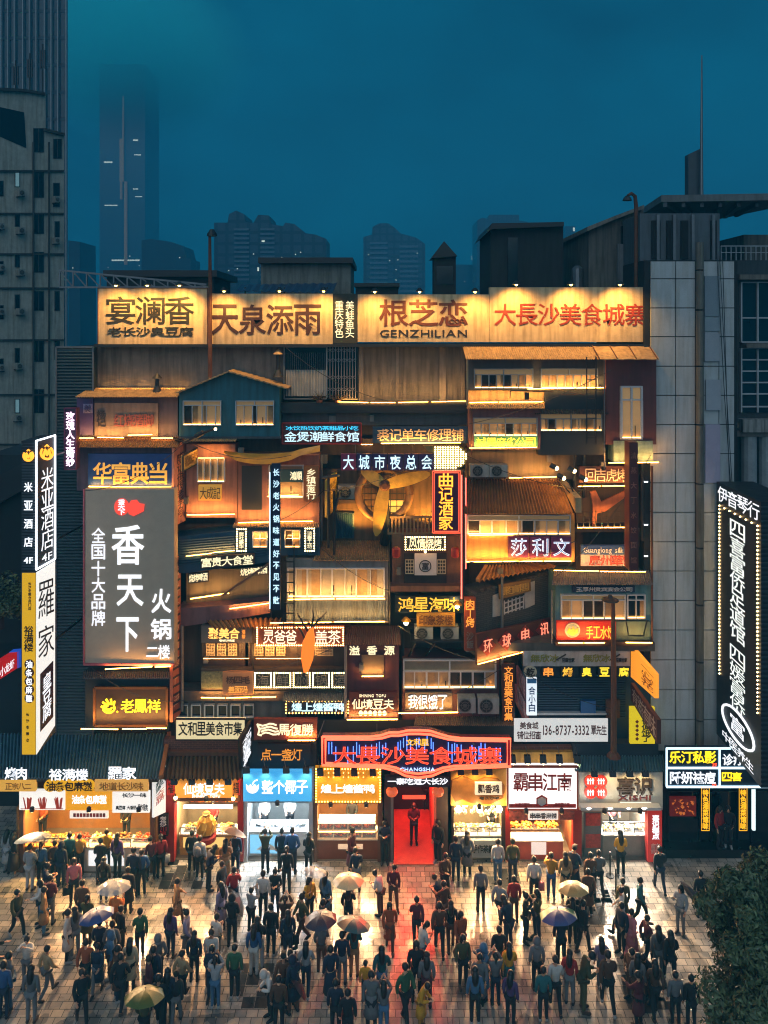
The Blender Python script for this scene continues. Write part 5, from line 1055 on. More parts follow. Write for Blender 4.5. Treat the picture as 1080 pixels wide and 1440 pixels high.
b.build('front_slat', mat('dark ribbed slat', '#39424a', .5), t)
logo_m(t, 40, 641, 6.5, off(F_,.03), AMB); text(t, '米亚酒店', (34,672,46,775), off(F_,.03), L_WHITE, 'b', True); text(t, '4F', (33,783,47,792), off(F_,.03), L_WHITE, 'h')
MB().rect(31, 806, 49.5, 1061, Yn-.03, .03).build('yellow_panel', emi('amber lightbox panel', '#e8b01c', .6, 'AUTO'), t)
text(t, '裕满楼', (34,880,47,916), off(F_,.03), P_DARK, 'b', True); text(t, '长沙老粮仓传门店', (40,818,44,858), off(F_,.03), P_DARK, 'r', True); text(t, '长沙老粮仓', (37,1000,41,1045), off(F_,.03), P_DARK, 'r', True)
b = MB(); 
for k in range(5): b.slab([(41+6.8*math.cos(a), 934+k*12+6.8*math.sin(a)) for a in (j*.52 for j in range(12))], off(F_,.045), .015)
b.build('dark_bead_pattern', mat('umber disc', '#4a1c10', .5), t); text(t, '油条包麻糍', (36.5,928,45.5,988), off(F_,.05), L_WHITE, 'b', True)
b = MB(); so = off(S_,.03)
for q in ((51,620),(51,801)),((77.5,612),(77.5,786)),((51,620),(77.5,612)),((51,801),(77.5,786)): b.bar(so.at(*q[0]), so.at(*q[1]), .05)
b.build('neon_border', N_WHITE, t)
logo_m(t, 66, 637, 8.5, S_, AMB); text(t, '米亚酒店', [(58,660),(75,655),(75,768),(58,776)], S_, L_WHITE, 'b', True); text(t, '4F', [(58,780),(74,774),(74,785),(58,791)], S_, L_WHITE, 'h')
MB().slab([(51.5,805),(77.5,789),(77.5,1020),(51.5,1061)], off(S_,.02), .02).build('white_panel', emi('white blade lightbox', '#f2f2ee', .75, 'AUTO'), t)
text(t, '羅', [(54,820),(76,812),(76,862),(54,872)], off(S_,.03), P_DARK, 'b'); text(t, '家', [(54,884),(76,874),(76,916),(54,928)], off(S_,.03), P_DARK, 'b')
MB().slab([(57,948),(75,929),(75,1008),(57,1029)], off(S_,.035), .015).build('plum_panel', mat('plum ink panel', '#3a1a2a', .5), t); text(t, '皇豆腐', [(60,954),(72,940),(72,1004),(60,1018)], off(S_,.04), L_WHITE, 'm', True)
for zpy in (640, 760, 900): 
    a = S_.at(77, zpy); MB().bar(a, a+Vector((.2,2.4,0)), .06).build('bracket', BLACK, t)

XR = 13.67; S2 = PS(XR); Yn2, Yf2 = -3.0, .6
t = thing('blade_sign', 'huge black blade sign rimmed with warm bulbs near the dark tree', 'sign', (XR+.4, Yn2, 5))
z0, z1 = PF(Yn2).at(0,1108).z, PF(Yn2).at(0,706).z
MB().box((XR, Yn2, z0), (XR+1.5, Yf2, z1)).build('sign_box', mat('black mesh box', '#131a1f', .5), t)
b = MB(); F2 = PF(Yn2)
for k in range(60): b.rect(1071, 712+k*6.6, 1110, 714.5+k*6.6, Yn2-.03, .03)
b.build('front_slat', mat('black ribbed slat', '#27323a', .5), t)
def sp(u, v): y = Yn2+(Yf2-Yn2)*u; p = Vector((XR, y, z1+(z0-z1)*v)); s = FOC/(y+DIST); return (VX+p.x*s, VY+(CAMH-p.z)*s)
def sq(u0, v0, u1, v1): return [sp(u1,v0), sp(u0,v0), sp(u0,v1), sp(u1,v1)]
text(t, '伊音琴行', sq(.03,.012,.97,.072), S2, L_WHITE, 'h')
bulbs(t, [sp(.07+.86*k/7,.09) for k in range(8)]+[sp(u,.09+.66*k/46) for u in (.07,.93) for k in range(47)], S2, emi('rim bulb','#ffcf8a',5), .04)
MB().slab(sq(.12,.105,.88,.74), off(S2,.02), .015).build('panel', mat('charcoal mesh panel', '#20241f', .6), t)
text(t, '四喜富侨足道馆', sq(.33,.115,.67,.56), off(S2,.02), emi('white script', '#f4fff8', .9), 'm', True)
text(t, '四媛富侨', sq(.33,.59,.67,.83), off(S2,.02), emi('white script', '#f4fff8', .9), 'b', True)
b = MB(); c0 = [sp(.5+.36*math.cos(a), .88+.055*math.sin(a)) for a in (k*.2618 for k in range(25))]; b.tube([off(S2,.04).at(*q) for q in c0], .05, 5, False); b.build('ring_emblem', L_WHITE, t)
text(t, '富', sq(.34,.85,.66,.91), S2, L_WHITE, 'm'); text(t, '中医养生', sq(.15,.95,.85,.985), S2, L_WHITE, 'b')
# second lit sign further along, only its edge in view
t = thing('lit_sign', 'big white lit character on a sign cut off by the photo edge', 'sign', at(1078, 850, 1)); MB().rect(1071, 740, 1130, 860, 1, .3).build('panel', mat('black sign panel', '#10161a', .5), t); text(t, '佰', (1071,742,1120,800), PF(1), L_WHITE, 'h')

# ================================================================ street level helpers
WHT = mat('white counter laminate', '#c2beb6', .4, var=.06); CRM = mat('cream interior wall', '#8f7d60', .7); GLS = bpy.data.materials.new('display glass'); GLS.use_nodes = True
_t = GLS.node_tree; _b = _t.nodes['Principled BSDF']; _m = _t.nodes.new('ShaderNodeMixShader'); _tr = _t.nodes.new('ShaderNodeBsdfTransparent'); _m.inputs[0].default_value = .16
_b.inputs['Roughness'].default_value = .05; _t.links.new(_tr.outputs[0], _m.inputs[1]); _t.links.new(_b.outputs[0], _m.inputs[2]); _t.links.new(_m.outputs[0], _t.nodes['Material Output'].inputs['Surface'])
FOODC = ['#a0481c','#c07a24','#7a2a14','#d0a050','#8a5a2a','#b8321c','#e0c890','#5a3a1e']
def gy(Y): return VY+CAMH*FOC/(DIST+Y)                      # picture height of the ground at depth Y
def room(t, x0, x1, yt, Y, d, m, lc, le, n=2, floor=True):
    p = PF(Y); X0, X1, zt = p.at(x0,0).x, p.at(x1,0).x, p.at(0,yt).z
    MB().box((X0-.08, Y, 0), (X0, Y+d, zt)).build('side_wall', m, t); MB().box((X1, Y, 0), (X1+.08, Y+d, zt)).build('side_wall', m, t)
    MB().box((X0, Y+d, 0), (X1, Y+d+.1, zt)).build('back_wall', m, t); MB().box((X0-.08, Y, zt), (X1+.08, Y+d+.1, zt+.08)).build('ceiling_panel', m, t)
    if floor: MB().box((X0, Y, .005), (X1, Y+d, .03)).build('floor_panel', mat('shop floor tile', '#6a6258', .4), t)
    for k in range(n):
        x = X0+(X1-X0)*(k+.5)/n; MB().cbox((x, Y+.5, zt-.06), (X1-X0)/n*.8, .08, .05).build('light_tube', emi('tube '+lc, lc, 6, 'NONE'), t)
        lamp('AREA', 'tube_light', t, (x, Y+.5, zt-.1), le*.7/n, lc, (X1-X0)/n*.8, sy=.25)
    return X0, X1, zt
def shelves(t, X0, X1, Y, zs, m, seed, dens=.16, cols=FOODC):
    rnd = random.Random(seed)
    for z in zs: MB().box((X0+.05, Y, z), (X1-.05, Y+.3, z+.03)).build('shelf', m, t)
    for k, c in enumerate(cols[:5]):
        b = MB(); x = X0+.1
        for z in zs:
            x = X0+.1+.03*k
            while x < X1-.15:
                if rnd.random() < .3: w, h = rnd.uniform(.06,.14), rnd.uniform(.08,.3); b.box((x, Y+.05+.002*k, z+.03), (x+w, Y+.2, z+.03+h))
                x += dens
        if b.v: b.build('goods_pattern', mat('goods '+c, c, .5), t)
def tray(label, x0, x1, Y, z, d, cols, seed, group, heap=.13):
    rnd = random.Random(seed); t = thing('food_tray', label, 'tray', ((x0+x1)/2, Y+d/2, z), group)
    b = MB(); b.box((x0, Y, z), (x1, Y+d, z+.02)); b.bar((x0,Y,z+.03),(x1,Y,z+.03),.03); b.bar((x0,Y+d,z+.03),(x1,Y+d,z+.03),.03); b.build('tray', STEEL, t)
    for c in cols:
        b = MB()
        for k in range(int(14*(x1-x0)/.5)):
            r = rnd.uniform(.03,.065); b.ball((rnd.uniform(x0+.05,x1-.05), rnd.uniform(Y+.04,Y+d-.04), z+.04+rnd.uniform(0,heap)), r, 6, 4, (1.3,1,.8))
        b.build('food_heap_pattern', mat('food '+c, c, .4, var=.4, scale=12), t)
def counter(t, X0, X1, Y, h, d, m, top=None, glass=0):
    MB().box((X0, Y, .01), (X1, Y+d, h-.04)).build('counter', m, t); MB().box((X0-.02, Y-.04, h-.04), (X1+.02, Y+d, h)).build('counter_top', top or WHT, t)
    if glass:
        MB().box((X0+.03, Y, h), (X1-.03, Y+.012, h+glass)).build('glass_guard', GLS, t)
        b = MB(); b.bar((X0+.02, Y, h+glass), (X1-.02, Y, h+glass), .03)
        for k in range(5): x = X0+.03+(X1-X0-.06)*k/4; b.bar((x, Y, h), (x, Y, h+glass), .025)
        b.build('guard_trim', STEEL, t)
def clip_lights(label, xs, ytop, ybot, Y, group, aim=(0, 30)):
    for i, x in enumerate(xs):
        t = thing('clip_light', '%s of the black clip lights %s' % (['first','second','third','fourth','fifth','sixth'][i], label), 'spotlight', at(x,ybot,Y), group)
        MB().bar(at(x-3,ytop-14,Y+.6), at(x,ytop,Y-.1), .025).build('arm', STEEL, t)
        MB().prism([at(x-4.5,ytop,Y), at(x+4,ytop,Y), at(x+5,ybot,Y-.15), at(x-4,ybot,Y-.15)], (0,.12,0)).build('lamp_head', BLACK, t)
        lamp('SPOT', 'beam', t, at(x,ybot+1,Y-.12), 16, '#ffd08a', .06, aim=at(x+aim[0],ybot+aim[1],Y+.35), spot=110, blend=.8)

def added_downlights(t, xs, y, Y, e, col='#ffc890'):             # small downlights added under the sign edge to brighten the paving
    for x in xs:
        p = at(x, y, Y); MB().lathe(p, [(.09,-.05),(.09,.08),(.05,.12)], 10).build('added_downlight', BLACK, t); MB().lathe(p+Vector((0,0,-.055)), [(.07,-.01),(.07,0)], 10).build('added_downlight_lens', W_BULB, t)
        lamp('SPOT', 'added_downlight_beam', t, p+Vector((0,0,-.09)), e, col, .08, aim=(p.x*.97, -6.2, 0), spot=115, blend=.9)
# ---------------------------------------------------------------- left snack shop with blue tile roof
Y = -.6
t = thing('snack_shop', 'long snack shop under a blue grey tile roof with white lit characters on its eave', 'shop', (-11, Y, 0))
a, b_, c, d = at(-60,1094,-1.3), at(224,1094,-1.3), at(236,1032,1.3), at(-60,1032,1.3)
MB().corr(a, b_, c, d, 62, .05, tile=True, thick=.06).build('roof', TILE, t)
b = MB(); b.bar(b_+Vector((.06,0,.02)), c+Vector((.06,0,.02)), .16); b.build('verge_trim', mat('orange verge board', '#8c5a34', .6), t)
MB().prism([at(-60,1094,-1.28), at(222,1094,-1.28), at(222,1100,-1.28), at(-60,1100,-1.28)], (0,.15,0)).build('fascia', mat('umber fascia', '#33241c', .6), t)
MB().rect(-60, 1040, 232, 1100, 1.2, .3).build('upper_wall', mat('soot wall', '#23282b', .9), t)
for s, q in (('烤肉',(7,1079,38,1096)),('裕满楼',(69,1081,124,1097)),('羅家',(152,1078,192,1096))): text(t, s, q, PF(-1.4), L_WHITE, 'h')
X0, X1, zt = room(t, 26, 217, 1138, Y, 2.6, mat('amber shop wall', '#8a6030', .6), '#ffc878', 330, 4)
for x in (30, 214): MB().rect(x-3, 1138, x+3, gy(Y), Y-.05, .16).build('post', WOODM, t)
xm = PF(Y).at(92,0).x
added_downlights(t, (45,125,195), 1139, -1.15, 620)
counter(t, X0+.1, xm, Y+.1, 1.0, .7, WOODM, mat('golden counter top', '#b9782c', .4), .3); counter(t, xm+.05, X1-.1, Y+.05, 1.0, .7, WHT, None, .32)
MB().box((xm+.9, Y+.03, .25), (xm+2.3, Y+.05, .85)).build('lit_front_panel', emi('white front lightbox','#f0f0f0',.8,'AUTO'), t)
shelves(t, X0+.2, X1-.2, Y+2.2, (1.2,1.6,2.0), WOODM, 3)
for k in range(6): tray('steel tray heaped with fried snacks in the long tile roofed shop', X0+.3+k*.82, X0+1.0+k*.82, Y+.3, 1.0, .4, [FOODC[k % 8], FOODC[(k+3) % 8]], k, 'snack trays in the tile roofed shop')
MB().box((xm-.05, Y+.25, 1.0), (xm+.12, Y+.3, 1.35)).build('price_screen', emi('price screen','#cfe0ff',.7), t)
g = 'signs under the tile roof eave'
sign('pale yellow rounded signboard cut by the photo edge', (-30,1098,50,1113), -1.35, emi('pale amber box','#f2b24a',.5,'AUTO'), [('正宗八二',(8,1101,44,1110),mat('ochre faint letter','#b07a30'),'r')], group=g)
t2 = thing('shop_sign', 'yellow scalloped signboard with brown characters under the tile eave', 'sign', at(98,1112,-1.35), g); p = PF(-1.35); b = MB(); am = emi('bubble amber','#f0b01e',.6,'AUTO')
for k in range(5): b.slab([(70+k*13.5+8.6*math.cos(a), 1105.5+8.2*math.sin(a)) for a in (j*.3927 for j in range(16))], off(p,.004*k), .1)
b.build('panel', am, t2); text(t2, '油条包麻糍', (65,1099,130,1112), off(p,.02), mat('chestnut letter','#4a2408'), 'h')
sign('flat amber signboard with faint ochre characters beside the scalloped one', (133,1097,208,1113), -1.35, emi('amber box','#e8aa52',.5,'AUTO'), [('地道长沙味',(140,1100,202,1111),mat('ochre faint letter','#b07a30'),'m')], group=g)
ms = sign('white menu board printed with red skewers', (27,1112,91,1139), -.75, emi('white menu box','#f4efe8',.75,'AUTO'), [], group='menu boards over the snack counter', name='menu_board'); b = MB().slab([(29,1137),(89,1137),(89,1138),(29,1138)], off(PF(-.75),.008), .007); rnd = random.Random(5)
for cx in (38, 59, 82):
    for k in range(9): x = cx+rnd.uniform(-6,6); b.slab([(x,1122+rnd.uniform(-2,3)),(x+1.4,1122),(cx+2+(x-cx)*.5,1137),(cx+(x-cx)*.5,1137)], off(PF(-.75),.01), .008)
b.build('skewer_pattern', emi('skewer print', '#b84a36', .35), ms)
t2 = sign('amber menu board with white bubble characters', (92,1112,157,1139), -.74, emi('amber menu box','#f0a41c',.6,'AUTO'), [('油条包麻糍',(101,1118,150,1130),L_WHITE,'h')], group='menu boards over the snack counter', name='menu_board')
MB().rect(98,1141,152,1151,-.72,.06).build('price_strip', emi('price strip','#f6e8d8',.7,'AUTO'), t2)
b = MB()
for k in range(10): b.rect(103+k*4.6,1144,106.5+k*4.6,1149,-.74,.015)
b.build('price_print_pattern', mat('red print', '#8a2020', .5), t2)
sign('white menu board with thin black brush writing', (158,1114,210,1143), -.75, emi('white menu box','#f4efe8',.75,'AUTO'), [('长沙一味',(172,1115,206,1121),P_DARK,'m'),('臭豆腐 大香肠',(163,1133,192,1138),P_DARK,'r'),('现炸现卖',(194,1131,208,1140),P_DARK,'r')], group='menu boards over the snack counter', name='menu_board')
sign('white blade panel with green and red brush characters at the shop corner', [(216,1101),(233,1069),(233,1142),(216,1150)], 0, emi('white blade panel','#eef0ee',.6,'AUTO'), [('羅家',[(219,1104),(231,1083),(231,1100),(219,1118)],mat('green ink','#2a5a48'),'m',True),('大香肠',[(219,1118),(231,1104),(231,1122),(219,1134)],mat('red ink','#a02a22'),'b',True)], pl=PV((-9.0,-.9),(-8.65,-.1)), depth=.08, name='blade_sign')
sign('small black and white vertical menu on the red column', (223,1146,236,1176), -.35, mat('black menu', '#14161a', .5), [('老长沙',(225,1148,234,1162),P_WHITE,'b',True),('川味',(225,1163,234,1174),mat('red ink','#a02a22'),'b',True)], name='menu_board')

# ---------------------------------------------------------------- tofu shop
t = thing('tofu_shop', 'small tofu shop between red columns under a brown tile canopy', 'shop', (-7.5, 0, 0))
roof(t, 229, 337, 1096, -.9, 234, 335, 1063, .4, 17, mat('warm roof tile', '#5f4a32', .55, var=.3), .06, tile=True)
MB().rect(230,1040,340,1066,.5,.3).build('brick_band', BRICK, t); MB().rect(228,1058,340,1063,.3,.3).build('eave_ledge', WOODM, t)
X0, X1, zt = room(t, 245, 335, 1126, .1, 2.2, CRM, '#ffe0b0', 150, 1)
for x0, x1 in ((233,245),(334,342)): MB().rect(x0,1096,x1,gy(0),-.1,.4).build('column', REDP, t)
MB().rect(243,1120,337,1127,-.15,.3).build('lintel', WOODM, t)
MB().rect(258,1133,327,1137,.3,.06).build('tube_lamp', N_WHITE, t)
counter(t, X0+.15, X1-.1, .35, .9, .6, mat('honey counter', '#a8803e', .4), None, .25); MB().box((X0+.3,.33,.35),(X1-.6,.35,.75)).build('lit_front_panel', emi('honey lightbox','#ffd27a',.7,'AUTO'), t)
shelves(t, X0+.1, X1-.1, 1.8, (1.2,1.6,2.0), WOODD, 8)
for k in range(3): tray('steel tray of golden tofu on the honey counter of the tofu shop', X0+.3+k*.7, X0+.9+k*.7, .45, .9, .4, ['#d0a050','#b07028'], 20+k, 'tofu trays')
sign('warm lit tofu signboard with white script letters under the brown tile canopy', (246,1098,334,1122), -.3, emi('warm tofu box','#e89a3c',.45,'AUTO'), [('仙境豆夫',(258,1101,316,1117),L_WHITE,'h'),('SHINING TOFU',(270,1117,310,1121),L_WHITE,'m')])
clip_lights('over the warm tofu signboard', (244,269,294,320), 1093, 1104, -.75, 'clip lights of the tofu shop')
for x, lb in ((240,'red paper cut panel on the column beside the snack shop'),(332,'red paper cut panel on the column beside the coconut shop')):
    s = thing('paper_cut', lb, 'decoration', at(x,1118,-.3), 'red paper cuts'); MB().rect(x-5,1098,x+5,1118,-.3,.06).build('panel', emi('red paper lit','#c02a1c',.35), s); text(s, '福', (x-4,1100,x+4,1115), PF(-.3), P_DARK, 'm')
for x, y, lb in ((247,1122,'round globe bulb at the tofu lintel beside the first column'),(328,1123,'round globe bulb at the tofu lintel beside the coconut shop')): l = thing('globe_lamp', lb, 'lamp', at(x,y,-.3)); MB().ball(at(x,y,-.3), .08).build('bulb', W_BULB, l); MB().tube([at(x,y-6,-.3), at(x,y-2,-.3)], .03, 6).build('stem', BLACK, l)
added_downlights(bpy.data.objects['tofu_shop'], (290,), 1124, -.6, 520, '#ffb878')
t = thing('gold_jar', 'big golden netted jar on a red stand in the tofu shop', 'jar', at(290,1180,.2)); MB().lathe(at(290,1172,.2), [(.2,0),(.36,.12),(.38,.35),(.28,.6),(.12,.72),(.16,.82)], 14).build('jar', mat('golden jar', '#c08a2c', .3, metal=.4), t); MB().lathe(at(290,1180,.2), [(.4,0),(.4,.18),(.34,.24)], 14).build('stand', REDP, t); b = MB()
for k in range(7): a = k*.9; b.tube([at(290,1172,.2)+Vector((.38*math.cos(a),.38*math.sin(a),.1)), at(290,1172,.2)+Vector((.39*math.cos(a+.4),.39*math.sin(a+.4),.4)), at(290,1172,.2)+Vector((.13*math.cos(a+.8),.13*math.sin(a+.8),.74))], .02, 5)
b.build('net_rope', mat('straw rope', '#d8b060', .8), t)
sign('cream lightbox with seven dark characters above the tofu shop', (247,1011,345,1040), .1, emi('cream lightbox','#f2dca6',.62,'AUTO'), [('文和里美食市集',(251,1015,341,1034),P_DARK,'b')], frame=WOODD)
sign('dark curved blade sign with white lit characters between the tofu and coconut shops', [(338,1040),(354,1013),(354,1062),(340,1094)], 0, mat('black curved blade', '#1c1a18', .4), [('文和里食集',[(341,1044),(353,1021),(353,1058),(342,1084)],L_WHITE,'b',True)], pl=PV((-5.75,-.7),(-5.3,.4)), depth=.12, name='blade_sign')
t = sign('red brown signboard with cream characters and a wavy horse emblem', (357,1011,446,1040), .1, mat('brick red board', '#7e331c', .5), [('馬復勝',(391,1018,441,1034),L_CREAM,'b')], strip=(405,1041,443,1041)); b = MB(); p = off(PF(.1),.03)
for k in range(4): b.tube([p.at(364+k*1.5+5*i, 1019+k*4.2+1.6*math.sin(i*1.4+k)) for i in range(6)], .035, 5)
b.tube([p.at(362,1018), p.at(365,1026), p.at(363,1033), p.at(368,1034)], .045, 5); b.build('horse_emblem', L_CREAM, t)
sign('dark brown carved signboard with orange lit characters above the coconut shop', (362,1046,437,1073), .3, mat('espresso board', '#2c1c15', .5), [('点一盏灯',(367,1053,425,1069),emi('copper letter','#e08a2c',.9),'m')])
MB().rect(344,1042,445,1084,.6,.3).build('blank', mat('slatted brick', '#3a3532', .8), t)

# ---------------------------------------------------------------- coconut shop
t = thing('coconut_shop', 'white coconut drinks shop with sky blue signboard', 'shop', (-4.3, 0, 0))
X0, X1, zt = room(t, 345, 437, 1129, .05, 2.4, mat('white shop wall', '#7c807f', .5), '#eaf4ff', 230, 2)
for x0, x1 in ((342,348),(434,441)): MB().rect(x0,1084,x1,gy(0),0,.3).build('pillar', ALU, t)
counter(t, X0+.1, X1-.1, .3, 1.05, .7, WHT, None, .0)
MB().box((X0+.15,.27,.15),(X1-.7,.29,.9)).build('blue_front_panel', emi('sky front panel','#7fc4ea',.75,'AUTO'), t); MB().prism([(X0+.4,.26,.3),(X0+.8,.26,.62),(X0+1.2,.26,.4),(X0+1.6,.26,.7),(X0+1.9,.26,.3)], (0,.008,0)).build('cloud_print', WHITE, t)
shelves(t, X0+.1, X1-.1, 2.0, (1.3,1.75,2.15), STEEL, 11, .2, ['#8a8f90','#5a6a60','#b0a890','#3a4a44','#7a6a50'])
for k in range(4): tray('small tray of pale cups on the coconut counter', X0+.3+k*.55, X0+.72+k*.55, .5, 1.05, .3, ['#d8d8d0','#b8c0b0'], 40+k, 'cup trays on the coconut counter', .1)
added_downlights(t, (390,), 1130, -.5, 380, '#ffe6cc')
s = sign('sky blue signboard with white characters and coconut emblem', (342,1085,438,1127), -.25, emi('sky blue box','#3d9fdb',.8,'AUTO'), [('整个椰子',(368,1097,433,1116),L_WHITE,'h')], depth=.2)
b = MB(); p = off(PF(-.25),.03); b.slab([(355+9*math.cos(a), 1107+9*math.sin(a)) for a in (k*math.pi/10 for k in range(0,11))]+[(346,1103),(349,1106),(352,1103),(355,1106),(358,1103),(361,1106),(364,1103)], p, .02); b.tube([p.at(355,1103), p.at(358,1098), p.at(362,1097)], .03, 5); b.build('coconut_emblem', L_WHITE, s)
clip_lights('over the sky blue coconut signboard', (346,373,402,430), 1080, 1088, -.4, 'clip lights of the coconut shop')

# ---------------------------------------------------------------- duck shop (bulb framed)
t = thing('deli_shop', 'deli shop with golden bulb framed sign and stacked glass display', 'shop', (-1.5, 0, 0))
X0, X1, zt = room(t, 444, 533, 1130, .05, 2.2, mat('amber deli wall', '#7d5632', .6), '#ffcf90', 200, 2)
for x0, x1 in ((440,446),(531,538)): MB().rect(x0,1128,x1,gy(0),0,.3).build('pillar', WOODM, t)
counter(t, X0+.05, X1-.05, .12, .85, .8, mat('red brown deli counter', '#7a3c20', .4), None, 0); MB().box((X0+.9,.09,.45),(X0+1.9,.11,.65)).build('lit_name_panel', emi('warm name panel','#ffd8b0',.5), t)
for k, z in enumerate((1.15, 1.5)): MB().box((X0+.1,.15,z),(X1-.15,.6,z+.03)).build('glass_shelf', WHT, t); MB().box((X0+.1,.14,z-.05),(X1-.15,.17,z-.02)).build('light_bar', W_WIN, t)
MB().box((X0+.08,.125,.86),(X1-.12,.137,1.75)).build('glass_front', GLS, t)
for j, z in enumerate((.86, 1.18)):
    for k in range(4): tray('tray of braised duck behind glass in the bulb framed deli', X0+.15+k*.58, X0+.67+k*.58, .2, z, .35, ['#8a2f14','#a8501c','#5f1f10'], 60+j*9+k, 'braised duck trays', .1)
shelves(t, X0+.1, X1-.1, 1.8, (1.5,1.9), WOODM, 14)
added_downlights(t, (465,515), 1132, -.6, 330)
s = sign('golden signboard thickly bordered with bulbs over the deli display', (443,1080,536,1129), -.3, emi('deep gold box','#d8901c',.5,'AUTO'), [('煌上煌酱鸭',(451,1103,527,1115),L_WHITE,'h')], bulb=1.5, bm=O_BULB, step=4, depth=.2); bulbs(s, [(x, y) for x in range(448,534,7) for y in (1087,1093) if (x+y) % 3], PF(-.3), O_BULB, .025, 'bulb_pattern')
clip_lights('over the golden deli signboard', (450,474,498,524), 1082, 1092, -.5, 'clip lights of the deli shop')

# ---------------------------------------------------------------- gateway
pts = [(453,1036),(520,1036),(536,1034),(548,1030),(560,1030),(574,1027),(590,1027),(606,1028),(618,1032),(632,1036),(648,1038),(718,1039),(718,1078),(640,1081),(624,1084),(608,1091),(588,1094),(570,1091),(556,1084),(540,1080),(453,1076)]
t = thing('gateway_sign', 'grand arched gateway sign with red neon rim and blue neon bars', 'sign', at(586,1094,-1.0)); p = PF(-1.0)
MB().slab(pts, p, .3).build('panel', mat('crimson gate board', '#6a1f28', .5), t)
cx, cy = 586, 1058
inner = [((x-cx)*.965+cx, (y-cy)*.84+cy) for x, y in pts]
MB().slab([((x-cx)*.955+cx, (y-cy)*.78+cy) for x, y in pts], off(p,.02), .015).build('inner_panel', mat('indigo gate board', '#231a4a', .5), t)
b = MB()
for ring in (pts, inner): q = [off(p,.05).at(*v) for v in ring]; b.tube(q+[q[0]], .045, 5, False)
b.build('neon_border', emi('coral neon','#ff5a3c',2.6,'AUTO'), t); b = MB(); rnd = random.Random(4)
for k in range(58):
    x = 463+k*4.2+rnd.uniform(-1,1); 
    if abs(((x-466)/34.3) % 1-.5) < .3 and rnd.random() < .75: continue
    y0 = 1046+rnd.uniform(-3,6)-(8 if 560 < x < 612 else 0); b.bar(off(p,.05).at(x,y0), off(p,.05).at(x,y0+rnd.uniform(10,26)), .03)
b.build('neon_bar_pattern', N_BLUE, t)
text(t, '大長沙美食城寨', (467,1050,706,1075), off(p,.05), emi('scarlet letter','#d8321c',.9), 'b'); text(t, '大長沙美食城寨', (467,1050,706,1075), off(p,.09), N_RED, 'n'); text(t, '文和里', (571,1039,603,1048), off(p,.05), L_GOLD, 'h'); text(t, 'CHANGSHA', (562,1079,612,1084), off(p,.05), emi('pale blue neon','#a8c8ff',1.5), 'm')
s = sign('dark lintel board with seven white lit characters under the gateway sign', (541,1092,633,1107), -.5, mat('night lintel', '#2a1a24', .5), [('一寨吃遍大长沙',(545,1094,630,1103),L_WHITE,'b')])
t = thing('red_passage', 'red lit passage opening under the gateway sign', 'passage', (1.2, 0, 0))
RW = mat('red passage wall', '#c0604c', .6); X0, X1, zt = PF(0).at(553,0).x, PF(0).at(610,0).x, PF(0).at(0,1107).z
MB().box((X0-.1,0,0),(X0,6,zt)).build('side_wall', mat('grey passage wall', '#6a6462', .6), t); MB().box((X1,0,0),(X1+.1,6,zt)).build('side_wall', RW, t); MB().box((X0,6,0),(X1,6.1,zt)).build('back_wall', RW, t); MB().box((X0-.1,0,zt),(X1+.1,6.1,zt+.1)).build('ceiling_panel', RW, t); MB().box((X0,-.2,.006),(X1,6,.05)).build('floor_panel', RW, t)
for y in (.8, 2.6, 4.6): MB().cbox(((X0+X1)/2,y,zt-.06),.9,.1,.05).build('light_tube', emi('red tube','#ff3420',3), t); lamp('POINT','tube_light',t,((X0+X1)/2,y,zt-.75),62,'#ff523a',.25)
MB().cbox(((X0+X1)/2,-.55,zt-.05),.9,.12,.08).build('added_red_lamp', emi('red tube','#ff3420',3), t); lamp('SPOT','added_red_beam',t,((X0+X1)/2,-.62,zt-.12),480,'#ff3a22',.25,aim=((X0+X1)/2,-7.5,0),spot=95,blend=1)  # added lamp under the lintel, put in to spread red over the paving
for x in (540, 613): MB().rect(x,1107,x+14 if x < 600 else x+22,gy(0),.05,.25).build('door_pier', mat('pier board', '#4a3a34', .6), t)
for x, lb in ((551,'round paper lantern at the passage mouth by the deli'),(616,'round paper lantern at the passage mouth by the amber noodle shop')): l = thing('lantern', lb, 'lantern', at(x,1121,-.2), 'paper lanterns at the passage'); MB().ball(at(x,1113,-.25), .24, 12, 7, (1,1,.8)).build('lamp_shade', emi('paper lantern glow','#e86a3c',.45), l); MB().lathe(at(x,1106,-.25), [(.08,0),(.08,.05)], 8).build('cap', BLACK, l)

# ---------------------------------------------------------------- amber noodle shop
t = thing('noodle_shop', 'amber noodle shop with bulging brown sign and bright hanging bulbs', 'shop', (3.8, 0, 0))
X0, X1, zt = room(t, 636, 708, 1133, .1, 2.2, CRM, '#ffd8a0', 190, 2)
for x0, x1 in ((630,638),(706,713)): MB().rect(x0,1086,x1,gy(0),.05,.3).build('pillar', WOODD, t)
MB().rect(634,1082,714,1133,-.05,.3).build('sign_wall', mat('amber sign wall', '#c08a34', .5), t)
b = MB(); b.slab([(636,1098),(650,1092),(668,1100),(682,1094),(700,1096),(710,1106),(708,1122),(690,1131),(664,1130),(650,1124),(640,1128),(634,1116)], off(PF(-.05),.1), .1).build('cloud_board', mat('caramel cloud board', '#8a5a24', .4, var=.3), t); MB().rect(668,1101,706,1118,-.3,.1).build('plate', emi('amber plate box','#ffe8c0',.6,'AUTO'), t); text(t, '飘香鸡', (672,1103,702,1115), PF(-.3), mat('choc letter','#3a1c0c'), 'h'); text(t, '老长沙味', (674,1120,702,1124), PF(-.18), P_DARK, 'm')
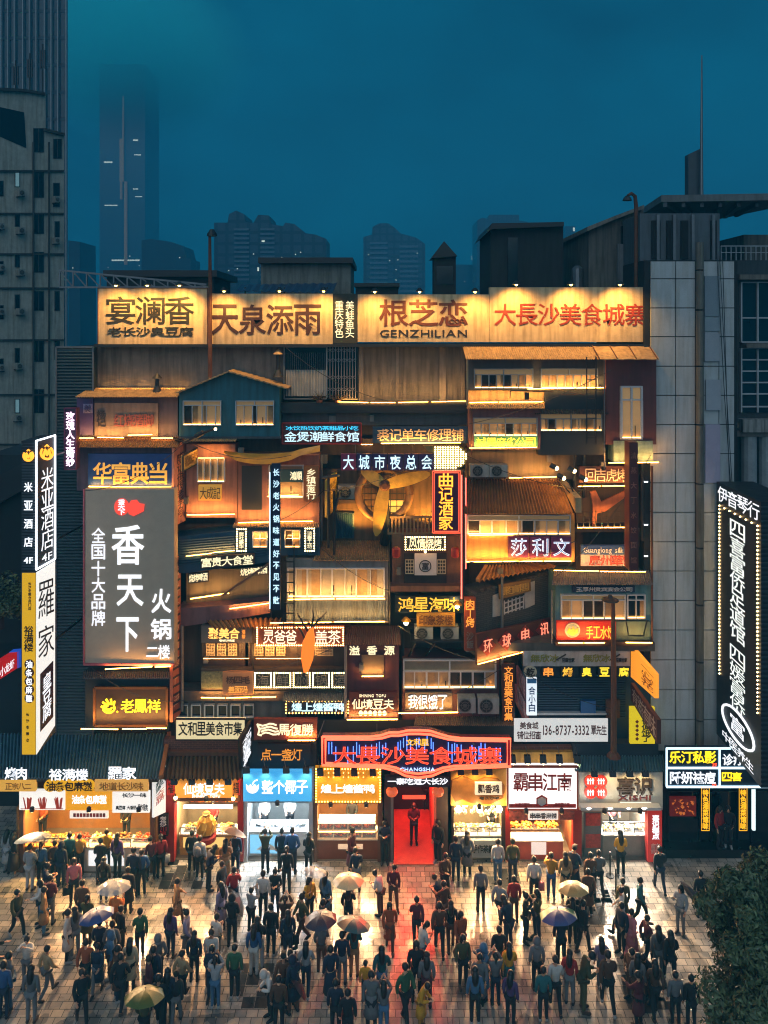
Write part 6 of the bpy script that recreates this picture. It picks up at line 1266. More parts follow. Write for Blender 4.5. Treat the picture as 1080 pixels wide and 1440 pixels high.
for x in (645, 674, 702): MB().ball(at(x,1138,-.1), .13).build('globe_bulb', emi('globe bulb','#ffe2a8',6), t); lamp('POINT','globe_light',t,at(x,1143,-.35),16,'#ffd08a',.1)
counter(t, X0+.05, X1-.05, .2, .95, .7, mat('ash stone counter', '#8a8c8c', .4), None, .3)
b = MB(); rnd = random.Random(9)
for k in range(44): b.ball((rnd.uniform(X0+.1,X1-.1), rnd.uniform(.3,.7), zt-.25-rnd.uniform(0,.35)), rnd.uniform(.05,.09), 6, 4)
b.build('hanging_garlic_pattern', mat('white garlic', '#c8bca4', .6), t); shelves(t, X0+.1, X1-.1, 1.9, (1.2,1.6,2.0), WOODM, 17)
for k in range(3): tray('steel tray of noodles on the ash stone counter', X0+.15+k*.6, X0+.67+k*.6, .4, .95, .35, ['#d0a050','#e0c890'], 90+k, 'noodle trays')
added_downlights(t, (674,), 1135, -.4, 520)
sign('pale stone front board with black handwritten characters beneath the noodle counter', (661,1182,705,1206), -.1, mat('pale stone board', '#8f989c', .5), [('手作茶颜记',(664,1188,702,1199),P_DARK,'m')])
clip_lights('over the amber noodle shop', (648,668,688), 1080, 1090, -.3, 'clip lights of the noodle shop')

# ---------------------------------------------------------------- skewer shop with white sign
t = thing('skewer_shop', 'skewer shop with red posts and a heaped glowing food display under a white sign', 'shop', (6.8, 0, 0))
X0, X1, zt = room(t, 716, 806, 1142, .05, 2.2, mat('orange skewer wall', '#8a5230', .6), '#ffc888', 200, 2)
for x0, x1 in ((711,718),(806,815)): MB().rect(x0,1136,x1,gy(0),0,.3).build('post', REDP, t)
MB().rect(700,1058,812,1078,.5,.3).build('lamp_wall', mat('ochre lamp wall', '#b08434', .7, streak=.3), t); MB().rect(703,1050,805,1060,.7,.2).build('brick_band', BRICK, t)
counter(t, X0+.05, X1-.4, .1, .8, .5, mat('coral front board', '#b04a3a', .4), None, 0); MB().box((X0+.9,.06,.25),(X0+1.5,.08,.75)).build('hexagon_panel', emi('white hexagon','#fff0e8',.5), t)
for k in range(3): MB().box((X0+.1,.65+.4*k,.8+.3*k),(X1-.45,1.05+.4*k,.84+.3*k)).build('food_shelf', WOODM, t)
for j in range(3):
    for k in range(4): tray('stepped tray of orange skewers in the shop with the white sign', X0+.12+k*.52, X0+.6+k*.52, .66+.4*j, .85+.3*j, .34, ['#d87a28','#b8501c','#e0a848'], 120+j*9+k, 'skewer trays', .14)
b = MB()
for k in range(12): b.tube([(X0+.2+k*.18,.4,zt-.1),(X0+.2+k*.18,.4,zt-.4)], .04, 6)
b.build('hanging_sausage_pattern', mat('dark sausage', '#5a2416', .5), t)
MB().rect(743,1141,785,1153,-.05,.06).build('menu_panel', emi('menu white','#f0e8e0',.6), t); text(t, '串串香麻辣', (745,1143,783,1151), PF(-.05), P_DARK, 'm'); MB().rect(716,1141,742,1153,-.04,.06).build('photo_panel', mat('photo menu', '#7a3a34', .4, var=.8, scale=8), t); MB().rect(787,1141,808,1153,-.04,.06).build('photo_panel', mat('photo menu', '#7a3a34', .4, var=.8, scale=8), t)
added_downlights(t, (740,790), 1141, -.6, 480)
s = sign('large white lightbox with red brush characters and a hexagon emblem', (714,1078,812,1138), -.35, emi('white big lightbox','#fff6f0',.95,'AUTO'), [('霸串江南',(722,1087,804,1112),mat('red brush ink','#a0281e'),'b')], frame=mat('terracotta frame', '#a0482c', .5), fw=2, depth=.25)
b = MB(); p = off(PF(-.35),.03); b.slab([(762+9*math.cos(a), 1127+9*math.sin(a)) for a in (math.pi/6+k*math.pi/3 for k in range(6))], off(p,.02), .02); b.build('hexagon_emblem', WHITE, s); b = MB(); q = [off(p,.05).at(762+8*math.cos(a), 1127+8*math.sin(a)) for a in (math.pi/6+k*math.pi/3 for k in range(7))]; b.tube(q, .03, 5, False); b.build('hexagon_rim', mat('red brush ink','#a0281e'), s); MB().rect(716,1131,810,1136,-.385,.02).build('footer_band', mat('red brush ink','#a0281e'), s); text(s, '地道江南味', (724,1129,745,1132.5), off(p,.03), mat('red brush ink','#a0281e'), 'm'); text(s, '麻辣霸王串', (780,1129,801,1132.5), off(p,.03), mat('red brush ink','#a0281e'), 'm')
clip_lights('on the ochre wall over the white skewer sign', (721,742,764,787,812), 1063, 1074, -.1, 'clip lights over the skewer sign', (0,18))

# ---------------------------------------------------------------- cake shop with red flower emblem
t = thing('pastry_shop', 'pastry shop with pale lit sign wall and four petal red emblem', 'shop', (10.0, 0, 0))
X0, X1, zt = room(t, 818, 912, 1142, .1, 2.4, mat('pale pastry wall', '#8c8478', .6), '#fff0dc', 200, 2)
MB().rect(815,1086,932,1139,-.1,.35).build('sign_wall', mat('pale grey render', '#a9aaa4', .6, var=.06), t)
roof(t, 808, 936, 1084, -.5, 810, 932, 1062, .5, 30, TILE, .04, tile=True); MB().rect(806,1046,926,1066,.45,.4).build('parapet', mat('slate parapet', '#2c343c', .7), t)
for a in range(4):
    cx, cy = 838+(7.5 if a % 2 else -7.5), 1107+(8 if a > 1 else -8); b = MB(); b.slab([(cx+8.5*math.cos(k*.3142), cy+8.5*math.sin(k*.3142)) for k in range(20)], off(PF(-.1),.06+.003*a), .05); b.build('petal_emblem', emi('petal red','#d8301c',.5), t)
b = MB()
for a in range(4):
    cx, cy = 838+(7.5 if a % 2 else -7.5), 1107+(8 if a > 1 else -8)
    for dx in (-3.5, 0, 3.5): b.rect(cx+dx-.6, cy-4, cx+dx+.6, cy+4, -.19, .02)
    b.rect(cx-5, cy-2, cx+5, cy-.8, -.192, .02)
b.build('petal_print_pattern', L_WHITE, t)
text(t, '喜识', (867,1093,917,1117), PF(-.1), P_DARK, 'h', depth=.1); text(t, 'XISHI', (868,1118,916,1125), PF(-.1), mat('maroon latin','#6a2420'), 'h')
MB().rect(872,1129,916,1134,-.13,.03).build('pill_panel', emi('pill lightbox','#fff6ea',.8), t)
for x in (828, 858, 884, 906): lamp('SPOT','wash_light',t,at(x,1139,-.5),14,'#fff4e0',.05,aim=at(x,1112,-.1),spot=110,blend=.8)
MB().rect(817,1136,930,1140,-.45,.3).build('light_trough', ALU, t)
clip_lights('over the pastry sign wall', (836,862,886,908), 1083, 1093, -.45, 'clip lights of the pastry shop', (0,20))
added_downlights(t, (850,900), 1141, -.6, 480, '#ffdcb8')
counter(t, X0+.9, X1-.05, .3, .9, .6, mat('stone pastry counter', '#7c7872', .4), None, .5)
for x0, x1 in ((814,818),(909,913)): MB().rect(x0,1139,x1,gy(0),.02,.2).build('post', REDP, t)
for k in range(4): tray('tray of pale pastries behind glass in the pastry shop', X0+1.0+k*.42, X0+1.37+k*.42, .45, .9, .35, ['#e0c890','#d0a050'], 150+k, 'pastry trays', .12)
shelves(t, X0+.1, X1-.1, 2.1, (1.2,1.6,2.0), WHT, 21); MB().box((X0+.15,.25,0),(X0+.85,.7,1.9)).build('drinks_fridge', mat('fridge grey', '#5f6466', .4), t)
b = MB().box((X0+.2,.23,1.3),(X0+.8,.25,1.8)); b.build('poster_panel', mat('red price poster', '#a83a34', .5, var=.5, scale=9), t); MB().box((X0+.2,.23,.4),(X0+.8,.25,.95)).build('poster_panel', mat('red price poster', '#a83a34', .5, var=.5, scale=9), t)
sign('tall red panel with white lit characters at the corner of the pastry shop', (911,1140,931,1212), -.15, emi('red lit panel','#b8281e',.45,'AUTO'), [('喜识糕点',(917,1146,927,1180),L_WHITE,'h',True),('囍',(915,1186,928,1200),mat('pink print','#d89a90'),'b')], name='panel_sign')
t = thing('queue_barrier', 'black retractable queue posts before the pastry shop', 'queue barrier', gnd(866,1250))
for (x, y) in ((858,1232),(866,1256)): g_ = gnd(x,y); MB().lathe(g_, [(.16,0),(.16,.03),(.03,.06),(.03,.9),(.05,.95)], 10).build('post', BLACK, t)
MB().bar(gnd(858,1232)+Vector((0,0,.88)), gnd(866,1256)+Vector((0,0,.88)), .01, .05).build('belt', P_DARK, t)

# ---------------------------------------------------------------- dark restaurant at the right with a gridded light sign
t = thing('shop_sign', 'blue led framed double row sign with yellow and white characters', 'sign', at(975,1107,-.6)); p = PF(-.6); NVB = mat('navy sign row', '#0e2236', .45)
MB().rect(937,1052,1100,1107,-.6,.2).build('panel', NVB, t); b = MB()
for y in (1052.5, 1080, 1106.5): b.bar(off(p,.03).at(937,y), off(p,.03).at(1100,y), .06)
for x in (937.5, 1012): b.bar(off(p,.03).at(x,1052.5), off(p,.03).at(x,1106.5), .06)
b.build('neon_border', emi('ice blue neon','#bfe4f8',1.6,'AUTO'), t)
text(t, '乐汀私影', (941,1056,1007,1073), p, emi('sunflower letter','#ffd81e',1.2), 'h'); text(t, '阡妍祛痘', (942,1085,1006,1102), p, L_WHITE, 'h'); text(t, '7F', (1001,1073,1008,1078), p, L_RED, 'b'); text(t, '16', (1001,1101,1008,1105), p, L_RED, 'b')
text(t, '四喜', (1015,1086,1043,1098), p, emi('sunflower letter','#ffd81e',1.2), 'b'); text(t, '诊疗', (1016,1060,1046,1076), p, L_WHITE, 'b'); text(t, '屯', (1067,1086,1080,1100), p, emi('sunflower letter','#ffd81e',1.2), 'b'); text(t, '宁', (1068,1057,1080,1072), p, L_WHITE, 'b')
t = thing('dark_restaurant', 'dark ground floor restaurant behind the tree with yellow upright neon', 'restaurant', (13, .5, 0)); MB().rect(933,1105,1130,gy(.8),.8,4).build('wall', mat('ink wall', '#14181b', .6), t); MB().rect(936,1195,1130,gy(.2),.2,.6).build('low_wall', mat('black stone', '#0d0f10', .3), t)
for x0, x1 in ((940,984),(1000,1038),(1056,1100)): f = MB(); frame_bars(f, quad((x0,1112,x1,1190)), PF(.7), 1.5, .1); w_ = f.build('window', BLACK, t); MB().rect(x0,1112,x1,1190,.74,.05).build('pane', PANED, w_)
s = thing('poster', 'lit poster of red and orange dishes on the dark restaurant front', 'poster', at(960,1148,.5)); MB().rect(942,1121,979,1148,.5,.08).build('panel', emi('dim red poster','#6a1410',.35), s); b = MB(); rnd = random.Random(2)
for k in range(30): x, y = rnd.uniform(944,974), rnd.uniform(1124,1144); b.slab([(x,y),(x+rnd.uniform(2,5),y+rnd.uniform(-1,1)),(x+rnd.uniform(1,4),y+rnd.uniform(2,4))], off(PF(.5),.01+k*.001), .004)
b.build('dish_print_pattern', emi('dish print','#d8742c',.5), s)
for x, lb in ((992,'yellow upright neon sign beside the lit dish poster'),(1045,'yellow upright neon sign beside the white lit post')):
    s = sign(lb, (x-5,1108,x+5,1168), .3, mat('black neon back', '#141210', .5), [('特色湘菜馆味',(x-4,1110,x+4,1166),emi('sun neon','#ffb81e',.95),'h',True)], name='neon_sign'); frm = MB(); frame_bars(frm, quad((x-5.5,1108,x+5.5,1168)), off(PF(.3),.02), .4, .03); frm.build('neon_border', emi('sun neon','#ffb81e',.95), s)
s = thing('lit_post', 'white lit post at the end of the dark restaurant', 'lamp post', at(1061,1168,.2)); MB().rect(1058.5,1110,1062.5,1168,.2,.1).build('light_tube', emi('white post glow','#d8f0f0',1.2,'AUTO'), s); MB().rect(1057,1106,1064,1110,.18,.14).build('cap', STEEL, s)

# ---------------------------------------------------------------- lamp posts
t = thing('lamp_post', 'tall thin dark lamp post rising past the brown lettered billboard', 'lamp post', at(295,532,1.05)); MB().tube([at(295.5,540,1.02), at(295.5,400,1.02), at(295,332,1.02)], [.09,.08,.06], 8).build('pole', RUST, t); MB().lathe(at(298,332,1.0), [(.22,0),(.2,.1),(.08,.28)], 10).build('lamp_head', BLACK, t)
t = thing('lamp_post', 'rusty gooseneck lamp post behind the orange red lettered billboard', 'lamp post', at(894,404,1.9)); MB().tube([at(894.5,420,1.9), at(894.5,290,1.9), at(893,276,1.85), at(888,272,1.7), at(883,275,1.6)], [.1,.09,.08,.07,.06], 8).build('pole', RUST, t); MB().lathe(at(882,282,1.55), [(.2,0),(.16,.1),(.07,.2)], 10).build('lamp_head', BLACK, t)
t = thing('lamp_post', 'old lamp post with flat hat shaped shade before the red dumpling sign', 'lamp post', at(862,1062,-.6)); MB().tube([at(863,1060,-.6), at(863,960,-.6), at(862,845,-.6)], [.13,.11,.08], 8).build('pole', WOODM, t); MB().lathe(at(858,844,-.75), [(.34,0),(.32,.03),(.12,.12),(.06,.2)], 14).build('lamp_shade', BLACK, t); MB().lathe(at(863,1064,-.6), [(.28,0),(.22,.1),(.12,.2)], 10).build('base', RUST, t)
for a_, b2 in (((880,872),(884,894)),((884,894),(905,894)),((905,894),(910,872))): MB().bar(at(*a_,-.3), at(*b2,-.3), .04).build('bracket', BLACK, t)

# ---------------------------------------------------------------- side alley at the left
t = thing('alley_shop', 'lit shop stall with red slanted awning in the side alley', 'shop', at(5,1000,6)); pa2 = PV((-15.2,1.0),(-16.4,8))
MB().slab([(-20,945),(27,915),(27,938),(-20,968)], pa2, .3).build('awning_panel', emi('red awning lit','#c81e22',.5,'AUTO'), t); text(t, '小龙虾', [(0,940),(20,926),(20,938),(0,953)], pa2, L_WHITE, 'b')
MB().slab([(24,916),(30,912),(30,938),(24,940)], pa2, .3).build('blue_panel', emi('blue awning lit','#2a5ad0',.5), t)
MB().rect(-40,955,28,1075,8,1).build('back_wall', mat('amber alley wall', '#6a4a28', .7, var=.6, scale=3), t); lamp('POINT','stall_lamp',t,at(12,965,4.5),260,'#ffb860',.2)
shelves(t, at(-10,0,7.4).x, at(27,0,7.4).x, 7.4, (1.6,2.4,3.2,4.0), WOODM, 31, .25)
s = thing('wall_sign', 'small dark framed sign high on the alley corner', 'sign', at(12,860,1)); MB().rect(4,808,21,842,1,.15).build('panel', mat('charcoal sign', '#16191c', .5), s); f = MB(); frame_bars(f, [(4,815),(21,806),(21,834),(4,845)], PF(.98), 1, .05); f.build('frame', STEEL, s)
s = thing('low_roof', 'low black roof ridge over the side alley beside the blade sign', 'roof', at(10,690,2)); MB().prism([at(-40,690,2), at(30,652,2), at(30,690,2), at(-40,730,2)], (0,3,0)).build('roof', BLACK, s); MB().rect(-40,690,30,905,2.4,.5).build('wall', mat('alley soot wall', '#16191b', .9), s)
# ================================================================ people
SKINM = tinted('skin', .5, .08); CLOTH = tinted('cloth', .85, .3); HAIRM = tinted('hair', .5, .3)
def limbs(pose):
    """joints of a 1.70 m figure facing the camera (-Y); x is its own left"""
    J = dict(pel=(0,0,.95), sp=(0,-.01,1.14), ch=(0,0,1.33), nk=(0,.0,1.46), hb=(0,-.015,1.53), hc=(0,-.03,1.605), ht=(0,-.015,1.675))
    for s, k in ((1,'l'),(-1,'r')):
        J['hip'+k] = (.09*s,0,.90); J['kn'+k] = (.10*s,-.02,.49); J['an'+k] = (.105*s,.02,.085); J['to'+k] = (.12*s,-.15,.03)
        J['sh'+k] = (.175*s,.01,1.395); J['el'+k] = (.225*s,.03,1.12); J['wr'+k] = (.225*s,-.05,.88)
    def st(**kw): J.update(kw)
    if pose == 'phone': st(ell=(.22,-.02,1.13), wrl=(.08,-.22,1.20), elr=(-.22,-.02,1.13), wrr=(-.07,-.24,1.18), hc=(0,-.06,1.59), ht=(0,-.06,1.665))
    if pose == 'walk': st(knl=(.10,-.20,.52), anl=(.10,-.26,.11), tol=(.11,-.42,.10), knr=(-.10,.06,.48), anr=(-.10,.30,.14), tor=(-.11,.18,.03), ell=(.24,.12,1.14), wrl=(.23,.12,.90), elr=(-.24,-.08,1.13), wrr=(-.20,-.24,.95))
    if pose == 'stride': st(knl=(.09,.05,.49), anl=(.09,.22,.10), tol=(.10,.08,.03), knr=(-.09,-.14,.51), anr=(-.09,-.20,.085), tor=(-.10,-.36,.05), ell=(.21,-.10,1.14), wrl=(.14,-.26,1.05), elr=(-.22,.10,1.14), wrr=(-.21,.10,.90))
    if pose == 'umb': st(elr=(-.23,-.08,1.14), wrr=(-.17,-.22,1.30), ell=(.23,.0,1.12), wrl=(.20,-.12,.92))
    if pose == 'reach': st(ell=(.22,-.14,1.22), wrl=(.16,-.38,1.22), elr=(-.22,.0,1.13), wrr=(-.16,-.20,1.05), hc=(0,-.05,1.6))
    if pose == 'photo': st(ell=(.24,-.16,1.34), wrl=(.08,-.28,1.54), elr=(-.24,-.16,1.34), wrr=(-.08,-.28,1.54))
    if pose == 'bow': st(ch=(0,-.10,1.31), nk=(0,-.16,1.42), hb=(0,-.20,1.47), hc=(0,-.26,1.52), ht=(0,-.28,1.58), shl=(.17,-.10,1.36), shr=(-.17,-.10,1.36), ell=(.20,-.12,1.08), wrl=(.08,-.34,1.12), elr=(-.20,-.12,1.08), wrr=(-.06,-.34,1.10))
    if pose == 'pocket': st(ell=(.27,.08,1.13), wrl=(.17,-.03,.95), elr=(-.27,.08,1.13), wrr=(-.17,-.03,.95))
    if pose == 'lean': st(hipl=(.10,.02,.90), knl=(.13,-.05,.49), anl=(.16,.0,.085), tol=(.2,-.16,.03), sp=(.02,-.01,1.14), ch=(.03,0,1.33), nk=(.03,0,1.46), hb=(.04,-.02,1.53), hc=(.05,-.03,1.605), ht=(.05,-.02,1.675), elr=(-.2,-.06,1.13), wrr=(-.05,-.2,1.12))
    return {k: Vector(v) for k, v in J.items()}
def skin_obj(nodes, edges, root):
    """nodes: name -> (pos, radius)"""
    names = list(nodes); me = bpy.data.meshes.new('fig'); me.from_pydata([nodes[n][0] for n in names], [(names.index(a), names.index(b)) for a, b in edges], [])
    o = bpy.data.objects.new('fig', me); COL.objects.link(o); md = o.modifiers.new('s', 'SKIN'); md.branch_smoothing = .3
    if not me.skin_vertices: me.attributes
    for i, n in enumerate(names):
        r = nodes[n][1]; me.skin_vertices[0].data[i].radius = r if isinstance(r, tuple) else (r, r); me.skin_vertices[0].data[i].use_root = (n == root)
    sb = o.modifiers.new('d', 'SUBSURF'); sb.levels = 1; sb.render_levels = 1
    return o
def fig_objs(pose):
    J = limbs(pose); N = {}; E = []
    def chain(*ns): E.extend(zip(ns, ns[1:]))
    for k, r in (('pel',(.12,.08)),('sp',(.10,.07)),('ch',(.10,.065)),('nk',.05),('hb',.055),('hc',(.078,.092)),('ht',(.055,.065))): N[k] = (J[k], r)
    chain('pel','sp','ch','nk','hb','hc','ht')
    N['nose'] = (J['hc']+Vector((0,-.105,-.01)), .012); E.append(('hc','nose'))
    for k in 'lr':
        s = 1 if k == 'l' else -1
        for n, r in (('hip',.075),('kn',.052),('an',.036),('to',.032),('sh',.04),('el',.038),('wr',.027)): N[n+k] = (J[n+k], r)
        chain('pel','hip'+k,'kn'+k,'an'+k,'to'+k); chain('ch','sh'+k,'el'+k,'wr'+k)
        d = (J['wr'+k]-J['el'+k]).normalized(); side = d.cross(Vector((0,0,1)))
        if side.length < .2: side = Vector((0,-1,0))*s
        side.normalize(); pal = J['wr'+k]+d*.06; N['pa'+k] = (pal, (.034,.018)); E.append(('wr'+k,'pa'+k)); curl = Vector((-.012*s,-.018,0))
        for i, (u, l) in enumerate(((-.028,.062),(-.009,.072),(.01,.068),(.027,.052))):
            a = pal+d*.035+side*u; b = a+d*l*.55; c = b+(d+curl*18).normalized()*l*.5
            N['f%d%s' % (i,k)] = (a, .010); N['g%d%s' % (i,k)] = (b, .0088); N['h%d%s' % (i,k)] = (c, .0075); chain('pa'+k,'f%d%s' % (i,k),'g%d%s' % (i,k),'h%d%s' % (i,k))
        a = J['wr'+k]+d*.03+side*-.036; b = a+d*.035+side*-.022; N['t'+k] = (a,.011); N['u'+k] = (b,.009); chain('pa'+k,'t'+k,'u'+k)
    body = skin_obj(N, E, 'pel'); N2, E2 = {}, []
    for k, r in (('pel',(.17,.125)),('sp',(.155,.118)),('ch',(.172,.125)),('nk',(.075,.072))): N2[k] = (J[k], r)
    N2['pel'] = (J['pel']-Vector((0,0,.06)), (.172,.128)); E2 += [('pel','sp'),('sp','ch'),('ch','nk')]
    for k in 'lr':
        for n, r in (('sh',.078),('el',.062),('wr',.047)): N2[n+k] = (J[n+k], r)
        E2 += [('ch','sh'+k),('sh'+k,'el'+k),('el'+k,'wr'+k)]
    jac = skin_obj(N2, E2, 'pel'); N3, E3 = {'pel':(J['pel'],(.155,.112))}, []
    for k in 'lr':
        for n, r in (('hip',.10),('kn',.072),('an',.056)): N3[n+k] = (J[n+k], r)
        E3 += [('pel','hip'+k),('hip'+k,'kn'+k),('kn'+k,'an'+k)]
    return J, body, jac, skin_obj(N3, E3, 'pel')
POSES = {}
def load_poses(names):
    raw = {n: fig_objs(n) for n in names}; dg = bpy.context.evaluated_depsgraph_get()
    for n, (J, *os_) in raw.items():
        ms = []
        for o, nm, m in zip(os_, ('body','jacket','trousers'), (SKINM, CLOTH, CLOTH)):
            me = bpy.data.meshes.new_from_object(o.evaluated_get(dg)); me.name = nm; me.materials.clear(); me.materials.append(m); me.polygons.foreach_set('use_smooth', [True]*len(me.polygons)); ms.append(me)
        for o in os_: d = o.data; bpy.data.objects.remove(o); bpy.data.meshes.remove(d)
        def mk(b, nm, m):
            me = bpy.data.meshes.new(nm); me.from_pydata(b.v, [], b.f); me.materials.append(m); bm = bmesh.new(); bm.from_mesh(me); bmesh.ops.recalc_face_normals(bm, faces=bm.faces); bm.to_mesh(me); bm.free(); me.polygons.foreach_set('use_smooth', [True]*len(me.polygons)); return me
        sh = MB()
        for k in 'lr': a, t_ = J['an'+k], J['to'+k]; sh.tube([a+Vector((0,.05,-.03)), a+Vector((0,.0,-.02)), t_+Vector((0,.02,.012)), t_+Vector((0,-.04,.008))], [.04,.055,.045,.025], 8)
        h = J['hc']; up = (J['ht']-J['hc']).normalized()
        hs = MB().ball(h+up*.025+Vector((0,.02,0)), .108, 12, 7, (.92,1.0,1.05)); hl = MB().ball(h+up*.025+Vector((0,.02,0)), .11, 12, 7, (.95,1.0,1.05))
        hl.tube([h+Vector((0,.06,.03)), h+Vector((0,.09,-.10)), h+Vector((0,.11,-.24)), h+Vector((0,.12,-.36))], [.09,.105,.10,.06], 10)
        hb = MB().ball(h+up*.025+Vector((0,.02,0)), .106, 12, 7, (.92,1.0,1.05)); hb.ball(h+up*.11+Vector((0,.08,0)), .05, 8, 5)
        hp = MB().ball(h+up*.025+Vector((0,.02,0)), .106, 12, 7, (.92,1.0,1.05)); hp.tube([h+Vector((0,.11,.06)), h+Vector((0,.16,.0)), h+Vector((0,.15,-.18))], [.03,.045,.015], 8)
        hd = MB().ball(h+up*.01+Vector((0,.03,-.01)), .135, 12, 7, (.95,1.0,1.1)); hd.ball(J['nk']+Vector((0,.06,.02)), .12, 10, 5, (1.1,.8,.7))
        cap = MB().ball(h+up*.045+Vector((0,.01,0)), .106, 12, 7, (.95,1.05,.8)); cap.cbox(h+up*.05+Vector((0,-.13,0)), .13, .12, .012)
        pel = J['pel']; ct = MB().lathe((pel.x, pel.y, .48), [(.23,0),(.205,.2),(.175,.44),(.165,.6)], 14)
        for i in range(len(ct.v)): v = ct.v[i]; ct.v[i] = Vector((v.x, pel.y+(v.y-pel.y)*.78, v.z))
        sk = MB().lathe((pel.x, pel.y, .30), [(.25,0),(.21,.3),(.16,.62)], 14)
        bp = MB().ball(J['ch']+Vector((0,.2,-.1)), .2, 10, 7, (.75,.5,1.05))
        bag = MB().cbox(J['wrr']+Vector((-.03,0,-.27)), .26, .1, .28); bag.tube([J['wrr']+Vector((-.13,0,-.14)), J['wrr']+Vector((-.03,0,-.02)), J['wrr']+Vector((.07,0,-.14))], .012, 5)
        POSES[n] = dict(J=J, body=ms[0], jacket=ms[1], trousers=ms[2], shoes=mk(sh,'shoes',CLOTH), short=mk(hs,'hair',HAIRM), long=mk(hl,'hair',HAIRM), bun=mk(hb,'hair',HAIRM), tail=mk(hp,'hair',HAIRM), hood=mk(hd,'hood',CLOTH), cap=mk(cap,'cap',CLOTH), coat=mk(ct,'coat_skirt',CLOTH), skirt=mk(sk,'skirt',CLOTH), pack=mk(bp,'backpack',CLOTH), bag=mk(bag,'shopping_bag',CLOTH))
KC = dict(black='#15161a', navy='#1a2438', blue='#27466e', denim='#3f5f7d', teal='#24565a', grey='#5d5f62', lgrey='#8b8d90', white='#b5b3ae', cream='#b8a88a', beige='#94805f', tan='#8a6540', brown='#4d3322', rust='#8a4420', orange='#b8682a', yellow='#b98a1c', mustard='#8f6a1e', olive='#3f4024', green='#2c5236', red='#8e1f1c', wine='#4f1a22', pink='#a8646c', purple='#4a3460', lilac='#77708a')
HAIRS = ['#0c0a09', '#17100c', '#20150e', '#0f0d0d']
def person(x, y, pose, face, top, bot, hair, label, extra='', h=1.0, z=0, Yw=None):
    P = POSES[pose]; g = gnd(x, y) if Yw is None else Vector((at(x, y, Yw).x, Yw, 0)); g.z = z
    t = thing('person', label, 'person', g, 'people on the plaza'); t.rotation_euler = (0,0,R(face)); s = h*random.uniform(.96,1.04); t.scale = (s,s,s)
    def part(nm, me, col):
        o = obj(nm, me, t); c = lin(col); k = random.uniform(.85,1.15); o.color = (*[min(1, v*k) for v in c], 1); return o
    part('body', P['body'], random.choice(['#b98a6c','#c49a7c','#a87a5c'])); part('jacket', P['jacket'], KC[top])
    if 'skirt' in extra: part('skirt', P['skirt'], KC[bot])
    else: part('trousers', P['trousers'], KC[bot])
    part('shoes', P['shoes'], random.choice(['#101010','#1c1c1e','#8a8a88','#3a2a20']))
    part({'hood':'hood','cap':'cap'}.get(hair,'hair'), P[hair], KC[top] if hair == 'hood' else random.choice(HAIRS))
    if 'coat' in extra: part('coat_skirt', P['coat'], KC[top])
    M = Matrix.Translation(g) @ Matrix.Rotation(R(face),4,'Z') @ Matrix.Scale(s,4)
    def carry(nm, lab, me, col, cat):
        o = obj(nm, me); o.matrix_world = M; o.color = (*lin(col),1); tag(o, lab, cat, nm.replace('_',' ')+'s carried by people'); return o
    for e in extra.split():
        if ':' in e:
            k, c = e.split(':'); short = label.split(',')[0].replace('person in ', '')
            if k == 'pack': carry('backpack', 'backpack worn by the person in '+short, P['pack'], KC[c], 'backpack')
            if k == 'bag': carry('shopping_bag', 'bag in the hand of '+short[:60], P['bag'], KC[c], 'bag')
    return M, P['J']
def umbrella(label, cx, cy, Y, r, tilt, az, cols, hold=None):
    """cx, cy: canopy centre in the picture at depth Y; tilt degrees towards azimuth az; hold: hand position"""
    c = at(cx, cy, Y); t = thing('umbrella', label, 'umbrella', c, 'umbrellas held over the crowd'); Rm = Matrix.Rotation(R(az),3,'Z') @ Matrix.Rotation(R(tilt),3,'X')
    n = 8; rings = 6; prof = [(math.sin(i/rings*1.05)*r/math.sin(1.05), (math.cos(i/rings*1.05)-math.cos(1.05))*r*.62) for i in range(rings+1)]; mats_ = [tuple(cols[i % len(cols)] for i in range(n))][0]
    for ci in sorted(set(mats_), key=mats_.index):
        b = MB()
        for g in range(n):
            if mats_[g] != ci: continue
            sub = 4; vs = []
            for i, (rr, hh) in enumerate(prof):
                for j in range(sub+1):
                    a = 2*math.pi*(g+j/sub)/n; dip = (1-.07*math.sin(math.pi*j/sub)*(i/rings)); vs.append(c+Rm @ Vector((rr*dip*math.cos(a), rr*dip*math.sin(a), hh-.012*math.sin(math.pi*j/sub)*i/rings)))
            b.add(vs, [(i*(sub+1)+j, i*(sub+1)+j+1, (i+1)*(sub+1)+j+1, (i+1)*(sub+1)+j) for i in range(rings) for j in range(sub)])
        if ci == 'clear': m = GLS2
        else: m = mat('umbrella '+ci, ci, .45, var=.12)
        b.build('canopy', m, t, True)
    b = MB()
    for g in range(n): a = 2*math.pi*g/n; b.tube([c+Rm @ Vector((rr*math.cos(a), rr*math.sin(a), hh-.01)) for rr, hh in prof], .006, 4)
    b.build('rib', STEEL, t); top = c+Rm @ Vector((0,0,prof[0][1]+.06)); bot = hold if hold is not None else c+Rm @ Vector((0,0,-.75+prof[0][1]))
    MB().tube([top, bot], .010, 6).build('shaft', STEEL, t); d = (bot-top).normalized(); MB().tube([bot, bot+d*.11], .018, 8).build('handle', BLACK, t)
GLS2 = bpy.data.materials.new('clear vinyl'); GLS2.use_nodes = True; _t = GLS2.node_tree; _b = _t.nodes['Principled BSDF']; _b.inputs['Base Color'].default_value = (.7,.72,.72,1); _b.inputs['Roughness'].default_value = .15; _m = _t.nodes.new('ShaderNodeMixShader'); _tr = _t.nodes.new('ShaderNodeBsdfTransparent'); _m.inputs[0].default_value = .45
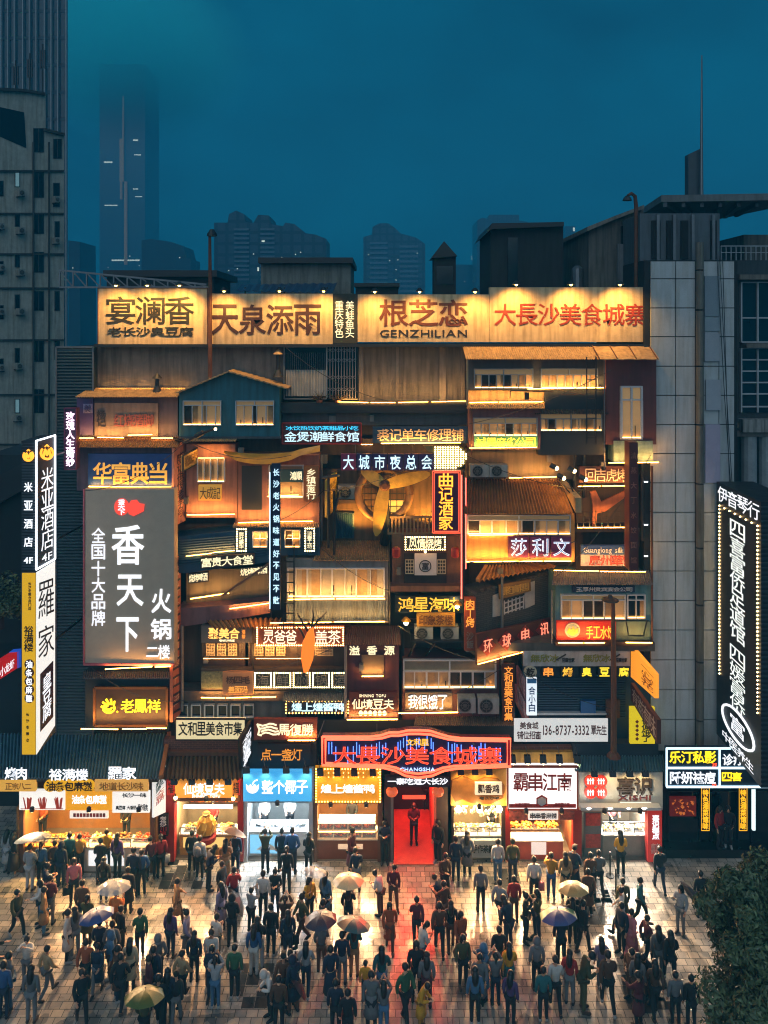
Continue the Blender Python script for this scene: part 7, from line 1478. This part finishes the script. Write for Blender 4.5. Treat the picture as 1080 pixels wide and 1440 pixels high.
_t.links.new(_tr.outputs[0], _m.inputs[1]); _t.links.new(_b.outputs[0], _m.inputs[2]); _t.links.new(_m.outputs[0], _t.nodes['Material Output'].inputs['Surface'])
load_poses(['stand','phone','walk','stride','umb','reach','photo','bow','pocket','lean'])
B = 180
PEOPLE = [
 (10,1228,'stand',B-20,'lgrey','grey','long','person in pale grey coat with long hair, nearest the photo edge at the snack shop','coat'),
 (19,1231,'pocket',150,'black','black','long','person in black top and long black skirt beside the pale grey coat','skirt'),
 (42,1252,'umb',170,'lgrey','lgrey','short','person in light grey clothes under the blue grey umbrella',''),
 (58,1245,'stand',B,'denim','black','tail','person in denim jacket and black trousers next to the blue grey umbrella',''),
 (77,1242,'pocket',B+10,'brown','black','short','person in brown jacket queueing at the snack counter',''),
 (86,1247,'stand',B-10,'navy','navy','hood','hooded person in navy jacket behind the brown jacket at the snack counter',''),
 (98,1233,'stand',B,'teal','black','bun','person in dark teal jacket under the amber menu board',''),
 (112,1232,'reach',B+15,'mustard','black','short','person in mustard jacket reaching toward the snack counter',''),
 (104,1272,'stand',20,'pink','black','long','person in dusty pink top with black bag, behind the snack queue','bag:black'),
 (141,1243,'phone',B,'black','navy','short','person in black looking down before the white menu counter',''),
 (150,1226,'reach',B,'yellow','navy','short','person in yellow jacket at the white menu counter',''),
 (165,1234,'stand',B-15,'purple','black','long','person in purple jacket at the white menu counter',''),
 (188,1260,'stand',B,'navy','black','short','tall person in navy jacket and black trousers, end of the snack queue','',1.08),
 (199,1257,'pocket',B+20,'blue','black','short','person in blue jacket beside the tall navy jacket','',1.02),
 (226,1233,'stand',B+30,'red','black','tail','person in red jacket by the red column of the tofu shop','bag:white'),
 (213,1237,'lean',200,'wine','black','cap','person in wine jacket and cap beside the red jacket',''),
 (146,1268,'stand',B,'black','black','long','person in all black behind the clear umbrella',''),
 (163,1318,'umb',B-10,'orange','brown','short','person in orange top under the clear umbrella',''),
 (180,1284,'stand',B,'black','black','short','person in long black coat beside the clear umbrella','coat'),
 (140,1364,'umb',B,'navy','black','short','person in navy jacket under the blue umbrella',''),
 (170,1342,'stand',140,'black','black','bun','person in black with hair bun right of the blue umbrella',''),
 (158,1368,'pocket',B,'grey','grey','short','person in grey beside the blue umbrella holder',''),
 (24,1318,'walk',60,'olive','black','short','person in olive jacket walking alone near the photo edge',''),
 (95,1352,'stand',100,'white','black','tail','person in white jacket and black trousers on the pale wet paving','coat'),
 (121,1394,'walk',B,'rust','black','short','person in rust jacket walking on the pale wet paving',''),
 (197,1348,'stride',200,'green','black','short','person in green jacket behind the green umbrella',''),
 (183,1394,'stand',B,'cream','black','long','person in cream coat and black leggings','coat'),
 (222,1388,'pocket',B+25,'grey','black','hood','hooded person in grey facing the shops',''),
 (256,1410,'walk',150,'beige','black','short','person in beige jacket walking beside the dark paver inlay',''),
 (273,1380,'stand',B,'navy','black','long','person in navy jacket with long hair in the middle of the paving',''),
 (249,1300,'stride',120,'tan','brown','short','person in tan coat striding across the plaza','coat'),
 (240,1346,'stand',B-20,'purple','navy','long','person in violet top and navy trousers',''),
 (262,1352,'walk',90,'lilac','grey','bun','person in lilac top beside the violet top',''),
 (311,1310,'stand',B+60,'lilac','black','long','person in lilac grey long coat beside the dark umbrella','coat'),
 (329,1284,'umb',B+10,'red','navy','short','person in red jacket under the dark red rimmed umbrella',''),
 (304,1354,'phone',150,'white','black','short','person in white top and black trousers below the lilac grey coat',''),
 (357,1370,'stand',B,'blue','white','long','person in blue jacket and white trousers',''),
 (44,1438,'stand',B,'grey','grey','long','person in grey jacket with reddish scarf at the bottom edge',''),
 (115,1440,'walk',30,'black','black','short','person in black walking at the bottom edge',''),
 (236,1442,'stand',B,'navy','black','long','person in navy at the bottom edge near the greenish umbrella',''),
 (5,1432,'stand',B,'blue','navy','short','person in blue at the bottom corner of the photo',''),
 (203,1472,'umb',B,'olive','black','short','person in olive under the greenish umbrella',''),
 (270,1227,'stand',B,'black','black','short','person in black waistcoat before the tofu counter',''),
 (281,1237,'stand',B-10,'lgrey','black','short','person in grey hoodie with backpack before the tofu counter','pack:grey'),
 (317,1243,'umb',B,'tan','beige','long','person in tan coat under the beige umbrella','coat'),
 (331,1230,'stand',B,'navy','navy','short','person in navy trousers half hidden by the beige umbrella',''),
 (373,1227,'photo',B,'olive','black','short','person in olive jacket raising a phone at the coconut shop',''),
 (396,1226,'stand',B,'navy','black','short','person in navy jacket at the coconut counter',''),
 (411,1229,'pocket',B,'blue','navy','short','person in dark blue jacket at the coconut counter','',1.05),
 (403,1256,'stand',B,'black','black','tail','person in black with ponytail behind the coconut queue',''),
 (434,1231,'phone',B-20,'black','black','long','person in black between the coconut shop and the deli',''),
 (435,1298,'umb',40,'yellow','black','long','person in yellow jacket under the small clear umbrella',''),
 (458,1290,'stand',150,'denim','black','long','person in long denim coat with long hair','coat'),
 (387,1286,'phone',0,'black','navy','bun','person in black facing the camera, arms folded up',''),
 (370,1292,'stand',B,'white','black','short','person in white sleeves and black waistcoat',''),
 (381,1344,'stand',B-10,'black','black','short','person in black with hands down below the white sleeves',''),
 (405,1350,'stand',B+15,'navy','navy','long','person in navy with long hair and bag','bag:black'),
 (364,1364,'lean',B,'black','lgrey','long','person in black top and pale trousers',''),
 (490,1311,'umb',B,'black','black','long','person in black under the cream umbrella',''),
 (481,1384,'stand',B,'navy','grey','short','person in navy jersey and grey trousers',''),
 (465,1406,'stand',200,'navy','navy','short','person in navy dress left of the navy jersey','skirt'),
 (452,1366,'umb',B,'grey','brown','short','person in grey under the navy umbrella',''),
 (498,1373,'umb',B,'teal','tan','long','person in teal under the teal and tan umbrella',''),
 (514,1410,'stand',B,'yellow','black','short','child in yellow jacket at the lower middle','',.78),
 (537,1409,'walk',B,'teal','denim','long','person in teal top and jeans beside the yellow child',''),
 (570,1440,'stride',40,'green','black','short','person in green top striding in black trousers at the bottom','',1.08),
 (592,1446,'bow',60,'yellow','mustard','short','person in yellow coat bending at the bottom edge','coat',.9),
 (600,1417,'stand',B,'grey','wine','long','person in grey top and wine trousers',''),
 (541,1214,'phone',0,'navy','black','short','person in navy leaning by the passage mouth at the deli side',''),
 (616,1213,'stand',-30,'black','black','long','person in black by the passage mouth at the noodle shop side',''),
 (641,1238,'stand',B,'navy','navy','short','person in navy waiting at the noodle counter',''),
 (657,1232,'pocket',B-15,'grey','black','long','person in grey coat waiting at the noodle counter','coat'),
 (625,1264,'lean',20,'brown','black','short','person in brown jacket in front of the passage',''),
 (676,1282,'stand',B,'grey','black','short','person in grey shirt below the pale stone front board',''),
 (703,1303,'walk',150,'lgrey','black','short','person in pale grey hoodie walking to the skewer shop',''),
 (618,1342,'walk',B,'brown','black','short','person in brown walking toward the red passage','',1.05),
 (634,1336,'stride',B,'black','brown','long','person in black striding toward the red passage',''),
 (648,1352,'walk',20,'rust','wine','long','person in rust jacket leaving the red passage',''),
 (702,1377,'stand',B,'black','olive','short','person in black top and olive trousers',''),
 (651,1388,'stand',10,'olive','black','long','person in olive top facing the camera',''),
 (472,1456,'stand',B,'navy','black','short','person in navy cut by the bottom edge, taller of two',''),
 (489,1474,'stand',B,'black','black','short','person in black cut by the bottom edge, shorter of two',''),
 (392,1452,'stand',B,'brown','black','short','person in brown cut by the bottom edge',''),
 (408,1412,'umb',B,'black','black','short','person in black under the dark slate umbrella',''),
 (721,1243,'stand',B,'olive','navy','short','person in dark olive jacket at the skewer shop post',''),
 (700,1241,'stand',B,'lgrey','denim','short','person in pale jacket and jeans at the skewer shop post',''),
 (751,1271,'stand',B,'white','black','short','person in white top with a pink bag','bag:pink'),
 (775,1264,'reach',B-10,'mustard','blue','bun','person in mustard patterned top and blue trousers',''),
 (795,1262,'stand',B,'beige','black','long','person in camel coat beside the mustard top','coat'),
 (806,1322,'umb',B,'black','black','short','person in black under the beige small umbrella',''),
 (827,1288,'stand',B,'brown','black','short','person in long dark brown coat beside the beige small umbrella','coat'),
 (842,1259,'walk',B,'grey','black','short','person in grey by the red post of the pastry shop',''),
 (873,1232,'phone',B,'yellow','black','long','person in yellow top before the pastry counter',''),
 (789,1359,'umb',B,'navy','black','short','person in navy under the rainbow umbrella',''),
 (805,1330,'stand',B,'black','black','long','person in black beside the rainbow umbrella','bag:black'),
 (820,1422,'bow',90,'olive','olive','short','person in olive overalls bowing over a phone in profile','',1.12),
 (855,1422,'walk',B,'brown','black','short','person in dark brown walking away at the lower right','',1.1),
 (846,1390,'stand',B,'lilac','grey','long','person in lilac behind the dark brown walker',''),
 (943,1386,'walk',B,'black','black','long','person in black with long hair walking near the tree','',1.02),
 (926,1376,'stand',B,'grey','grey','long','person in grey green beside the black walker',''),
 (888,1348,'stride',120,'pink','pink','short','person in pink coat striding across the paving','coat'),
 (876,1300,'stand',B,'olive','olive','short','person in olive before the pastry shop','coat'),
 (957,1312,'umb',-40,'lgrey','grey','long','person in pale grey under the dark plum umbrella',''),
 (928,1254,'walk',B,'black','navy','short','person in black by the tall red panel',''),
 (972,1448,'stand',B,'black','black','short','person in black at the bottom near the tree',''),
 (950,1442,'stand',B,'grey','black','short','person in grey at the bottom near the tree',''),
 (781,1422,'walk',B,'white','black','short','person in white top and black trousers at the lower right',''),
 (764,1436,'stand',B,'teal','black','short','person in dark teal beside the white top at the lower right',''),
 (801,1412,'stand',160,'red','grey','long','person in red jacket and grey trousers',''),
 (755,1392,'stand',B,'grey','black','hood','hooded person in grey at the middle right',''),
 (716,1398,'walk',B,'yellow','teal','long','person in yellow top and teal trousers',''),
 (723,1297,'stand',B,'red','brown','short','person in red top below the skewer shop',''),
 (910,1356,'walk',100,'wine','black','short','person in wine jacket right of the pink coat',''),
 (921,1430,'stride',B,'brown','black','long','person in brown striding at the bottom right',''),
 (66,1402,'walk',140,'beige','grey','short','person in beige walking on the pale wet paving',''),
 (330,1404,'stand',B,'green','black','short','person in bottle green jacket at the lower left middle',''),
 (430,1398,'walk',B,'lgrey','navy','long','person in light grey top and navy trousers',''),
 (548,1336,'walk',0,'rust','brown','long','person in rust coat coming out of the passage','coat'),
 (586,1330,'stride',B,'wine','black','short','person in wine striding into the passage',''),
 (668,1440,'stand',B,'denim','black','long','person in denim at the bottom middle','' ),
 (718,1442,'stand',150,'purple','black','long','person in purple at the bottom middle',''),
 (900,1300,'walk',60,'teal','black','short','person in teal jacket walking past the pastry shop',''),
 (985,1290,'stand',B,'black','grey','short','person in black jacket half behind the tree',''),
]
HANDS = {}
for p in PEOPLE:
    x,y,pose,face,top,bot,hair,label,extra = p[:9]; M, J = person(x,y,pose,face,top,bot,hair,label,extra,p[9] if len(p) > 9 else 1.0)
    if pose == 'umb': HANDS[x] = M @ (J['wrr']+(J['wrr']-J['elr']).normalized()*.07)
# tighter knots of people between them
KN = [(60,1296,5,'on wet paving near the photo edge'),(118,1332,4,'before the blue umbrella'),(215,1425,5,'beside the greenish umbrella'),(150,1418,5,'on the pale paving at the bottom'),(290,1420,4,'at the bottom, past the greenish umbrella'),(345,1312,3,'near the dark red rimmed umbrella'),(425,1330,4,'before the coconut queue'),(556,1285,2,'on the red lit paving'),(660,1322,3,'below the noodle shop'),(745,1335,4,'near the rainbow umbrella'),(690,1412,4,'at the bottom below the skewers'),(855,1330,4,'below the pastry shop'),(905,1410,5,'near the tree'),(600,1376,3,'in the middle of the plaza'),(380,1420,4,'at the bottom near the slate umbrella'),(22,1385,4,'by the bottom corner'),(520,1440,3,'at the bottom below the yellow child'),(300,1248,2,'below the tofu shop'),(830,1250,3,'by the queue posts'),(500,1250,2,'before the deli')]
rk = random.Random(77); taken = [(p[0], p[1]) for p in PEOPLE]; used = set()
PHR = dict(stand='standing', phone='on a phone', walk='walking', pocket='hands in pockets', photo='raising a phone', bow='leaning over', lean='arm folded', stride='striding', reach='reaching out')
for cx_, cy_, n_, where in KN:
    for _ in range(n_-1 if n_ > 2 else n_):
        for _try in range(40):
            x, y = cx_+rk.gauss(0,17), cy_+rk.gauss(0,14)
            if y > 1218 and all(abs(x-a)*1.6+abs(y-b_) > 17 for a, b_ in taken): break
        taken.append((x, y))
        while True:
            top, bot, pose = rk.choice(['black','black','black','navy','navy','grey','brown','olive','wine','denim','tan','lgrey','white','grey']), rk.choice(['black','black','navy','grey','denim','brown']), rk.choice(list(PHR))
            if (top, bot, where) not in used: break
        used.add((top, bot, where)); tn, bn = ({'lgrey':'pale grey','wine':'dark red'}.get(c, c) for c in (top, bot))
        person(x, y, pose, rk.choice([180,180,150,215,120,240,60,300,0]), top, bot, rk.choice(['short','long','tail','bun','hood','short','cap']), 'person in %s over %s, %s, %s' % (tn, bn, PHR[pose], where), rk.choice(['','','','coat','pack:black']).replace('pack:black',''), rk.uniform(.94,1.06))
# inside the shops and the passage
person(582,1192,'phone',0,'wine','black','long','person in dark red jacket walking out through the red lit passage','',1.0,.05,1.0)
person(600,1180,'stand',180,'black','black','short','person in black deep inside the red lit passage','',1.0,.05,3.2)
for x, Yw, c, lb in ((372,1.5,'white','shop assistant in white behind the coconut counter'),(408,1.6,'white','second shop assistant in white, nearer the deli, behind the coconut counter'),(60,1.2,'rust','cook in rust top behind the golden snack counter'),(178,1.2,'black','cook in black behind the white snack counter'),(300,1.3,'red','cook in red behind the tofu counter'),(690,1.3,'black','cook in black behind the ash stone noodle counter'),(862,1.4,'pink','assistant in pink behind the pastry counter'),(495,1.4,'black','assistant in black behind the deli display')):
    person(x,0,'reach',0,c,'black','cap' if c == 'white' else 'short',lb,'',1.0,.03,Yw)
person(1012,1180,'stand',30,'red','black','long','person in red top standing in the dark restaurant doorway','',1.0,.5,.1); person(1024,1180,'pocket',-20,'black','black','short','person in black standing in the dark restaurant doorway','',1.0,.5,.15)
def gY(y): return gnd(540, y).y
U = [('blue grey umbrella tilted over the snack queue',46,1180,1252,.66,-25,20,['#4c5a66'],42),('clear umbrella over the snack queue',160,1248,1318,.6,-12,0,['clear'],163),('blue umbrella in front of the snack queue',136,1288,1364,.58,-14,40,['#1f3f78'],140),
     ('dark umbrella with red rim panel held sideways',331,1266,1284,.6,-62,-70,['#1a1a22','#1a1a22','#1a1a22','#4a1414'],329),('beige umbrella before the tofu shop',326,1172,1243,.62,-35,-25,['#a58468'],317),('small clear umbrella beside the yellow jacket',441,1227,1298,.5,-20,-20,['clear'],435),
     ('cream umbrella before the deli',490,1239,1311,.56,-8,0,['#c8b48a'],490),('navy umbrella in the middle of the plaza',451,1294,1366,.56,-8,30,['#23283f'],452),('teal and tan umbrella in the middle of the plaza',497,1300,1373,.58,-18,-30,['#235058','#235058','#7a5a3a'],498),
     ('rainbow umbrella in blue and green panels',785,1288,1359,.64,-14,20,['#1f3f7a','#1f3f7a','#2a6a50','#35803f','#234a8a'],789),('small beige umbrella before the skewer shop',806,1250,1322,.56,-12,10,['#9a8a5a'],806),('dark plum umbrella held sideways by the tree',977,1266,1312,.66,-58,-75,['#1e1c2c'],957),
     ('dark slate umbrella held low and sideways',414,1382,1412,.58,-60,-60,['#23262e'],408),('greenish umbrella at the bottom edge',203,1402,1472,.6,-15,0,['#4d5c24'],203)]
for lab, cx, cy, fy, r, ti, az, cols, own in U: umbrella(lab, cx, cy, gY(fy)-.15, r, ti, az, cols, HANDS.get(own))

# ================================================================ tree at the lower right
LEAF = mat('glossy dark leaf', (.05,.085,.035), .42, var=.5, scale=1.2)
LEAF2 = mat('paler leaf', (.10,.14,.06), .4, var=.5, scale=1.2)
def leafy(label, name, cen, rad, n, trunk, size=.11, seed=3, clumps=46, cat='tree'):
    rnd = random.Random(seed); t = thing(name, label, cat, trunk); c = Vector(cen)
    cl = []
    for k in range(clumps):
        while True:
            v = Vector((rnd.uniform(-1,1), rnd.uniform(-1,1), rnd.uniform(-1,1)))
            if .35 < v.length < 1: break
        cl.append((c+Vector((v.x*rad[0], v.y*rad[1], v.z*rad[2])), rnd.uniform(.28,.55)))
    for mi, m in enumerate((LEAF, LEAF2)):
        b = MB()
        for k in range(n//2):
            cc, cr = rnd.choice(cl); d = Vector((rnd.gauss(0,1), rnd.gauss(0,1), rnd.gauss(0,1))).normalized()*cr*rnd.uniform(.55,1.05); p = cc+d
            nrm = (d.normalized()+Vector((rnd.gauss(0,.5), rnd.gauss(0,.5), rnd.gauss(0,.5)+.3))).normalized(); u = nrm.orthogonal().normalized(); u.rotate(Matrix.Rotation(rnd.uniform(0,6.28),3,nrm)); w = nrm.cross(u); s = size*rnd.uniform(.6,1.25)
            b.add([p-u*s, p+w*s*.42+nrm*.01, p+u*s, p-w*s*.42+nrm*.01], [(0,1,2,3)])
        b.build('crown', m, t)
    tr = Vector(trunk); b = MB(); b.tube([tr, tr.lerp(c,.45)+Vector((.05,0,0)), c], [.16,.12,.06], 8)
    for k in range(9): e = rnd.choice(cl)[0]; b.tube([tr.lerp(c,.5), tr.lerp(c,.5).lerp(e,.5)+Vector((0,0,.15)), e], [.07,.04,.015], 6)
    b.build('trunk', mat('tree bark', '#2c2620', .9, bump=.5), t)
    return t
cx = at(1090, 1360, -12)
leafy('tall dark broadleaf tree filling the lower corner of the plaza', 'broadleaf_tree', (cx.x, -12, 6.1), (1.75,1.6,3.1), 52000, (cx.x+.2, -12, 0), .085, 3, 95)
lf = at(0, 850, 0); leafy('dark leafy shrub in a roof planter by the alley', 'shrub', (lf.x-.3, .5, lf.z), (1.0,.7,.9), 1800, (lf.x-.3, .6, lf.z-1.2), .1, 5, 14, 'shrub')
flush_text()
if True:
    hz = struct('haze', MB().box((-330, -45, -1.0), (330, 460, 124)), HZ, 'stuff')
    cl = struct('low_cloud', MB().ball((-158, 425, 190), 1, 24, 16, (85, 100, 60)), CL, 'stuff')
